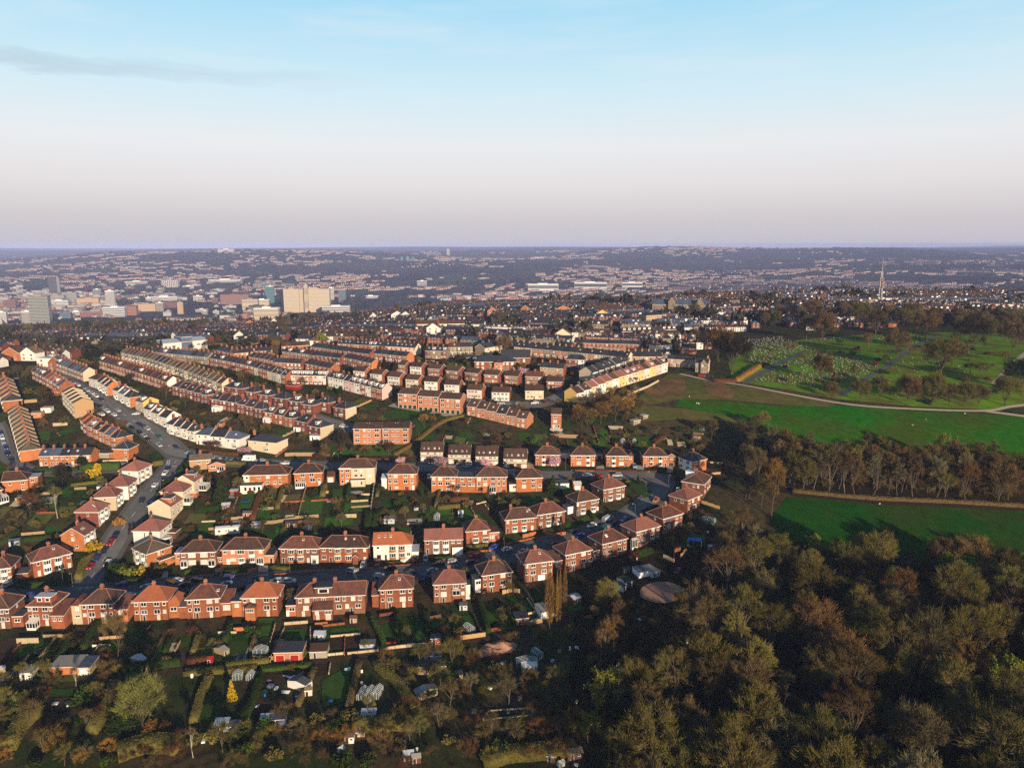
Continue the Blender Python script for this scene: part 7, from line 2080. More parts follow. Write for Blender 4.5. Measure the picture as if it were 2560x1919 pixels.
# ------------------------------------------------------------------ hedges, fences and walls
def wl(c,pts):
 return[at(c,x,y)for x,y in pts]
HEDGES=[('k',[(150,900),(80,1060),(10,1290)],2.2,1.8,'olive','long olive hedge left of the yellow conifer plot'),('k',[(565,900),(520,1080),(450,1230),(400,1260)],2.2,1.8,'dark green','dark hedge right of the yellow conifer'),('k',[(1390,790),(1340,1000),(1300,1180)],1.8,1.6,'brown','brown hedge left of the white greenhouses'),
('k',[(1020,850),(950,980),(880,1150)],1.6,1.5,'brown','brown hedge beside the grey allotment shed'),('k',[(1530,800),(1700,960),(1861,1150)],3.0,1.6,'olive','broad slanting olive hedge right of the white greenhouses'),('k',[(-60,880),(540,840)],2.6,1.4,'olive','low hedge along the allotment track, left stretch'),('k',[(560,845),(1000,805)],2.4,.9,'green','low grass-green hedge along the allotment track'),
('k',[(280,830),(640,780)],2.4,1.6,'olive','hedge between track and blue greenhouse'),('j',[(840,430),(760,560),(690,700)],2.0,2.2,'dark green','dark tall hedge behind the cream-ended semi'),('j',[(600,560),(520,720),(470,800)],1.8,2.0,'dark green','dark hedge behind the dormered brick semi'),('j',[(1240,560),(1170,700)],1.6,1.8,'dark green','dark hedge beside the bare larch'),
('j',[(1420,600),(1370,720)],1.4,1.6,'dark green','dark hedge between two front-row lawns, west'),('j',[(1660,560),(1600,720)],1.4,1.8,'olive','olive hedge between two front-row lawns'),('k',[(335,470),(270,620)],1.6,1.8,'dark green','dark hedge left of the bright lawn strip'),('k',[(520,560),(490,690)],1.0,1.2,'brown','brown hedge right of the bright lawn strip'),
('k',[(1500,440),(1570,580),(1600,680)],1.6,1.8,'green','bright mossy hedge along the narrow alley'),('l',[(115,380),(110,560)],1.4,1.8,'dark green','dark hedge left of the brick-edged lawn'),('l',[(350,370),(370,560)],1.8,2.0,'dark green','dark hedge right of the brick-edged lawn'),('l',[(780,250),(830,420),(870,540)],1.6,2.0,'dark green','dark hedge left of the yellow-leaved shrub garden'),('l',[(1000,330),(1090,470)],1.6,2.0,'dark green','dark hedge right of the yellow-leaved shrub garden'),
('l',[(820,1620),(1100,1560),(1400,1540),(1580,1500)],5.0,2.4,'olive','thick olive hedge at the very bottom of the allotments'),('l',[(-20,1310),(250,1280)],4.0,2.6,'olive','thick olive hedge behind the blue-roofed hut'),('k',[(1330,1330),(1860,1300)],4.5,2.6,'olive','thick olive hedge below the slanting hedge'),('j',[(980,1560),(1250,1480),(1500,1500)],5.5,3.0,'olive','thick mottled laurel hedge at the bottom edge'),
('j',[(60,1520),(180,1320),(320,1200)],4.0,3.0,'olive','mottled hedge rising at the bottom edge, leftmost'),('j',[(760,1380),(880,1200),(960,1000)],3.0,3.0,'olive','tall hedge left of the pale willow'),('j',[(1000,850),(1500,800)],2.4,2.0,'dark green','dark hedge along the garden end behind larch'),('j',[(1560,790),(1720,780)],2.0,1.8,'russet','russet hedge beside the red hut'),
('f',[(200,1620),(500,1590),(830,1570)],2.0,2.0,'dark green','dark boundary hedge at the left corner of the junction'),('f',[(1225,1500),(1400,1540),(1640,1550)],1.8,1.8,'dark green','dark boundary hedge at the right corner of the junction'),('f',[(900,1520),(980,1320),(1090,1240)],2.6,2.2,'olive','olive hedge running up the hill road from the corner'),('f',[(1220,1330),(1270,1480)],1.4,1.6,'dark green','short dark hedge on the hill road corner'),
('f',[(390,270),(700,262),(900,262)],2.0,1.8,'dark green','dark hedge below the west road'),('f',[(950,255),(1380,235)],3.0,3.2,'green','tall green hedge by the forsythia'),('f',[(820,440),(1270,390)],1.2,1.4,'olive','thin hedge behind the topmost white semi'),('f',[(250,1080),(700,1030)],2.0,1.8,'dark green','dark hedge behind the orange-gabled semi'),('f',[(0,1120),(230,960)],1.6,1.8,'dark green','slanting hedge by the blue shed'),
('g',[(1190,470),(1120,640),(1060,830)],2.4,1.6,'russet','russet beech hedge beside the trampoline garden'),('g',[(1420,470),(1350,700)],1.8,1.6,'olive','olive hedge beside the narrow lawns'),('g',[(1900,440),(1870,560)],2.4,2.0,'olive','olive clipped hedge by the long striped lawn'),('h',[(250,440),(220,600)],1.6,2.0,'dark green','dark hedge by the terraced garden'),('h',[(560,560),(600,430)],1.2,1.2,'olive','olive hedge along the upper alley'),
('h',[(560,770),(540,960)],3.0,2.4,'dark green','dark hedge right of the alley'),('h',[(470,760),(450,960)],3.0,2.4,'dark green','dark hedge left of the alley'),('h',[(1290,490),(1240,690)],1.2,1.6,'olive','hedge below the linked brick houses'),('h',[(1260,700),(1520,680)],2.4,1.6,'olive','olive hedge across the gardens behind the gabled brick semi'),('h',[(560,760),(800,745)],1.8,1.8,'dark green','dark hedge across the alley gardens'),
('h',[(1400,610),(1620,600)],3.0,2.0,'russet','russet hedge behind the linked houses'),('i',[(1290,1090),(1420,1220)],1.4,1.6,'dark green','dark hedge beside the roof-light semi'),('i',[(900,790),(990,880)],1.8,1.6,'dark green','dark clipped hedge by the van'),('i',[(1450,830),(1590,760)],3.0,2.2,'dark green','dark shrubbery hedge above the bend'),('i',[(960,380),(1400,395),(1680,385)],1.0,.9,'russet','low russet hedge before the upper road semis'),
('i',[(390,350),(560,375)],1.2,1.0,'dark green','low dark hedge before the blossom semi'),('c',[(30,1245),(300,1240),(700,1250)],1.4,1.2,'russet','long russet hedge below the flats lawn'),('c',[(760,1190),(980,1060),(1250,850),(1430,760)],2.4,1.4,'rust-brown','rust-coloured bank hedge beside the flats lawn'),('c',[(1010,1040),(1300,820),(1560,740)],2.0,1.4,'olive','olive bank hedge beside the flats lawn'),
('e',[(210,190),(360,195)],2.6,2.4,'russet','russet clipped hedge of the villa garden'),('e',[(365,190),(510,98)],3.4,2.6,'golden','golden clipped hedge of the villa garden'),('e',[(720,898),(1200,942),(1800,970),(2320,1000)],2.6,1.6,'brown','long brown hedge bank between the two fields'),('b',[(620,200),(900,235)]if False else[(650,1290),(900,1290),(1000,1310)],2.0,1.4,'olive','mossy hedge under the motorhome'),
('b',[(430,1130),(700,1170),(900,1190)],1.6,1.4,'russet','russet hedge before the white row above the junction'),('a',[(1880,1290),(1760,1310)],2.4,2.2,'olive','round olive hedge on the grass corner'),('g',[(230,330),(330,200),(60,480)]if False else[(225,330),(330,190)],3.0,3.0,'dark green','tall dark hedge at the hill road top corner'),('d',[(1640,1060),(1740,980)],3.0,2.0,'russet','russet hedge behind the last orange-brick semi'),
('g',[(290,1440),(430,1420)],2.2,1.2,'green','low mossy hedge before the porched semi'),('g',[(760,1420),(980,1420)],2.0,1.0,'dark green','low hedge before the black-winged semi'),('g',[(1290,1380),(1500,1400)],1.6,1.0,'olive','low mottled hedge before the white-porched semi'),('h',[(640,1340),(760,1340)],1.2,1.2,'olive','low hedge before the orange-roofed semi'),('h',[(1180,1300),(1440,1270)],1.8,1.4,'dark green','dark hedge before the gabled brick semi'),('h',[(1590,1150),(1840,1120)],1.6,1.2,'olive','low hedge before the bow-bayed semi')]
for c,pts,w_,h_,tint,lab in HEDGES:
 hedge(wl(c,pts),w_,h_,tint,lab,group='hedges of the gardens')
FENCES=[('k',[(1115,730),(1270,715)],.9,'wallstone','pale low wall along the track, left part',True),('k',[(1290,718),(1550,690)],.9,'wallstone','pale low wall along the track, middle part',True),('k',[(1600,680),(1861,645)],1.1,'wallstone','pale wall along the track right of the alley',True),('l',[(110,665),(380,640)],1.0,'wallstone','pale wall stretch ending at the small brick outhouse',True),
('l',[(620,600),(845,568)],1.6,'wood_new','bright new timber fence round a greenhouse plot',False),('l',[(1190,475),(1320,450)],1.6,'wood','pale timber fence by the white garage',False),('l',[(1385,405),(1485,388)],1.4,'wood_new','olive timber fence right of the white garage',False),('k',[(1150,575),(1400,552)],.8,'wallstone','white garden terrace wall, back of tall brick house',True),('k',[(765,470),(965,455)],1.0,'wallstone','pale terrace wall above the walled lawn',True),
('k',[(345,520),(528,512)],1.2,'brick_orange','orange brick terrace wall behind the porch semi',True),('k',[(700,660),(770,500)],1.0,'wood','timber fence left of the walled lawn',False),('k',[(985,760),(985,500)],1.2,'wallstone','long pale path wall right of the walled lawn',True),('k',[(1020,480),(1130,470)],1.2,'brick_orange','brick terrace wall under the french doors',True),('k',[(505,755),(695,760)],1.2,'wood','mossy timber fence left of the brick garage',False),
('k',[(1595,645),(1695,638)],1.2,'door_red','bright red timber fence beside the alley',False),('l',[(-40,400),(100,380)],1.0,'brick_dark','dark red wall behind the skylight semi',True),('l',[(860,530),(975,515)],1.2,'brick_dark','dark red fence before the grass strip',False),('j',[(140,625),(325,620)],1.8,'wallstone','pale balustraded patio wall behind the dormer semi',True),('j',[(770,655),(920,645)],.8,'frame','white rail fence of the larch garden',False),('j',[(740,740),(905,730)],1.2,'wood_dark','brown retaining fence of the larch garden',False),
('j',[(360,575),(560,570)],1.0,'wood','pale timber edge over the lilac border',False),('g',[(1060,880),(1300,870),(1560,830)],1.5,'wood','long pale timber fence across the gardens',False),('g',[(1560,815),(1830,795)],1.4,'wood','pale fence at the foot of the striped lawn',False),('g',[(1595,780),(1690,440)],1.4,'wood','pale fence up the side of the striped lawn',False),('g',[(1115,720),(1310,700)],1.2,'wood','short pale trellis fence between narrow lawns',False),
('g',[(820,825),(960,810)],1.2,'wood','low pale fence by the wooden shed',False),('g',[(850,700),(950,450)],1.4,'wood','pale fence left of the trampoline',False),('h',[(490,740),(535,420)],1.5,'concrete','tall pale wall along the alley',True),('h',[(265,620),(465,610)],.9,'wallstone','upper curved terrace wall in the stepped garden',True),('h',[(270,690),(490,675)],.9,'wood','timber rail in the stepped garden',False),('h',[(380,545),(480,540)],.9,'wallstone','top terrace wall in the stepped garden',True),
('h',[(200,800),(330,795)],1.6,'wallstone','pale block wall at the stepped garden foot',True),('i',[(1650,1235),(1760,1290)],1.6,'wallstone','pale raised terrace wall near the blue canopy',True),('i',[(1755,1290),(1760,1190),(1820,1180)],2.2,'brick_orange','brick gate pillar wall near the blue canopy',True),('i',[(1820,1240),(1880,1170)],1.6,'wood','timber trellis right of the brick pillar',False),('i',[(2030,700),(2210,760)],1.5,'wood_new','new timber fence behind the outer bend',False),('i',[(2000,780),(2160,850)],1.5,'brick_dark','dark brown fence below the new timber fence',False),
('i',[(260,1045),(395,1010)],1.6,'brick_orange','orange brick retaining wall before the wide semi',True),('i',[(460,985),(560,1030),(690,1010)],1.4,'brick_orange','curved orange brick retaining wall by the steps',True),('l',[(985,215),(1060,195),(1130,205)],1.5,'wood_new','curved yellow timber retaining fence behind the semi',False),('l',[(1120,140),(1190,210),(1255,330)],1.4,'wood','stepped pale fence down to the white garage',False),('d',[(930,850),(1000,1060)],1.4,'brick_red','red brick garden wall, first from left behind the semis',True),
('d',[(1110,870),(1185,1070)],1.4,'brick_red','red brick garden wall, second from left behind the semis',True),('d',[(1290,880),(1370,1090)],1.4,'brick_red','red brick garden wall, third from left behind the semis',True),('d',[(1110,885),(1280,890)],1.8,'concrete','pale green board fence at the garden head',False),('d',[(440,980),(765,990)],1.8,'wood','pale timber fence below the narrow three-storey house',False),('a',[(1185,1285),(1475,1270)],1.8,'wallstone','pale rendered wall before the hipped brick house',True),
('a',[(240,590),(430,575)],1.8,'wood_new','new timber fence in the far west gardens',False),('a',[(610,850),(780,840)],1.6,'wallstone','pale wall of the derelict plot',True),('b',[(1440,1200),(1500,1195),(1900,1195)],1.8,'wood','long timber panel fence on the upper road',False),('b',[(1330,1210),(1460,1110)],1.2,'brick_red','sloping brick wall beside the cream pair',True),('d',[(1000,640),(1200,610),(1360,490),(1560,410),(1690,340)],1.4,'wallstone','long tan wall below the cream terrace gardens',True),
('f',[(1270,1570),(1640,1570)],.8,'brick_red','low brick wall along the corner pavement',True),('g',[(240,1510),(560,1490)],.8,'brick_red','low brick wall before the porched semi',True),('g',[(700,1490),(1010,1475)],.8,'brick_red','low brick wall before the black-winged semi',True),('g',[(1010,1440),(1120,1400)],1.4,'brick_orange','raised brick wall panel before the black-winged semi',True),('g',[(1280,1470),(1800,1430)],.8,'brick_red','low brick wall before the white-porched semi',True),('h',[(640,1375),(1080,1340)],.8,'brick_red','low brick wall before the orange-roofed semi',True),
('h',[(1200,1310),(1560,1270)],.8,'brick_red','low brick wall before the gabled brick semi',True),('h',[(1600,1215),(1880,1190)],1.0,'brick_orange','brick wall before the bow-bayed semi',True),('i',[(100,1110),(420,1040)],.8,'brick_red','low brick wall before the wide semi',True),('i',[(1110,390),(1350,395)],.8,'brick_red','low brick wall before the third upper semi',True),('i',[(740,385),(970,390)],.8,'brick_red','low brick wall before the second upper semi',True),('i',[(1800,450),(1900,500)],1.4,'brick_dark','dark brick terrace wall below the white-clad semi',True)]
for c,pts,h_,m,lab,solid in FENCES:
 if solid:
  gwall(wl(c,pts),h_,m,lab,'garden walls')
 else:
  fence(wl(c,pts),h_,m,lab,group='garden fences')
  # ------------------------------------------------------------------ sheds, greenhouses, garages and loose garden things
def S(c,x,y,w,d,h,deg,wm,rm,lab,**k):
 return shed(at(c,x,y),w,d,h,math.radians(deg),wm,rm,lab,**k)
G='garden sheds'
S('k',800,775,8.4,6.0,2.9,3,'brick_pink','roof_slate','pink double garage with dark red doors by the allotment track',name='garage',cat='garage',door=None,win=False,flat=True)
o=bpy.data.objects['garage']
for u in(-2.4,1.9):
 obj('garage_door',door_mesh(2.6,2.2,'door_red'),o,(u,0,0))
S('j',535,885,8.0,6,2.4,4,'brick_orange','concrete','wide garage with mossy grey roof at the garden end',name='garage',cat='garage',door=None,flat=True,win=False)
S('j',700,890,3.6,6,2.4,4,'wallstone','roof_blue','narrow garage with blue roof and pale door',name='garage',cat='garage',door='frame',flat=True,win=False)
S('j',220,930,3.4,4,2.2,8,'white','concrete','grey-roofed pale shed left of the wide garage',flat=True,group=G)
S('j',1745,800,1.6,1.6,1.7,5,'door_red','door_red','small red hut with a white window on the hedge',group=G)
S('j',1190,790,2.2,4.5,1.3,62,'roof_pale','roof_pale','pale pitched cold frame by the dark hedge',name='cold_frame',door=None,win=False,group=G,rise=.8)
S('j',20,870,1.6,1.6,1.4,30,'wood','roof_pale','tiny pale-roofed hutch at the left edge',door=None,win=False,group=G)
S('k',975,1010,2.8,6.5,2.2,66,'white','roof_felt','long grey-roofed pale hut lying along the allotment hedge',group=G)
S('k',968,1060,2.0,1.4,1.6,10,'cream','wood','low cream hut below the long grey-roofed hut',group=G,flat=True)
S('k',1055,600,3.2,3.0,2.0,0,'roof_pale','roof_pale','blue-grey glazed summerhouse in the narrow garden',group=G)
S('k',1340,455,2.2,2,1.7,5,'wood_new','wood_dark','orange playhouse with dark roof',name='playhouse',group=G)
S('k',290,720,2.0,4.6,1.6,60,'wood','concrete','tilted pale shed beside the hedge',group=G,win=False)
S('k',1455,670,4.4,2.6,1.4,3,'roof_pale','metal','low silver glazed frame by the pale wall',name='cold_frame',door=None,win=False,flat=True,group=G)
S('k',1050,750,5.2,4.6,2.2,4,'concrete','wood_dark','roofless pale block store beside the path wall',name='block_store',door='door_dark',flat=True,win=False,group=G)
S('l',430,640,3.0,2.4,2.2,5,'brick_red','roof_slate','small brick outhouse at the end of the pale wall',flat=True,group=G)
S('l',1340,420,3.0,6,2.3,18,'frame','concrete','white garage with mossy roof near the poplars',name='garage',cat='garage',door='frame',flat=True,win=False)
S('l',1150,470,4.2,4.5,2.2,12,'brick_pink','roof_slate','open-topped brick outhouse near the white garage',flat=True,group=G)
S('l',660,350,2.6,2.4,1.9,4,'roof_pale','roof_felt','grey shed with a green side behind the bay semi',group=G)
S('l',405,780,5.0,3.2,2.3,4,'roof_pale','roof_slate','pale blue allotment hut with jagged dark roof',group=G)
S('l',400,880,8.0,3.0,2.4,4,'wood','roof_slate','long hut with cream and black front below the blue hut',group=G,flat=True)
S('l',430,1030,2.6,6.0,2.0,118,'wood','metal','pale allotment shed with ribbed grey roof',group=G,win=False)
S('l',630,930,2.0,2.6,1.8,20,'wood','roof_felt','small tan hut among dark allotment bushes',group=G,win=False)
S('l',1210,870,4.4,2.0,2.0,5,'cream','frame','cream windowed hut under the blue glass roof',group=G,flat=True)
greenhouse(at('l',1190,835),6.2,3.0,math.radians(4),'large blue-glazed lean-to in the east allotments',h=2.0,group='greenhouses')
greenhouse(at('l',1300,755),2.2,3.6,math.radians(30),'small greenhouse behind the blue-glazed lean-to',group='greenhouses')
greenhouse(at('l',730,540),2.4,3.4,math.radians(35),'greenhouse inside the new timber fence',group='greenhouses')
greenhouse(at('k',1395,1105),2.0,4.2,math.radians(-8),'left one of the three white greenhouses',group='greenhouses')
greenhouse(at('k',1458,1100),2.0,4.2,math.radians(-8),'middle one of the three white greenhouses',group='greenhouses')
greenhouse(at('k',1522,1090),2.0,4.2,math.radians(-8),'right one of the three white greenhouses',group='greenhouses')
greenhouse(at('k',560,725),4.0,2.4,0,'wide glasshouse left of the pink double garage',group='greenhouses')
greenhouse(at('k',478,935),2.0,2.2,0,'white greenhouse frame behind the yellow conifer',group='greenhouses')
greenhouse(at('k',375,930),2.6,2.0,math.radians(10),'white slatted greenhouse left of the white frame',group='greenhouses')
greenhouse(at('i',2160,900),3.0,5.0,math.radians(60),'pale greenhouse in the outer bend gardens',group='greenhouses')
greenhouse(at('d',1280,1050),2.0,2.4,0,'small white-framed greenhouse between brick garden walls',group='greenhouses')
greenhouse(at('d',1410,1050),1.6,1.6,0,'pale little summerhouse on the back lawn',group='greenhouses')
greenhouse(at('h',1250,830),2.2,3.2,0,'silver greenhouse in the dark gardens',group='greenhouses')
S('k',240,1350,3.4,2.6,1.7,5,'brick_dark','roof_pale','rusty hut with pale blue roof sheet at the hedge',group=G,flat=True)
S('k',320,1355,3.8,2.4,1.3,5,'roof_pale','roof_blue','blue-panelled cold frame beside the rusty hut',name='cold_frame',door=None,win=False,flat=True,group=G)
S('k',615,1300,3.0,2.0,1.6,5,'roof_pale','roof_pale','grey sheet-roofed hut behind the olive bush',group=G,flat=True,win=False)
S('k',710,1305,4.2,2.2,1.6,5,'roof_blue','roof_blue','dark blue tarpaulined hut behind the olive bush',group=G,flat=True,win=False)
S('k',1465,1260,3.8,2.4,1.5,4,'roof_blue','roof_pale','bright blue-roofed low hut by the thick hedge',group=G,flat=True,win=False)
S('k',1355,1280,1.8,1.6,1.8,4,'frame','roof_slate','small black and white hut left of the blue-roofed hut',group=G)
S('k',1385,1400,3.0,1.6,1.2,4,'cream','wood_new','low cream hut below the bright blue-roofed hut',group=G,flat=True,win=False)
S('k',1305,1455,2.4,1.8,1.9,4,'white','roof_felt','dark-doored white hut in the bottom allotments',group=G)
S('k',1270,1530,1.0,1.8,1.2,70,'frame','roof_pale','upright pale panel hutch in the bottom allotments',group=G,win=False,door=None)
S('l',205,1600,2.6,2.0,1.8,10,'metal','roof_pale','ribbed silver shed at the bottom of the allotments',group=G,win=False)
S('l',270,1620,2.2,1.8,1.6,10,'brick_dark','concrete','grey-roofed red shed beside the ribbed silver one',group=G,win=False)
S('l',1390,1610,2.2,1.6,1.4,-10,'wood','frame','white-topped tan box hut at the bottom edge',group=G,win=False,flat=True)
S('l',1590,1590,4.0,2.6,1.8,15,'wood_dark','wood','brown timber shack at the bottom of the wood path',group=G)
S('l',1480,1650,1.6,1.2,1.0,30,'frame','roof_pale','tilted white panel box at the bottom edge',group=G,win=False,door=None)
S('i',1310,1530,3.2,5.0,2.2,30,'frame','door_green','white garage with green roof beside the gravel circle',name='garage',cat='garage',door='door_dark',win=False)
S('i',1270,1570,2.0,5.6,2.0,52,'frame','roof_slate','long black-roofed white shed beside the green-roofed garage',group=G)
S('i',1470,1430,5.0,5.0,2.0,20,'plain','roof_blue','broad blue-roofed shelter with lime side wall',name='shelter',door=None,win=False,flat=True,group=G)
S('i',1580,1430,3.6,6.0,2.0,30,'roof_pale','concrete','mossy-roofed shed joined to the blue-roofed shelter',group=G,flat=True)
S('i',1290,1390,2.4,2.0,1.6,15,'wood_dark','roof_felt','small brown shed left of the blue-roofed shelter',group=G,win=False)
S('l',1610,290,3.4,4.0,1.8,35,'wood_dark','roof_pale','grey-roofed shed right of the poplars',group=G,win=False)
S('g',760,705,3.4,2.6,2.1,10,'wood_dark','roof_pale','wooden shed with pale roof and one small window',group=G)
S('g',1005,795,3.6,2.2,2.0,5,'brick_pink','roof_felt','pinkish shed beside the russet hedge',group=G,win=False)
S('g',1105,920,3.8,2.2,1.6,2,'roof_blue','roof_pale','blue-grey tarp-roofed shed under the pale fence',group=G,flat=True,win=False)
S('g',1510,915,4.6,2.4,2.0,3,'wood_dark','roof_slate','long dark-roofed red-brown shed under the pale fence',group=G)
S('g',850,535,3.4,1.8,1.8,3,'door_red','roof_pale','red shed with white roof edge by the dark conifer',group=G,flat=True,win=False)
S('g',910,405,3.0,1.6,1.5,3,'door_green','door_green','green tarpaulined store behind the white garden room',group=G,flat=True,win=False,door=None)
S('g',735,830,1.6,1.6,1.2,3,'door_green','rough','low mossy green hutch by the wooden shed',group=G,win=False,door=None)
S('h',705,870,4.2,3.2,1.9,3,'roof_pale','concrete','grey glass-sided shed right of the alley',group=G,flat=True)
S('h',1530,800,2.0,2.2,2.2,5,'frame','frame','white garden hut with pitched roof',group=G,win=False)
S('h',1015,715,1.8,1.6,1.0,5,'roof_pale','roof_felt','low grey box by the golden shrub',group=G,flat=True,win=False,door=None)
S('f',1000,690,5.0,3.6,2.3,10,'brick_dark','roof_felt','brick outhouse with dark roof and white window in west gardens',group=G)
S('f',255,610,4.0,2.6,2.0,4,'brick_dark','roof_felt','brown low-roofed shed near the birch',group=G,win=False)
S('f',165,1125,3.6,2.6,2.0,20,'roof_pale','roof_blue','pale blue shed by the slanting hedge',group=G,win=False)
S('f',1190,490,5.2,3.6,2.2,10,'white','roof_felt','white outbuilding behind the second white semi',group=G)
S('f',260,1510,3.8,5,2.2,12,'brick_red','roof_felt','brick car port with white posts by the corner semi',name='car_port',door='door_dark',win=False,flat=True,group=G)
S('i',650,560,6.4,4.6,2.4,4,'white','roof_felt','white garage court block behind the oval island',name='garage',cat='garage',door='frame',flat=True)
S('i',805,570,3.4,4.6,2.8,4,'brick_pink','frame','tall white-roofed garage beside the white court block',name='garage',cat='garage',door='frame')
S('i',680,255,5.0,5.0,2.4,2,'frame','roof_felt','pair of grey garages between two orange-brick semis',name='garage',cat='garage',door='frame',flat=True,win=False)
S('g',1965,390,3.2,6.5,2.8,6,'brick_orange','roof_brown','small gabled orange-brick garage by the annex semi',name='garage',cat='garage',door='frame',win=False,rise=1.4)
S('i',1020,265,3.0,5.0,2.3,2,'frame','roof_felt','open dark garage between second and third upper semis',name='garage',cat='garage',door='door_dark',flat=True,win=False)
S('i',2120,1165,1.8,1.4,1.5,10,'roof_blue','roof_pale','tiny pale blue hut below the blue canopy',group=G,win=False)
S('d',1440,830,5.0,3.0,2.0,35,'wood','concrete','weathered hut on the rough slope',group=G,flat=True)
S('d',1540,770,3.6,3.0,1.8,35,'wood','roof_pale','second weathered hut higher on the rough slope',group=G,flat=True)
S('d',2130,1010,4.4,3.0,2.0,5,'wood_dark','roof_felt','brown shed near the pale-limbed bare tree',group=G)
S('a',410,760,6.0,4.0,2.6,8,'brick_pink','wood','pale flat-roofed outbuilding in the far west yards',group=G,flat=True)
S('a',530,700,5.0,4.0,2.6,8,'white','wallstone','white-fronted outbuilding in the far west yards',group=G,flat=True)
S('a',640,500,3.6,3.0,2.6,8,'brick_orange','roof_orange','orange-roofed outbuilding behind the brick row',group=G)
S('b',640,690,4.6,4.0,2.6,-12,'frame','frame','white conservatory-like garden room behind the slate rows',group=G)
S('b',1225,815,4.0,3.4,2.4,-12,'frame','frame','white garden room by the box-dormered rows',group=G)
S('b',1575,915,3.6,3.0,2.2,-14,'frame','roof_felt','white flat-roofed porch room behind the slate pair',group=G,flat=True)
S('b',1780,1020,5.0,3.4,2.4,-8,'frame','roof_pale','pale-roofed conservatory against the cream end wall',group=G,flat=True)
S('b',690,860,3.0,2.6,2.0,-15,'brick_orange','roof_felt','orange shed in the dark middle gardens',group=G)
S('b',1510,430,8.0,5.0,2.0,-25,'door_red','door_red','bright red sheet-roofed shed behind the cream row',group=G,flat=True,win=False,door=None)
bpy.data.objects['shelter'].children[0].color=(.25,.5,.05,1)
def canopy(p):
 o=thing('canopy','bright blue canopy on white posts in the garden','canopy',(p.x,p.y,Z(p.x,p.y)),math.radians(-12))
 mb=MB()
 q=[(-2.6,-1.4,2.3),(2.6,-1.4,2.2),(2.6,1.4,2.4),(-2.6,1.4,2.5)]
 mb.poly(q,'bluesheet')
 mb.poly([(x,y,z-.06)for x,y,z in q[::-1]],'bluesheet')
 for i in range(4):
  a,b=q[i],q[(i+1)%4]
  mb.poly([(a[0],a[1],a[2]-.06),(b[0],b[1],b[2]-.06),b,a],'bluesheet')
 mb.build('sheet',o)
 for x,y,z in q:
  pm=MB()
  pm.tube((x*.97,y*.97,-.4),(x*.97,y*.97,z-.05),.05,.05,'frame',n=6)
  pm.build('post',o)
M['bluesheet']=mat('blue_sheet',(.02,.13,.62),var=.1)
canopy(at('i',1960,1110))
def trampoline(c,x,y,r,m,lab):
 p=at(c,x,y)
 o=thing('trampoline',lab,'trampoline',(p.x,p.y,Z(p.x,p.y)))
 mb=MB()
 mb.lathe((0,0,0),[(0.01,.72),(r*.85,.72)],'tyre',n=16)
 mb.build('bed',o)
 rb=MB()
 rb.lathe((0,0,0),[(r*.84,.70),(r*.86,.78),(r,.76),(r,.66),(r*.84,.70)],m,n=16)
 rb.build('rim_pad',o)
 for k in range(4):
  a=k*math.pi/2+.4
  lb=MB()
  lb.tube((r*.95*math.cos(a),r*.95*math.sin(a),-.2),(r*.95*math.cos(a),r*.95*math.sin(a),.72),.035,.035,'metal')
  lb.build('leg',o)
trampoline('g',985,620,1.7,'bluesheet','blue round trampoline beside the russet hedge')
trampoline('k',605,620,1.9,'door_green','dark green round trampoline on the trimmed plot')
trampoline('j',345,700,1.8,'door_dark','dark round trampoline in the far-left front-row garden')
# static caravan seen among the gardens
p=at('g',785,985)
o=thing('static_caravan','big cream static caravan among the dark gardens','caravan',(p.x,p.y,Z(p.x,p.y)+.5),math.radians(12))
mb=MB()
prof=[(-1.6,0),(1.6,0),(1.7,1.2),(1.6,2.6),(0,2.95),(-1.6,2.6),(-1.7,1.2)]
a=[(-4.6,y,z)for y,z in prof]
b=[(4.6,y,z)for y,z in prof]
mb.poly(a[::-1],'white')
mb.poly(b,'white')
for i in range(len(prof)):
 j=(i+1)%len(prof)
 mb.poly([a[i],b[i],b[j],a[j]][::-1],'frame' if i in(3,4)else 'white')
mb.build('body',o)
for x,w_ in((2.9,1.4),(.6,.6),(-.4,.6),(-3.0,1.2)):
 obj('window',win_mesh(w_,1.2 if w_<1 else .9,1,'glass_dark','frame',False),o,(x,-1.72,1.45))
for x in(-3,3):
 wb_=MB()
 wb_.box(x-.4,x+.4,-.8,.8,-1.4,.0,'concrete')
 wb_.build('support',o)
take(p.x,p.y,5)
# heap of earth by the track
p=at('l',950,660)
rng=np.random.default_rng(5)
n=26
V,Fq=[],[]
for i in range(n):
 for j in range(n):
  x,y=(i/(n-1)-.5)*13,(j/(n-1)-.5)*7
  r=math.hypot(x/6.5,y/3.5)
  V.append((x,y,max(0,1-r**2)*1.5*(1+.35*math.sin(x*1.3)+.25*math.cos(y*2+x))+rng.normal()*.07-.15))
for i in range(n-1):
 for j in range(n-1):
  Fq.append((i*n+j,(i+1)*n+j,(i+1)*n+j+1,i*n+j+1))
me=npmesh('earth_heap',np.array(V),np.array(Fq),'gravel')
o=obj('earth_heap',me,None,(p.x,p.y,Z(p.x,p.y)),.3)
tag(o,'brown-pink heap of tipped earth beside the allotment track','earth heap')
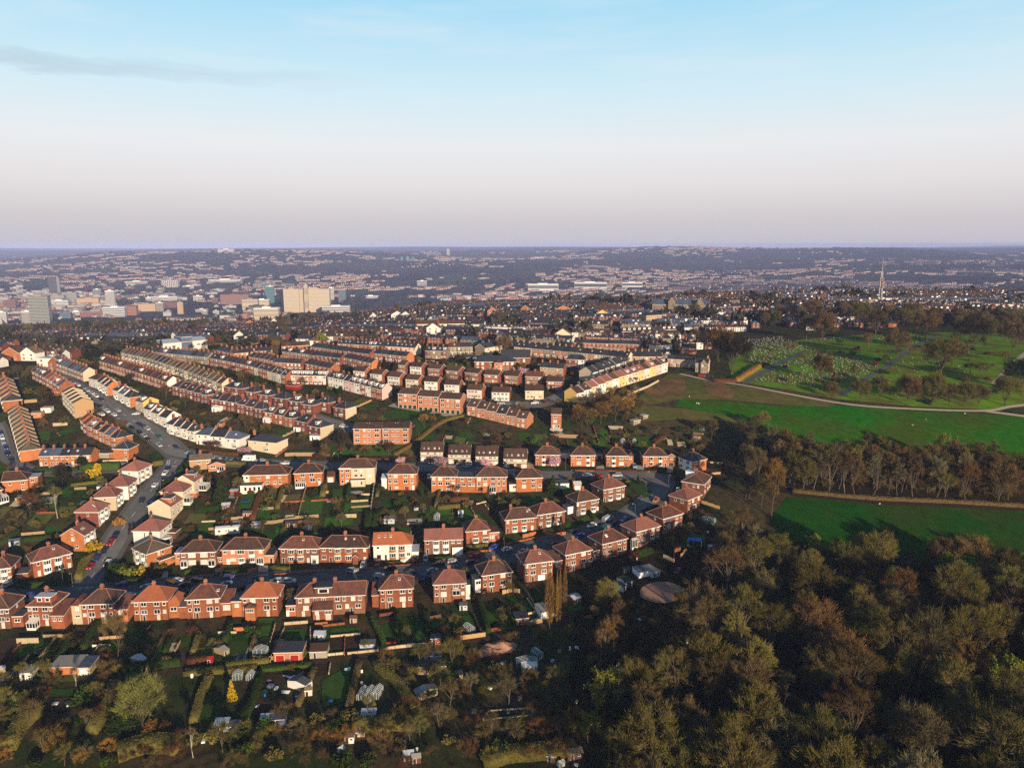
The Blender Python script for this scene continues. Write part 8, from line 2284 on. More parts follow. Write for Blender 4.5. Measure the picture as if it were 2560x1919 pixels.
# loose boxes, drums and boards in the allotments
DB=[('k',655,985,'roof_blue',1.6,.8),('k',700,1000,'frame',1.2,.5),('k',780,1030,'frame',2.2,.4),('k',870,1085,'bluesheet',.9,1.1),('k',600,1030,'door_green',1.4,.6),('k',800,900,'frame',3.0,.3),('k',640,935,'concrete',1.0,.4),('k',905,880,'wood',2.4,.3),('k',1290,840,'frame',1.8,.3),('k',545,1150,'frame',.9,.2),('k',1410,960,'frame',.5,.8),('k',1410,865,'frame',.5,.9),
('k',1475,1110,'frame',.6,.6),('k',1150,1105,'bluesheet',.9,.5),('k',790,1150,'frame',.4,.4),('k',605,1065,'bluesheet',.4,.9),('l',975,800,'frame',.9,.7),('l',1030,1225,'door_green',1.4,1.4),('l',745,1190,'roof_blue',1.6,.6),('l',880,1000,'frame',1.0,.5),('l',1130,1085,'roof_pale',1.2,.9),('l',1600,1120,'cream',.8,1.0),('l',1450,1140,'wood',1.6,.8),('l',1600,660,'frame',1.6,.3),
('l',1545,680,'frame',.6,1.2),('l',1460,700,'wood',1.0,.9),('l',1400,775,'roof_pale',1.2,.6),('m',220,840,'frame',1.6,.6),('m',195,825,'frame',1.0,.5),('m',240,850,'roof_pale',1.2,.5),('m',315,590,'frame',1.0,.4),('m',550,705,'frame',.9,.9),('m',455,1000,'door_green',1.8,.8),('m',1525,1170,'roof_pale',1.8,.5),('j',460,1130,'frame',1.4,.5),('j',570,1145,'frame',.8,.5),('j',570,1120,'door_green',1.6,.5),
('j',630,1080,'wood_new',.6,1.2),('j',1595,905,'frame',.9,1.2),('j',1690,1440,'frame',1.2,.5),('l',175,1440,'frame',.5,.5),('l',275,1505,'frame',.6,.3),('l',1595,1635,'frame',1.0,.4),('i',2090,990,'frame',.8,.6),('i',1390,1260,'frame',.3,1.0),('g',1715,930,'bluesheet',.6,2.0),('g',1775,790,'frame',.8,.5),('h',145,1390,'bluesheet',.7,1.1),('h',880,1290,'frame',2.4,.7),('g',455,1500,'bluesheet',.9,1.0)]
cmap={'roof_blue':'slate-blue','frame':'white','bluesheet':'bright blue','door_green':'dark green','concrete':'grey','wood':'tan','cream':'cream','roof_pale':'pale grey','wood_new':'golden timber'}
place_n={'k':'on the middle plots','l':'on the east plots','m':'in the wood clearing','j':'on the west plots','i':'in the bend gardens','g':'in the near gardens','h':'on a front drive'}
cn={}
for c,x,y,m,s_,hh in sorted(DB,key=lambda t:px(t[0],t[1],t[2])[0]):
 p=at(c,x,y)
 k=(c,m)
 cn[k]=cn.get(k,0)+1
 big=s_>1.3
 nm='board_stack' if hh<.45 else('water_butt' if hh>=1.0 else 'crate')
 r2=random.Random(int(x*y))
 mb=MB()
 if nm=='water_butt':
  mb.lathe((0,0,0),[(s_*.40,-.2),(s_*.5,hh*.3),(s_*.5,hh*.7),(s_*.42,hh),(s_*.36,hh+.03),(.01,hh+.06)],m,n=10)
 elif nm=='crate':
  w2=s_/2
  mb.box(-w2,w2,-w2*.7,w2*.7,-.2,hh,m)
  for z in(.0,hh*.55):
   mb.box(-w2-.04,w2+.04,-w2*.7-.04,w2*.7+.04,z+.02,z+hh*.3,m)
 else:
  for q in range(4):
   a=r2.uniform(-.25,.25)
   e=Vector((math.cos(a),math.sin(a),0))*s_/2
   d_=Vector((r2.uniform(-.2,.2),q*.28-.42,.02+.05*q))
   mb.bar(d_-e,d_+e,.26,hh*.35+.03,m)
 o=mb.build(nm)
 o.location=(p.x,p.y,Z(p.x,p.y))
 o.rotation_euler=(0,0,r2.uniform(0,3))
 tag(o,f'{cmap[m]} {nm.replace("_", " ")} {place_n[c]}, {nth(cn[k])} {cmap[m]} piece from left',nm.replace('_',' '),'loose things on the plots')
 # raised bed frame in the lower allotments
o=thing('raised_bed','long pale plank-edged bed in the lower allotments','raised bed',(0,0,0))
for(x0,y0,x1,y1)in((870,1190,1240,1165),(820,1265,1235,1225),(1240,1165,1235,1225),(870,1190,820,1265)):
 a,b=at('l',x0,y0),at('l',x1,y1)
 mb=MB()
 mb.bar((a.x,a.y,a.z),(b.x,b.y,b.z),.25,.5,'wallstone')
 mb.build('plank',o)
 # street lamps
LP=[('a',1240,590),('a',1615,830),('a',2085,1060),('f',1625,560),('f',845,1650),('f',735,1620),('b',2060,1330),('h',1765,1340),('h',2030,1260),('i',1480,545),('i',1700,570),('i',685,370),('i',1370,870),('a',195,1370),('g',1500,1480),('c',1975,620),('d',310,610),('f',1860,560)]
LW=['beside the tan infill house','before the pale dark-roofed row','before the white row with blue panels','by the second hill road semi','at the junction corner with a flat lamp','on the verge left of the junction','beyond the annex semi on the upper road','before the bow-bayed semi','by the white car on the lower road','on the oval island','in the turning circle','beside the garages on the upper road','on the bend above the van','on the west road corner','on the pavement below the red-roofed semi','beside the top road cars','at the top road white car','on the hill road east side']
for(c,x,y),lw_ in zip(LP,LW):
 p=at(c,x,y)
 lamp_post(p,7.0 if c!='a' else 8.0,rt.uniform(0,6),f'slim grey street lamp {lw_}','street lamps')
 # ------------------------------------------------------------------ graves
gm={}
for k,(w_,hh)in enumerate([(.7,1.0),(.8,1.3),(.6,.8),(1.0,1.1)]):
 mb=MB()
 mb.box(-w_/2-.12,w_/2+.12,-.2,.2,-.3,.16,'grave')
 mb.prism([(-w_/2,-.09),(w_/2,-.09),(w_/2,.09),(-w_/2,.09)],.161,hh*.8,'grave')
 mb.prism([(-w_/2*.7,-.09),(w_/2*.7,-.09),(w_/2*.7,.09),(-w_/2*.7,.09)],hh*.8+.001,hh,'grave')
 if k%2:
  mb.box(-w_/2,w_/2,-2.0,-.25,-.2,.18,'grave')
 gm[k]=mb.mesh('gravestone')
GP=wpoly('e',[(430,180),(600,195),(900,250),(1010,270),(1140,190),(1290,90),(1200,40),(850,-10),(650,-100),(420,-80),(360,20),(500,90)])
GP2=wpoly('X',[(2090,985),(2220,1000),(2420,1005),(2480,960),(2300,880),(2180,900)])
GP3=wpoly('q',[(150,980),(500,880),(900,870),(1300,900),(1300,830),(800,830),(300,860),(80,920)])
rg=random.Random(21)
gs=MB()
ng=0
for poly,gap,keep,mx in((GP,3.0,.35,230),(GP2,5,.6,60),(GP3,4,.4,0)):
 y=min(p.y for p in poly)
 k=0
 while y<max(p.y for p in poly):
  x=min(p.x for p in poly)-40
  while x<max(p.x for p in poly)+40:
   a,b=x+rg.uniform(-1.3,1.3)+.36*(y-480),y+rg.uniform(-.9,.9)
   if rg.random()>keep and inside(poly,a,b)and free(a,b):
    if k>=mx:
     z_,e_=Z(a,b),rg.uniform(.2,.36)
     gs.box(a-e_,a+e_,b-.12,b+.12,z_-.2,z_+rg.uniform(.5,.9),'grave')
     if rg.random()<.4:
      gs.box(a-e_,a+e_,b-1.9,b-.2,z_-.2,z_+.3,'grave')
     x+=gap
     continue
    o=obj('gravestone',gm[rg.randrange(4)],None,(a,b,Z(a,b)+.1),rg.uniform(-.25,.25)+.35)
    o.scale=(rg.uniform(.55,.9),)*3
    tag(o,'small pale gravestone standing in the cemetery grass','gravestone','pale gravestones in the cemetery')
    k+=1
   x+=gap
  y+=gap*.9
tag(gs.build('far_gravestones'),kind='stuff')
# ------------------------------------------------------------------ people in the park
def person(p,ang,top,legs,label,sit=False,hgt=1.72):
 me=bpy.data.meshes.new('figure')
 s=hgt/1.72
 if sit:
  V=[(0,0,.25),(0,-.05,.55),(0,-.08,.80),(0,-.07,.92),(0,-.09,1.06),(.18,-.08,.76),(.24,.05,.52),(.20,.22,.36),(-.18,-.08,.76),(-.24,.05,.52),(-.20,.22,.36),(.11,.12,.26),(.16,.48,.42),(.15,.75,.08),(-.11,.12,.26),(-.16,.48,.42),(-.15,.75,.08)]
 else:
  V=[(0,0,.95),(0,.01,1.18),(0,.0,1.42),(0,.01,1.52),(0,.03,1.66),(.19,0,1.40),(.24,-.08,1.14),(.23,.03,.90),(-.19,0,1.40),(-.25,.05,1.14),(-.25,.16,.92),(.10,0,.90),(.11,.14,.50),(.11,.10,.06),(-.10,0,.90),(-.11,-.08,.50),(-.11,-.28,.08)]
 E=[(0,1),(1,2),(2,3),(3,4),(2,5),(5,6),(6,7),(2,8),(8,9),(9,10),(0,11),(11,12),(12,13),(0,14),(14,15),(15,16)]
 me.from_pydata([tuple(c*s for c in v)for v in V],E,[])
 R=[.14,.13,.15,.055,.105,.06,.048,.038,.06,.048,.038,.095,.062,.05,.095,.062,.05]
 o=bpy.data.objects.new('person',me)
 COL.objects.link(o)
 md=o.modifiers.new('skin','SKIN')
 for i,r in enumerate(R):
  me.skin_vertices[0].data[i].radius=(r*s,r*s)
 me.skin_vertices[0].data[0].use_root=True
 o.modifiers.new('sub','SUBSURF').render_levels=1
 o.modifiers['sub'].levels=1
 dg=bpy.context.evaluated_depsgraph_get()
 m2=bpy.data.meshes.new_from_object(o.evaluated_get(dg))
 bpy.data.objects.remove(o)
 for m in('skin','cloth_top','cloth_legs'):
  pass
 m2.materials.clear()
 m2.materials.append(M['skin'])
 m2.materials.append(mat('clothing_'+str(top),top))
 m2.materials.append(mat('clothing_'+str(legs),legs))
 waist=(.32 if sit else .92)*s
 neck=(.90 if sit else 1.47)*s
 for f in m2.polygons:
  z,x=f.center.z,abs(f.center.x)
  hand=(f.center.z<(.40 if sit else .93)*s and x>.19*s)
  f.material_index=0 if(z>neck or(hand and not sit))else(1 if z>waist else 2)
  f.use_smooth=True
 r=thing('person',label,'person',(p.x,p.y,Z(p.x,p.y)+.1),ang)
 obj('body',m2,r)
 hb=MB()
 c=V[4]
 hb.lathe((c[0]*s,c[1]*s-.02,(c[2]-.02)*s),[(.12,0),(.118,.06),(.09,.12),(.02,.145)],'door_dark',n=8)
 hb.build('hair',r)
person(at('e',1283,993),.6,(.75,.75,.75),(.03,.03,.05),'person in a white top walking along the hedge bank',hgt=1.78)
person(at('e',1580,440),2.0,(.5,.04,.03),(.5,.48,.45),'person in a red top walking on the upper field')
person(at('e',1497,474),1.0,(.75,.75,.72),(.6,.58,.55),'person in white crossing the upper field',sit=True)
person(at('e',1830,408),3.0,(.7,.7,.72),(.05,.05,.07),'person in a pale top near the park path')
person(at('e',1862,418),3.0,(.03,.03,.04),(.03,.03,.05),'person in dark clothes beside the pale-topped one')
person(at('e',105,336),.2,(.75,.72,.7),(.2,.25,.35),'seated person in white on the field, left of the group',sit=True)
person(at('e',116,335),3.0,(.7,.68,.66),(.5,.5,.5),'seated person in white on the field, middle of the group',sit=True)
person(at('e',126,338),2.0,(.6,.6,.6),(.1,.1,.14),'seated person in grey on the field, right of the group',sit=True)
person(at('d',2041,534),1.0,(.7,.7,.7),(.1,.1,.12),'person in white standing on the rough bank')
# ------------------------------------------------------------------ the hilltop roofs behind the named rows: past what can be counted
rs=random.Random(99)
def noise2(x,y,s,seed):
 """Smooth value noise, 0..1."""
 x,y=x/s,y/s
 i,j=math.floor(x),math.floor(y)
 f,g=x-i,y-j
 f,g=f*f*(3-2*f),g*g*(3-2*g)
 def h(a,b):
  n=(a*374761393+b*668265263+seed*982451653)&0xffffffff
  n=((n^(n>>13))*1274126177)&0xffffffff
  return((n^(n>>16))&0xffff)/65535.0
 return(h(i,j)*(1-f)+h(i+1,j)*f)*(1-g)+(h(i,j+1)*(1-f)+h(i+1,j+1)*f)*g
CEM=wpoly('X',[(1850,965),(2089,1000),(2283,1020),(2640,1030),(2720,880),(2500,832),(2130,836),(1880,862),(1800,905)])
WALLS_=['brick_red','brick_dark','stone','stone','white','brick_dark','brick_dark','brick_dark','stone']
ROOFS_=['roof_slate','roof_slate','roof_slate','roof_slate','roof_slate','roof_brown','roof_blue']
def simple_house(mb,x,y,ang,w,d,e,rise,wm,rm,detail=True,hip=False):
 z=Z(x,y)
 c,s=math.cos(ang),math.sin(ang)
 def P(lx,ly,lz):
  return(x+lx*c-ly*s,y+lx*s+ly*c,z+lz)
 w2=w/2
 o=[(-w2,0),(w2,0),(w2,d),(-w2,d)]
 for i in(0,1,3):
  a,b=o[i],o[(i+1)%4]
  mb.poly([P(*a,-3),P(*b,-3),P(*b,e),P(*a,e)],wm)
 k=min(w2*.9,d*.42)if hip else 0
 r0,r1=P(-w2+k,d/2,e+rise),P(w2-k,d/2,e+rise)
 mb.poly([P(-w2,-.3,e-.1),P(w2,-.3,e-.1),r1,r0],rm)
 mb.poly([P(w2,d,e),P(-w2,d,e),r0,r1],rm)
 mb.poly([P(w2,0,e),P(w2,d,e),r1],rm if hip else wm)
 mb.poly([P(-w2,d,e),P(-w2,0,e),r0],rm if hip else wm)
 if detail:
  for zc in(1.6,4.1):
   for u in(-.22,.22):
    if rs.random()<.85:
     uu=u*w
     mb.poly([P(uu-.65,-.05,zc-.65),P(uu+.65,-.05,zc-.65),P(uu+.65,-.05,zc+.65),P(uu-.65,-.05,zc+.65)],'frame')
     mb.poly([P(uu-.5,-.07,zc-.5),P(uu+.5,-.07,zc-.5),P(uu+.5,-.07,zc+.5),P(uu-.5,-.07,zc+.5)],'glass_mid')
  t=rs.random()
  if t<.2:
   y0,y1=d*.12,d*.34
   mb.poly([P(-.6,y0,e+rise*.24+.12),P(.6,y0,e+rise*.24+.12),P(.6,y1,e+rise*.68+.12),P(-.6,y1,e+rise*.68+.12)],'glass_pale')
  elif t<.34:
   for a,b in(((-1,.4),(1,.4)),):
    zz=e+rise*.1
    mb.poly([P(-1.1,.4,zz),P(1.1,.4,zz),P(1.1,.4,zz+1.5),P(-1.1,.4,zz+1.5)],'frame')
    mb.poly([P(-1.1,.4,zz+1.5),P(1.1,.4,zz+1.5),P(1.1,d/2,zz+1.7),P(-1.1,d/2,zz+1.7)],'roof_pale')
  if rs.random()<.55:
   cx,cy=-w2+.4,d/2
   q=[(cx-.4,cy-.5),(cx+.4,cy-.5),(cx+.4,cy+.5),(cx-.4,cy+.5)]
   zt=e+rise+1.1
   cm=rs.choice(['brick_dark','stone','brick_red'])
   for i in range(4):
    a,b=q[i],q[(i+1)%4]
    mb.poly([P(*a,e+rise*.6),P(*b,e+rise*.6),P(*b,zt),P(*a,zt)],cm)
   mb.poly([P(*p,zt)for p in q],'brick_dark')
mb=MB()
lump_spots=[]
yy=470.0
while yy<1330:
 base_a=.10*math.sin(yy/130)
 x=-.82*yy
 while x<.82*yy:
  L=rs.uniform(45,120)
  a=base_a+(noise2(x,yy,260,3)-.5)*.5-(.16 if x/yy<.08 else .04)
  w=rs.uniform(4.8,6.4)
  wm,rm=rs.choice(WALLS_),rs.choice(ROOFS_)
  semi_=rs.random()<(.06 if x/yy<.2 else .5)
  e=rs.uniform(3.6,4.8)
  y0=yy+rs.uniform(-5,5)
  n=max(1,int(L/w))
  row=[]
  for k in range(n):
   hx,hy=x+(k*w)*math.cos(a),y0+(k*w)*math.sin(a)
   u=hx/hy
   wood=noise2(hx,hy,60,8)<.17
   lim=520 if u>-.42 else 480
   okp=hy>lim and not(u>.24 and hy<660)and not inside(CEM,hx,hy)and not wood and hy<(1180 if u>-.2 else 1180+(u+.2)*900)+50*math.sin(hx/90)
   if okp and free(hx,hy+4,4.5)and free(hx,hy,3.0):
    if semi_ and k%3==2:
     continue
    simple_house(mb,hx,hy,a,w if not semi_ else w*1.25,rs.uniform(7.5,9),e,rs.uniform(2.6,3.2),wm if rs.random()<.85 else rs.choice(WALLS_),rm if rs.random()<.92 else rs.choice(ROOFS_),hip=semi_)
    row.append((hx,hy+4))
  for r_ in row:
   take(r_[0],r_[1],3.0)
  x+=L+rs.uniform(3,12)
 yy+=21+(yy-470)*.003
tag(mb.build('hilltop_houses'),kind='stuff')
# trees among those roofs and over the ridge: the nearest are things of their own
RIDGE=[Vector((-.72*640,640,0)),Vector((.72*640,640,0)),Vector((.74*1280,1280,0)),Vector((-.74*1280,1280,0))]
def ridge_ok(x,y):
 if inside(CEM,x,y)or(x/y>.24 and y<690):
  return False
 return noise2(x,y,60,8)<.33 or y>(1120 if x/y>-.2 else 1080+(x/y+.2)*800)or rs.random()<.04
scatter(RIDGE,21,[('dense',5,9,14,['brown','olive','grey-brown','rust-brown','dark','dark'],.85),('round',2,7,11,['dark','dark green','olive'],.9),('conifer',.7,8,13,['dark','dark green'],.8)],'over hilltop roofs','trees among the hilltop roofs',290,seed=31,band=45,test=ridge_ok,occupy=2.0,pre='hilltop')
def lumps(name,spots,seed,tris=14):
 """Many rough crowns in one mesh, each a handful of upright ragged faces."""
 rng=np.random.default_rng(seed)
 V,Fq=[],[]
 n=0
 for(x,y,z,r,h)in spots:
  k=tris
  a=rng.uniform(0,6.283,k)
  el=rng.uniform(.05,1.0,k)
  cx=np.stack([np.cos(a)*r*np.sqrt(1-el**2*.8),np.sin(a)*r*np.sqrt(1-el**2*.8),el*h],-1)+[x,y,z]
  d1=rng.normal(size=(k,3))*[r*.6,r*.6,h*.25]
  d2=rng.normal(size=(k,3))*[r*.5,r*.5,h*.3]
  V.append(np.stack([cx-d1,cx+d1,cx+d2+[0,0,h*.15]],1).reshape(-1,3))
  Fq.append(np.arange(3*k).reshape(k,3)+n)
  n+=3*k
 me=npmesh(name,np.concatenate(V),np.concatenate(Fq),'farwood')
 o=obj(name,me)
 tag(o,kind='stuff')
 return o
M['farwood']=mat('distant_twigs',(.042,.036,.020),var=.35,scale=.02,objvar=0,col2=(.022,.024,.014),scale2=.006)
sp=[]
while len(sp)<3600:
 y=rs.uniform(560,1900)
 x=rs.uniform(-.78,.78)*y
 if inside(CEM,x,y)or(x/y>.24 and y<690):
  continue
 w_=noise2(x,y,60,8)
 if y<(1150 if x/y>-.2 else 1100+(x/y+.2)*800)and not(w_<.30 or rs.random()<.06):
  continue
 if free(x,y,2.0):
  sp.append((x,y,Z(x,y),rs.uniform(3,5.5),rs.uniform(5,11)))
lumps('ridge_woodland',sp,41,22)
# ------------------------------------------------------------------ the far side of the valley
far=MB()
FW=['farwall_pale','farwall_pale','farwall_red','farwall_red','farwall_tan','farwall_grey']
M['farwall_pale']=mat('distant_pale_wall',(.38,.35,.32),var=.1)
M['farwall_red']=mat('distant_brick_wall',(.30,.13,.09),var=.1)
M['farwall_tan']=mat('distant_tan_wall',(.34,.27,.21),var=.1)
M['farwall_grey']=mat('distant_grey_wall',(.30,.29,.29),var=.1)
M['farroof']=mat('distant_roof',(.10,.075,.070),var=.2)
M['farroof_pale']=mat('distant_pale_roof',(.46,.45,.45),var=.2)
n=0
sp=[]
tries=0
while n<17000 and tries<160000:
 tries+=1
 y=1750+7000*rs.random()**1.25
 x=rs.uniform(-.72,.72)*y
 town=noise2(x,y,520,5)*.6+noise2(x,y,190,6)*.4
 lim=.485 if y<5200 else .56
 if x/y>.25:
  lim+=.03
 if town<lim:
  if len(sp)<7500 and noise2(x,y,260,9)>.36:
   sp.append((x,y,Z(x,y)-1,rs.uniform(7,16)*(.6+y/6000),rs.uniform(7,13)))
  continue
 a=(noise2(x,y,420,12)-.5)*3.0
 # short street rows
 L=rs.randint(2,9)
 for k in range(L):
  hx,hy=x+math.cos(a)*k*9,y+math.sin(a)*k*9
  w,d=rs.uniform(5,8),rs.uniform(6,8)
  if y<3400 and x/y<.02 and rs.random()<.05:
   w,d,e=rs.uniform(14,42),rs.uniform(12,22),rs.uniform(6,13)
   wm,rm=rs.choice(['farwall_pale','farwall_grey','farwall_tan','farwall_red']),rs.choice(['farroof_pale','farwall_grey','farroof_pale'])
   z=Z(hx,hy)
   far.box(hx-w/2,hx+w/2,hy,hy+d,z-4,z+e,wm,m_top=rm)
   n+=1
   break
  wm=rs.choice(FW)
  z=Z(hx,hy)
  c,s=math.cos(a),math.sin(a)
  e=5.5
  def P(lx,ly,lz):
   return(hx+lx*c-ly*s,hy+lx*s+ly*c,z+lz)
  w2=w/2
  far.poly([P(-w2,0,-3),P(w2,0,-3),P(w2,0,e),P(-w2,0,e)],wm)
  far.poly([P(w2,0,-3),P(w2,d,-3),P(w2,d,e),P(w2,0,e)],wm)
  far.poly([P(-w2,d,-3),P(-w2,0,-3),P(-w2,0,e),P(-w2,d,e)],wm)
  far.poly([P(-w2,0,e),P(w2,0,e),P(w2*.6,d/2,e+3),P(-w2*.6,d/2,e+3)],'farroof')
  far.poly([P(w2,0,e),P(w2,d,e),P(w2*.6,d/2,e+3)],'farroof')
  far.poly([P(-w2,d,e),P(-w2,0,e),P(-w2*.6,d/2,e+3)],'farroof')
  far.poly([P(w2,d,e),P(-w2,d,e),P(-w2*.6,d/2,e+3),P(w2*.6,d/2,e+3)],'farroof')
  n+=1
tag(far.build('distant_town'),kind='stuff')
lumps('distant_woodland',sp,43,14)
# ------------------------------------------------------------------ city blocks and towers one can tell apart
def block(name,lab,c,x,yb,wpx,hpx,wall,cat='building',depth=None,bands=None,roof='concrete',vert=False,ang=0.0,group=None,Y=None,top=None,glass='glass_mid'):
 """A tower or slab standing where the photograph shows it: its foot is x, yb and its size follows from the distance."""
 sc=CROPS[c][2]
 X,Yp=px(c,x,yb)
 p=at(c,x,yb)
 if Y is not None:
  t=H-Y*math.tan(PITCH+math.atan((Yp-CY)/F))
  dd=Y*_cp+(H-t)*_sp
  gx=(X-CX)/F*dd
  p=Vector((gx,Y,Z(gx,Y)))
  extra=max(0.0,t-p.z)
 else:
  extra=0.0
 dist=p.y*_cp+(H-p.z)*_sp
 w,h=wpx*sc*dist/F,hpx*sc*dist/F+extra
 d=depth or min(max(w*.6,12),40)
 o=thing(name,lab,cat,(p.x,p.y,p.z),ang-math.atan2(p.x,p.y)*.5,group)
 wall={'white':'paleblock','cream':'buff'}.get(wall,wall)
 m=MB()
 m.box(-w/2,w/2,0,d,-12,h,wall)
 m.build('wall',o)
 rb=MB()
 rb.box(-w/2-.4,w/2+.4,-.4,d+.4,h+.01,h+1.2,roof)
 rb.box(-w*.18,w*.14,d*.3,d*.7,h+1.21,h+4.0,roof)
 rb.build('roof',o)
 g=MB()
 nb=bands if bands is not None else max(2,int(h/3.6))
 if vert:
  for i in range(nb):
   x0=-w/2+w*(i+.2)/nb
   x1=x0+w/nb*.55
   g.poly([(x0,-.15,h*.06),(x1,-.15,h*.06),(x1,-.15,h*.95),(x0,-.15,h*.95)],glass)
 else:
  for i in range(nb):
   z0=h*(i+.35)/nb
   z1=h*(i+.82)/nb
   g.poly([(-w/2+.6,-.15,z0),(w/2-.6,-.15,z0),(w/2-.6,-.15,z1),(-w/2+.6,-.15,z1)],glass)
   for xs,sg in((w/2+.15,1),(-w/2-.15,-1)):
    q=[(xs,.6,z0),(xs,d-.6,z0),(xs,d-.6,z1),(xs,.6,z1)]
    g.poly(q if sg>0 else q[::-1],glass)
 g.build('window_bands',o)
 return o
M['clad']=mat('grey_green_cladding',(.23,.25,.22),var=.1)
M['buff']=mat('buff_concrete',(.42,.37,.27),var=.1)
M['paleblock']=mat('pale_cladding',(.50,.49,.47),var=.1)
M['teal']=mat('teal_cladding',(.05,.19,.20),var=.1)
M['steel']=mat('blue_steel',(.10,.15,.22),var=.1)
BL=[('tower_block','tall grey-green glass university tower, nearest of the city towers','n',350,742,150,252,'clad',20,'concrete',1960),('tower_block','white tower with ribbed sides left of the grey-green tower','n',240,738,82,118,'white',14,'frame',1980),('tower_block','white tower cut by the left picture edge','n',22,765,76,125,'white',12,'frame',1930),
('tower_block','dark slender tower far behind the grey-green tower','n',462,478,62,132,'roof_slate',22,'roof_slate',3300),('tower_block','thin pale tower joined to the dark slender one','n',508,478,30,128,'clad',22,'concrete',3310),('tower_block','teal and white tower right of the red cranes','n',842,508,60,62,'clad',10,'frame',3100),('tower_block','white tower with dark corner strips in the city centre','n',956,580,72,125,'white',14,'frame',2700),
('slab_building','pale fin-fronted slab behind the flyover','n',1470,440,132,60,'white',9,'clad',3600),('office_block','dark red block at the far left of the city','n',92,640,92,82,'brick_dark',6,'brick_red',2500),('office_block','orange block at the very left of the city','n',18,620,46,60,'brick_orange',5,'concrete',2550),('office_block','long red block with white stripes before the park trees','n',820,662,232,44,'brick_red',4,'concrete',2250),('office_block','white block with dark window bands by the orange flats','n',985,645,172,60,'white',4,'frame',2250),
('office_block','orange brick flats in the middle of the city','n',1110,645,130,72,'brick_orange',6,'brick_red',2300),('office_block','pink-brown flats right of the orange flats','n',1255,622,170,62,'brick_tan',6,'concrete',2450),('office_block','pale tower with setbacks beside the dark red block','n',1382,610,58,66,'concrete',7,'frame',2450),('office_block','dark crimson block in the city centre','n',1472,582,100,44,'brick_dark',4,'brick_dark',2600),('tower_block','tan stepped tower in the right of the city centre','n',1560,640,46,100,'brick_tan',10,'concrete',2350),
('office_block','long low white block with a dark band','n',1415,548,220,32,'white',3,'frame',2900),('office_block','white cube before the long low white block','n',1286,560,44,46,'white',4,'frame',2800),('office_block','broad red store at the right of the city','n',2030,562,232,82,'brick_red',5,'brick_dark',2750),('office_block','beige windowless hall beside the red store','n',2160,560,130,46,'cream',2,'concrete',2500),('office_block','small white office with grid windows','n',1712,548,74,38,'white',4,'frame',2900),
('office_block','teal steel-clad block behind the park','n',566,678,84,48,'steel',4,'steel',2200),('office_block','white shed right of the teal steel block','n',656,655,104,30,'white',2,'frame',2300),('office_block','grey stepped office behind the white shed','n',604,528,112,62,'clad',5,'concrete',2950),('office_block','long grey office left of the stepped one','n',480,532,132,46,'concrete',4,'concrete',2900),('office_block','white low office in front of the grey ones','n',505,570,156,40,'white',3,'frame',2700),('office_block','tan car park below the red cranes','n',762,566,170,52,'brick_tan',4,'concrete',2750),
('office_block','long white warehouse under the wooded hill','n',1950,452,272,22,'white',2,'frame',3900),('office_block','white office right of the fin-fronted slab','n',1630,470,90,22,'white',2,'frame',3500),('office_block','pale sheds left of the fin-fronted slab','n',1180,420,180,22,'concrete',2,'frame',3800),('office_block','white blocks on the far hillside at left','n',1960,218,130,24,'white',2,'frame',6000),
('tower_block','green and white tower left of the hospital','o',128,556,62,142,'teal',12,'frame',2800),('tower_block','blue-grey tower behind the green one','o',95,500,34,100,'steel',10,'steel',3100),('hospital','huge beige hospital slab towering over the roofs','o',505,605,262,178,'buff',17,'buff',2420),('hospital','beige side slab of the hospital, left of the huge one','o',310,605,130,178,'buff',17,'buff',2400),('stair_tower','narrow beige stair tower rising above the hospital slabs','o',437,605,32,212,'buff',2,'buff',2405),
('college_block','cream college block with brown window grid and white end','o',90,682,205,88,'cream',5,'frame',1750),('office_block','white low hospital wing right of the slabs','o',690,612,230,36,'white',3,'frame',2350),('tower_block','white tower peeping behind the hospital','o',652,492,44,76,'white',10,'frame',2900),('tower_block','blue-grey tower right of the hospital','o',745,512,64,78,'steel',10,'concrete',2850),('office_block','pale hall in front of the green tower','o',50,562,120,44,'cream',2,'frame',2600),('office_block','dark flat-roofed block before the pale hall','o',0,600,120,30,'roof_slate',2,'roof_slate',2300),
('school_building','blue-roofed school on the far wooded ridge','o',1700,638,190,40,'cream',2,'steel',1500),('office_block','yellow-walled hall left of the blue-roofed school','o',1465,612,74,24,'yellow',2,'concrete',1600),('water_tower','white water tower alone on the horizon','o',1660,112,26,30,'white',3,'frame',7600),('office_block','grey slab with frame in the purple valley','o',1435,416,84,40,'farwall_grey',3,'frame',3600),('tower_block','row of teal flats on the far slope, leftmost','o',1262,232,22,30,'teal',4,'teal',5600),('tower_block','row of teal flats on the far slope, middle','o',1312,232,26,36,'teal',4,'teal',5600),('tower_block','row of teal flats on the far slope, rightmost','o',1358,232,26,32,'teal',4,'teal',5600),
('warehouse','longest white warehouse in the right of the valley','p',680,384,280,16,'white',1,'frame',3500),('warehouse','thin white warehouse right of the longest one','p',1040,378,172,9,'white',1,'frame',3600),('warehouse','white warehouse left of the longest one','p',270,398,262,16,'white',1,'frame',3400),('warehouse','small white warehouse high on the far slope','p',216,182,116,9,'white',1,'frame',6200),('office_block','red brick hall among the far valley houses','p',1620,470,116,24,'brick_red',2,'roof_red',2700),('office_block','long white store in the far valley','o',990,530,130,16,'white',1,'frame',3000)]
for nm,lab,c,x,yb,w_,h_,wl_,nb,rf,Yd in BL:
 block(nm,lab,c,x,yb,w_,h_,wl_,'tower' if 'tower' in nm else 'building',bands=nb,roof=rf,Y=Yd,glass='glass_mid' if wl_ not in('brick_tan','cream','buff')else 'farwall_tan',vert=nm in('slab_building',)or lab.startswith('white tower with'),group='city blocks beyond the hill')
rb=random.Random(61)
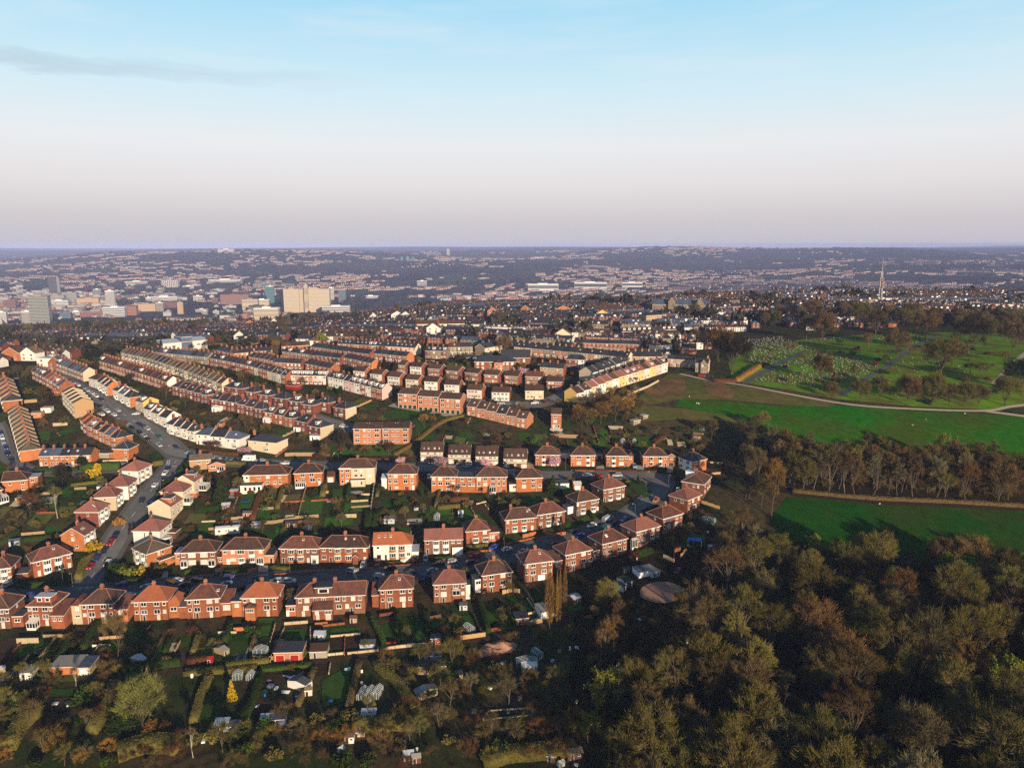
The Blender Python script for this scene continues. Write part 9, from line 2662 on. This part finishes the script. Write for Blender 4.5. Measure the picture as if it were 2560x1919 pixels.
for k in range(130):
 x=rb.uniform(-20,2350)
 yb=rb.choice([rb.uniform(500,560),rb.uniform(560,640),rb.uniform(430,500)])
 block('city_building','small pale or brick city block among the crowded city centre buildings','n',x,yb,rb.uniform(30,110),rb.uniform(10,28),rb.choice(['white','farwall_grey','brick_red','white','clad','concrete','brick_dark']),'building',bands=rb.randint(2,5),roof=rb.choice(['paleblock','concrete','farwall_grey','roof_felt']),
Y=2100+(660-yb)*7.5,group='small city centre blocks')
 # red tower cranes over the city
for(x0,y0,x1,y1,lab)in((718,486,692,362,'left red tower crane over the city centre'),(778,486,748,352,'middle red tower crane over the city centre'),(872,490,872,335,'rightmost red tower crane over the city centre')):
 Yc=3000
 X,Yp=px('n',x0,y0)
 dd=Yc*1.03
 gx=(X-CX)/F*dd
 z=Z(gx,Yc)
 hh=(y0-y1)*.2893*dd/F*.62+max(0,H-Yc*math.tan(PITCH+math.atan((Yp-CY)/F))-z)
 o=thing('tower_crane',lab,'crane',(gx,Yc,z),0,'red tower cranes')
 m=MB()
 for a in(-1,1):
  for b in(-1,1):
   m.tube((a,b,0),(a,b,hh),.3,.3,'door_red',n=4)
 for i in range(int(hh/4)):
  m.tube((-1,-1,i*4),(1,-1,i*4+4),.2,.2,'door_red',n=3)
 m.build('mast',o)
 jx=(x1-x0)*.2893*dd/F
 m=MB()
 for b in(-.9,.9):
  m.tube((8,b,hh),(jx*1.2-3,b,hh+(y0-y1)*.2893*dd/F*.4),.3,.25,'door_red',n=4)
 m.box(5,9,-1.2,1.2,hh-2.5,hh-.2,'concrete')
 m.build('jib',o)
 # lattice radio mast on the ridge, its dish, and the church spire
p=at('q',962,556)
dd=p.y*_cp+(H-p.z)*_sp
mh=(556-168)*.2893*dd/F
o=thing('radio_mast','tall lattice radio mast on the ridge with a white tip','radio mast',(p.x,p.y,p.z))
m,br=MB(),MB()
t1=mh*.72
r0,r1=mh*.055,mh*.018
for k in range(4):
 a=k*math.pi/2+.6
 m.tube((r0*math.cos(a),r0*math.sin(a),-2),(r1*math.cos(a),r1*math.sin(a),t1),.24,.16,'metal',n=5)
N=13
for i in range(N):
 for k in range(4):
  a,b=k*math.pi/2+.6,(k+1)*math.pi/2+.6
  f0,f1=i/N,(i+1)/N
  ra,rb_=r0+(r1-r0)*f0,r0+(r1-r0)*f1
  br.tube((ra*math.cos(a),ra*math.sin(a),t1*f0),(rb_*math.cos(b),rb_*math.sin(b),t1*f1),.13,.13,'metal',n=4)
  br.tube((ra*math.cos(a),ra*math.sin(a),t1*f0),(ra*math.cos(b),ra*math.sin(b),t1*f0),.13,.13,'metal',n=4)
m.build('legs',o)
br.build('bracing',o)
m=MB()
m.tube((0,0,t1),(0,0,mh),.5,.35,'concrete',n=8,cap=True)
m.build('antenna',o)
for z_,s_ in((t1*.55,1.3),(t1*.62,1.0),(t1*.70,1.2),(t1*.78,.9)):
 m=MB()
 m.lathe((r1*1.6,-r1*1.8,z_),[(.05,-s_),(s_,-s_*.6),(s_,s_*.6),(.05,s_)],'brick_pink',n=8)
 m.build('dish',o)
p=at('q',928,556)
o=thing('radome','white ball-shaped radome at the foot of the lattice mast','radome',(p.x,p.y,p.z))
m=MB()
m.lathe((0,0,0),[(2.6*math.cos(t),2.8+2.6*math.sin(t))for t in np.linspace(-1.2,1.57,9)],'frame',n=14)
m.build('dome',o)
m=MB()
m.lathe((0,0,0),[(1.2,-1),(1.2,.6),(.1,.6)],'concrete',n=10)
m.build('plinth',o)
X,Yp=px('o',1102,622)
gy=1450
gx=(X-CX)/F*gy*1.02
o=thing('church','dark church with a needle spire beyond the roofs','church',(gx,gy,Z(gx,gy)),.3)
sh=H-gy*math.tan(PITCH+math.atan((px('o',0,490)[1]-CY)/F))-Z(gx,gy)
m=MB()
m.box(-3,3,-3,3,-4,sh*.5,'stone')
m.box(3,26,-5,5,-4,10,'stone')
m.build('wall',o)
m=MB()
m.tube((0,0,sh*.5),(0,0,sh),3.2,.1,'roof_slate',n=8)
m.build('spire',o)
m=MB()
for s_ in(-1,1):
 q=[(3,5.4*s_,9.9),(26.3,5.4*s_,9.9),(26.3,0,16),(3,0,16)]
 m.poly(q if s_<0 else q[::-1],'roof_slate')
m.build('roof',o)
# houses along the right of the ridge
QH=[('q',560,600,1.1,'white','roof_slate','white slate-roofed house by the golden ridge tree'),('q',670,605,1.3,'white','roof_brown','brown-roofed white bungalow left of the mast'),('q',990,610,1.3,'white','roof_red','red-roofed white house below the mast'),('q',1135,612,1.2,'white','roof_slate','slate-roofed white house right of the mast'),('q',1080,668,1.2,'cream','roof_red','red-roofed cream house before the mast houses'),('q',1240,660,1.6,'white','roof_red','big white gabled house with bright red roof on the ridge'),
('q',1385,612,1.6,'white','roof_slate','long slate-roofed white house on the ridge'),('q',1520,700,1.2,'cream','roof_orange','orange-roofed cream house above the cemetery'),('q',1620,690,1.6,'white','roof_red','large white house with layered red roofs'),('q',1930,700,2.0,'brick_red','roof_red','long red-roofed brick house above the cemetery'),('q',2080,715,1.6,'white','roof_slate','white house at the right end of the ridge'),('q',2170,730,1.4,'cream','roof_red','red-roofed house at the right picture edge'),
('q',60,560,1.2,'brick_red','roof_brown','brick house at the left of the ridge trees'),('q',160,565,1.0,'brick_red','roof_brown','second brick house among the ridge trees'),('q',340,575,1.1,'brick_orange','roof_brown','orange brick house behind golden trees'),('q',430,530,1.1,'brick_orange','roof_red','orange brick house high among ridge trees'),('q',90,715,1.3,'white','roof_slate','white gabled house left above the cemetery'),('q',330,780,.9,'white','roof_slate','small white house in the cemetery trees'),('q',650,705,1.1,'white','roof_slate','white dormered house behind cemetery trees'),('q',1290,720,.9,'cream','roof_red','small cream house over the cemetery path')]
for c,x,y,s_,wl_,rf,lab in QH:
 p=at(c,x,y)
 w_=9*s_
 q=p+Vector((w_*.96,-.25*w_,0))
 q.z=Z(q.x,q.y)
 hh=House('detached_house',lab,'house',p,q,9,5.2,3.4,wl_,rf,kind='front' if 'gabled' in lab else 'hip',group='houses along the ridge',chim=((.3,.5),))
 hh.rows((3.9,1.5),(-.3,0,.3),1.4,1.2)
p=at('q',1780,690)
q=p+Vector((14,-3,0))
q.z=Z(q.x,q.y)
hh=House('church','brick church with a square lit tower above the cemetery','church',p,q,16,7,5,'brick_red','roof_red',kind='front',chim=())
hh.win('f',0,6,2.4,4,3)
hh.ext(hh.w/2,hh.w/2+5,0,5,13,'brick_red','hip','roof_red',3)
# ------------------------------------------------------------------ the air
zs=max(float(ZG.max()),124.0)+3
hz_=MB()
hz_.box(-26500,26500,-3100,20300,float(ZG.min())-1,zs,'frame')
me=hz_.mesh('haze')
me.materials.clear()
hm=bpy.data.materials.new('haze')
hm.use_nodes=True
nt=hm.node_tree
nt.nodes.clear()
out=nt.nodes.new('ShaderNodeOutputMaterial')
pv=nt.nodes.new('ShaderNodeVolumePrincipled')
pv.inputs['Color'].default_value=(.47,.56,1.0,1)
pv.inputs['Density'].default_value=7e-5
pv.inputs['Anisotropy'].default_value=-0.2
nt.links.new(pv.outputs[0],out.inputs['Volume'])
me.materials.append(hm)
o=obj('haze',me)
o['kind']='stuff'
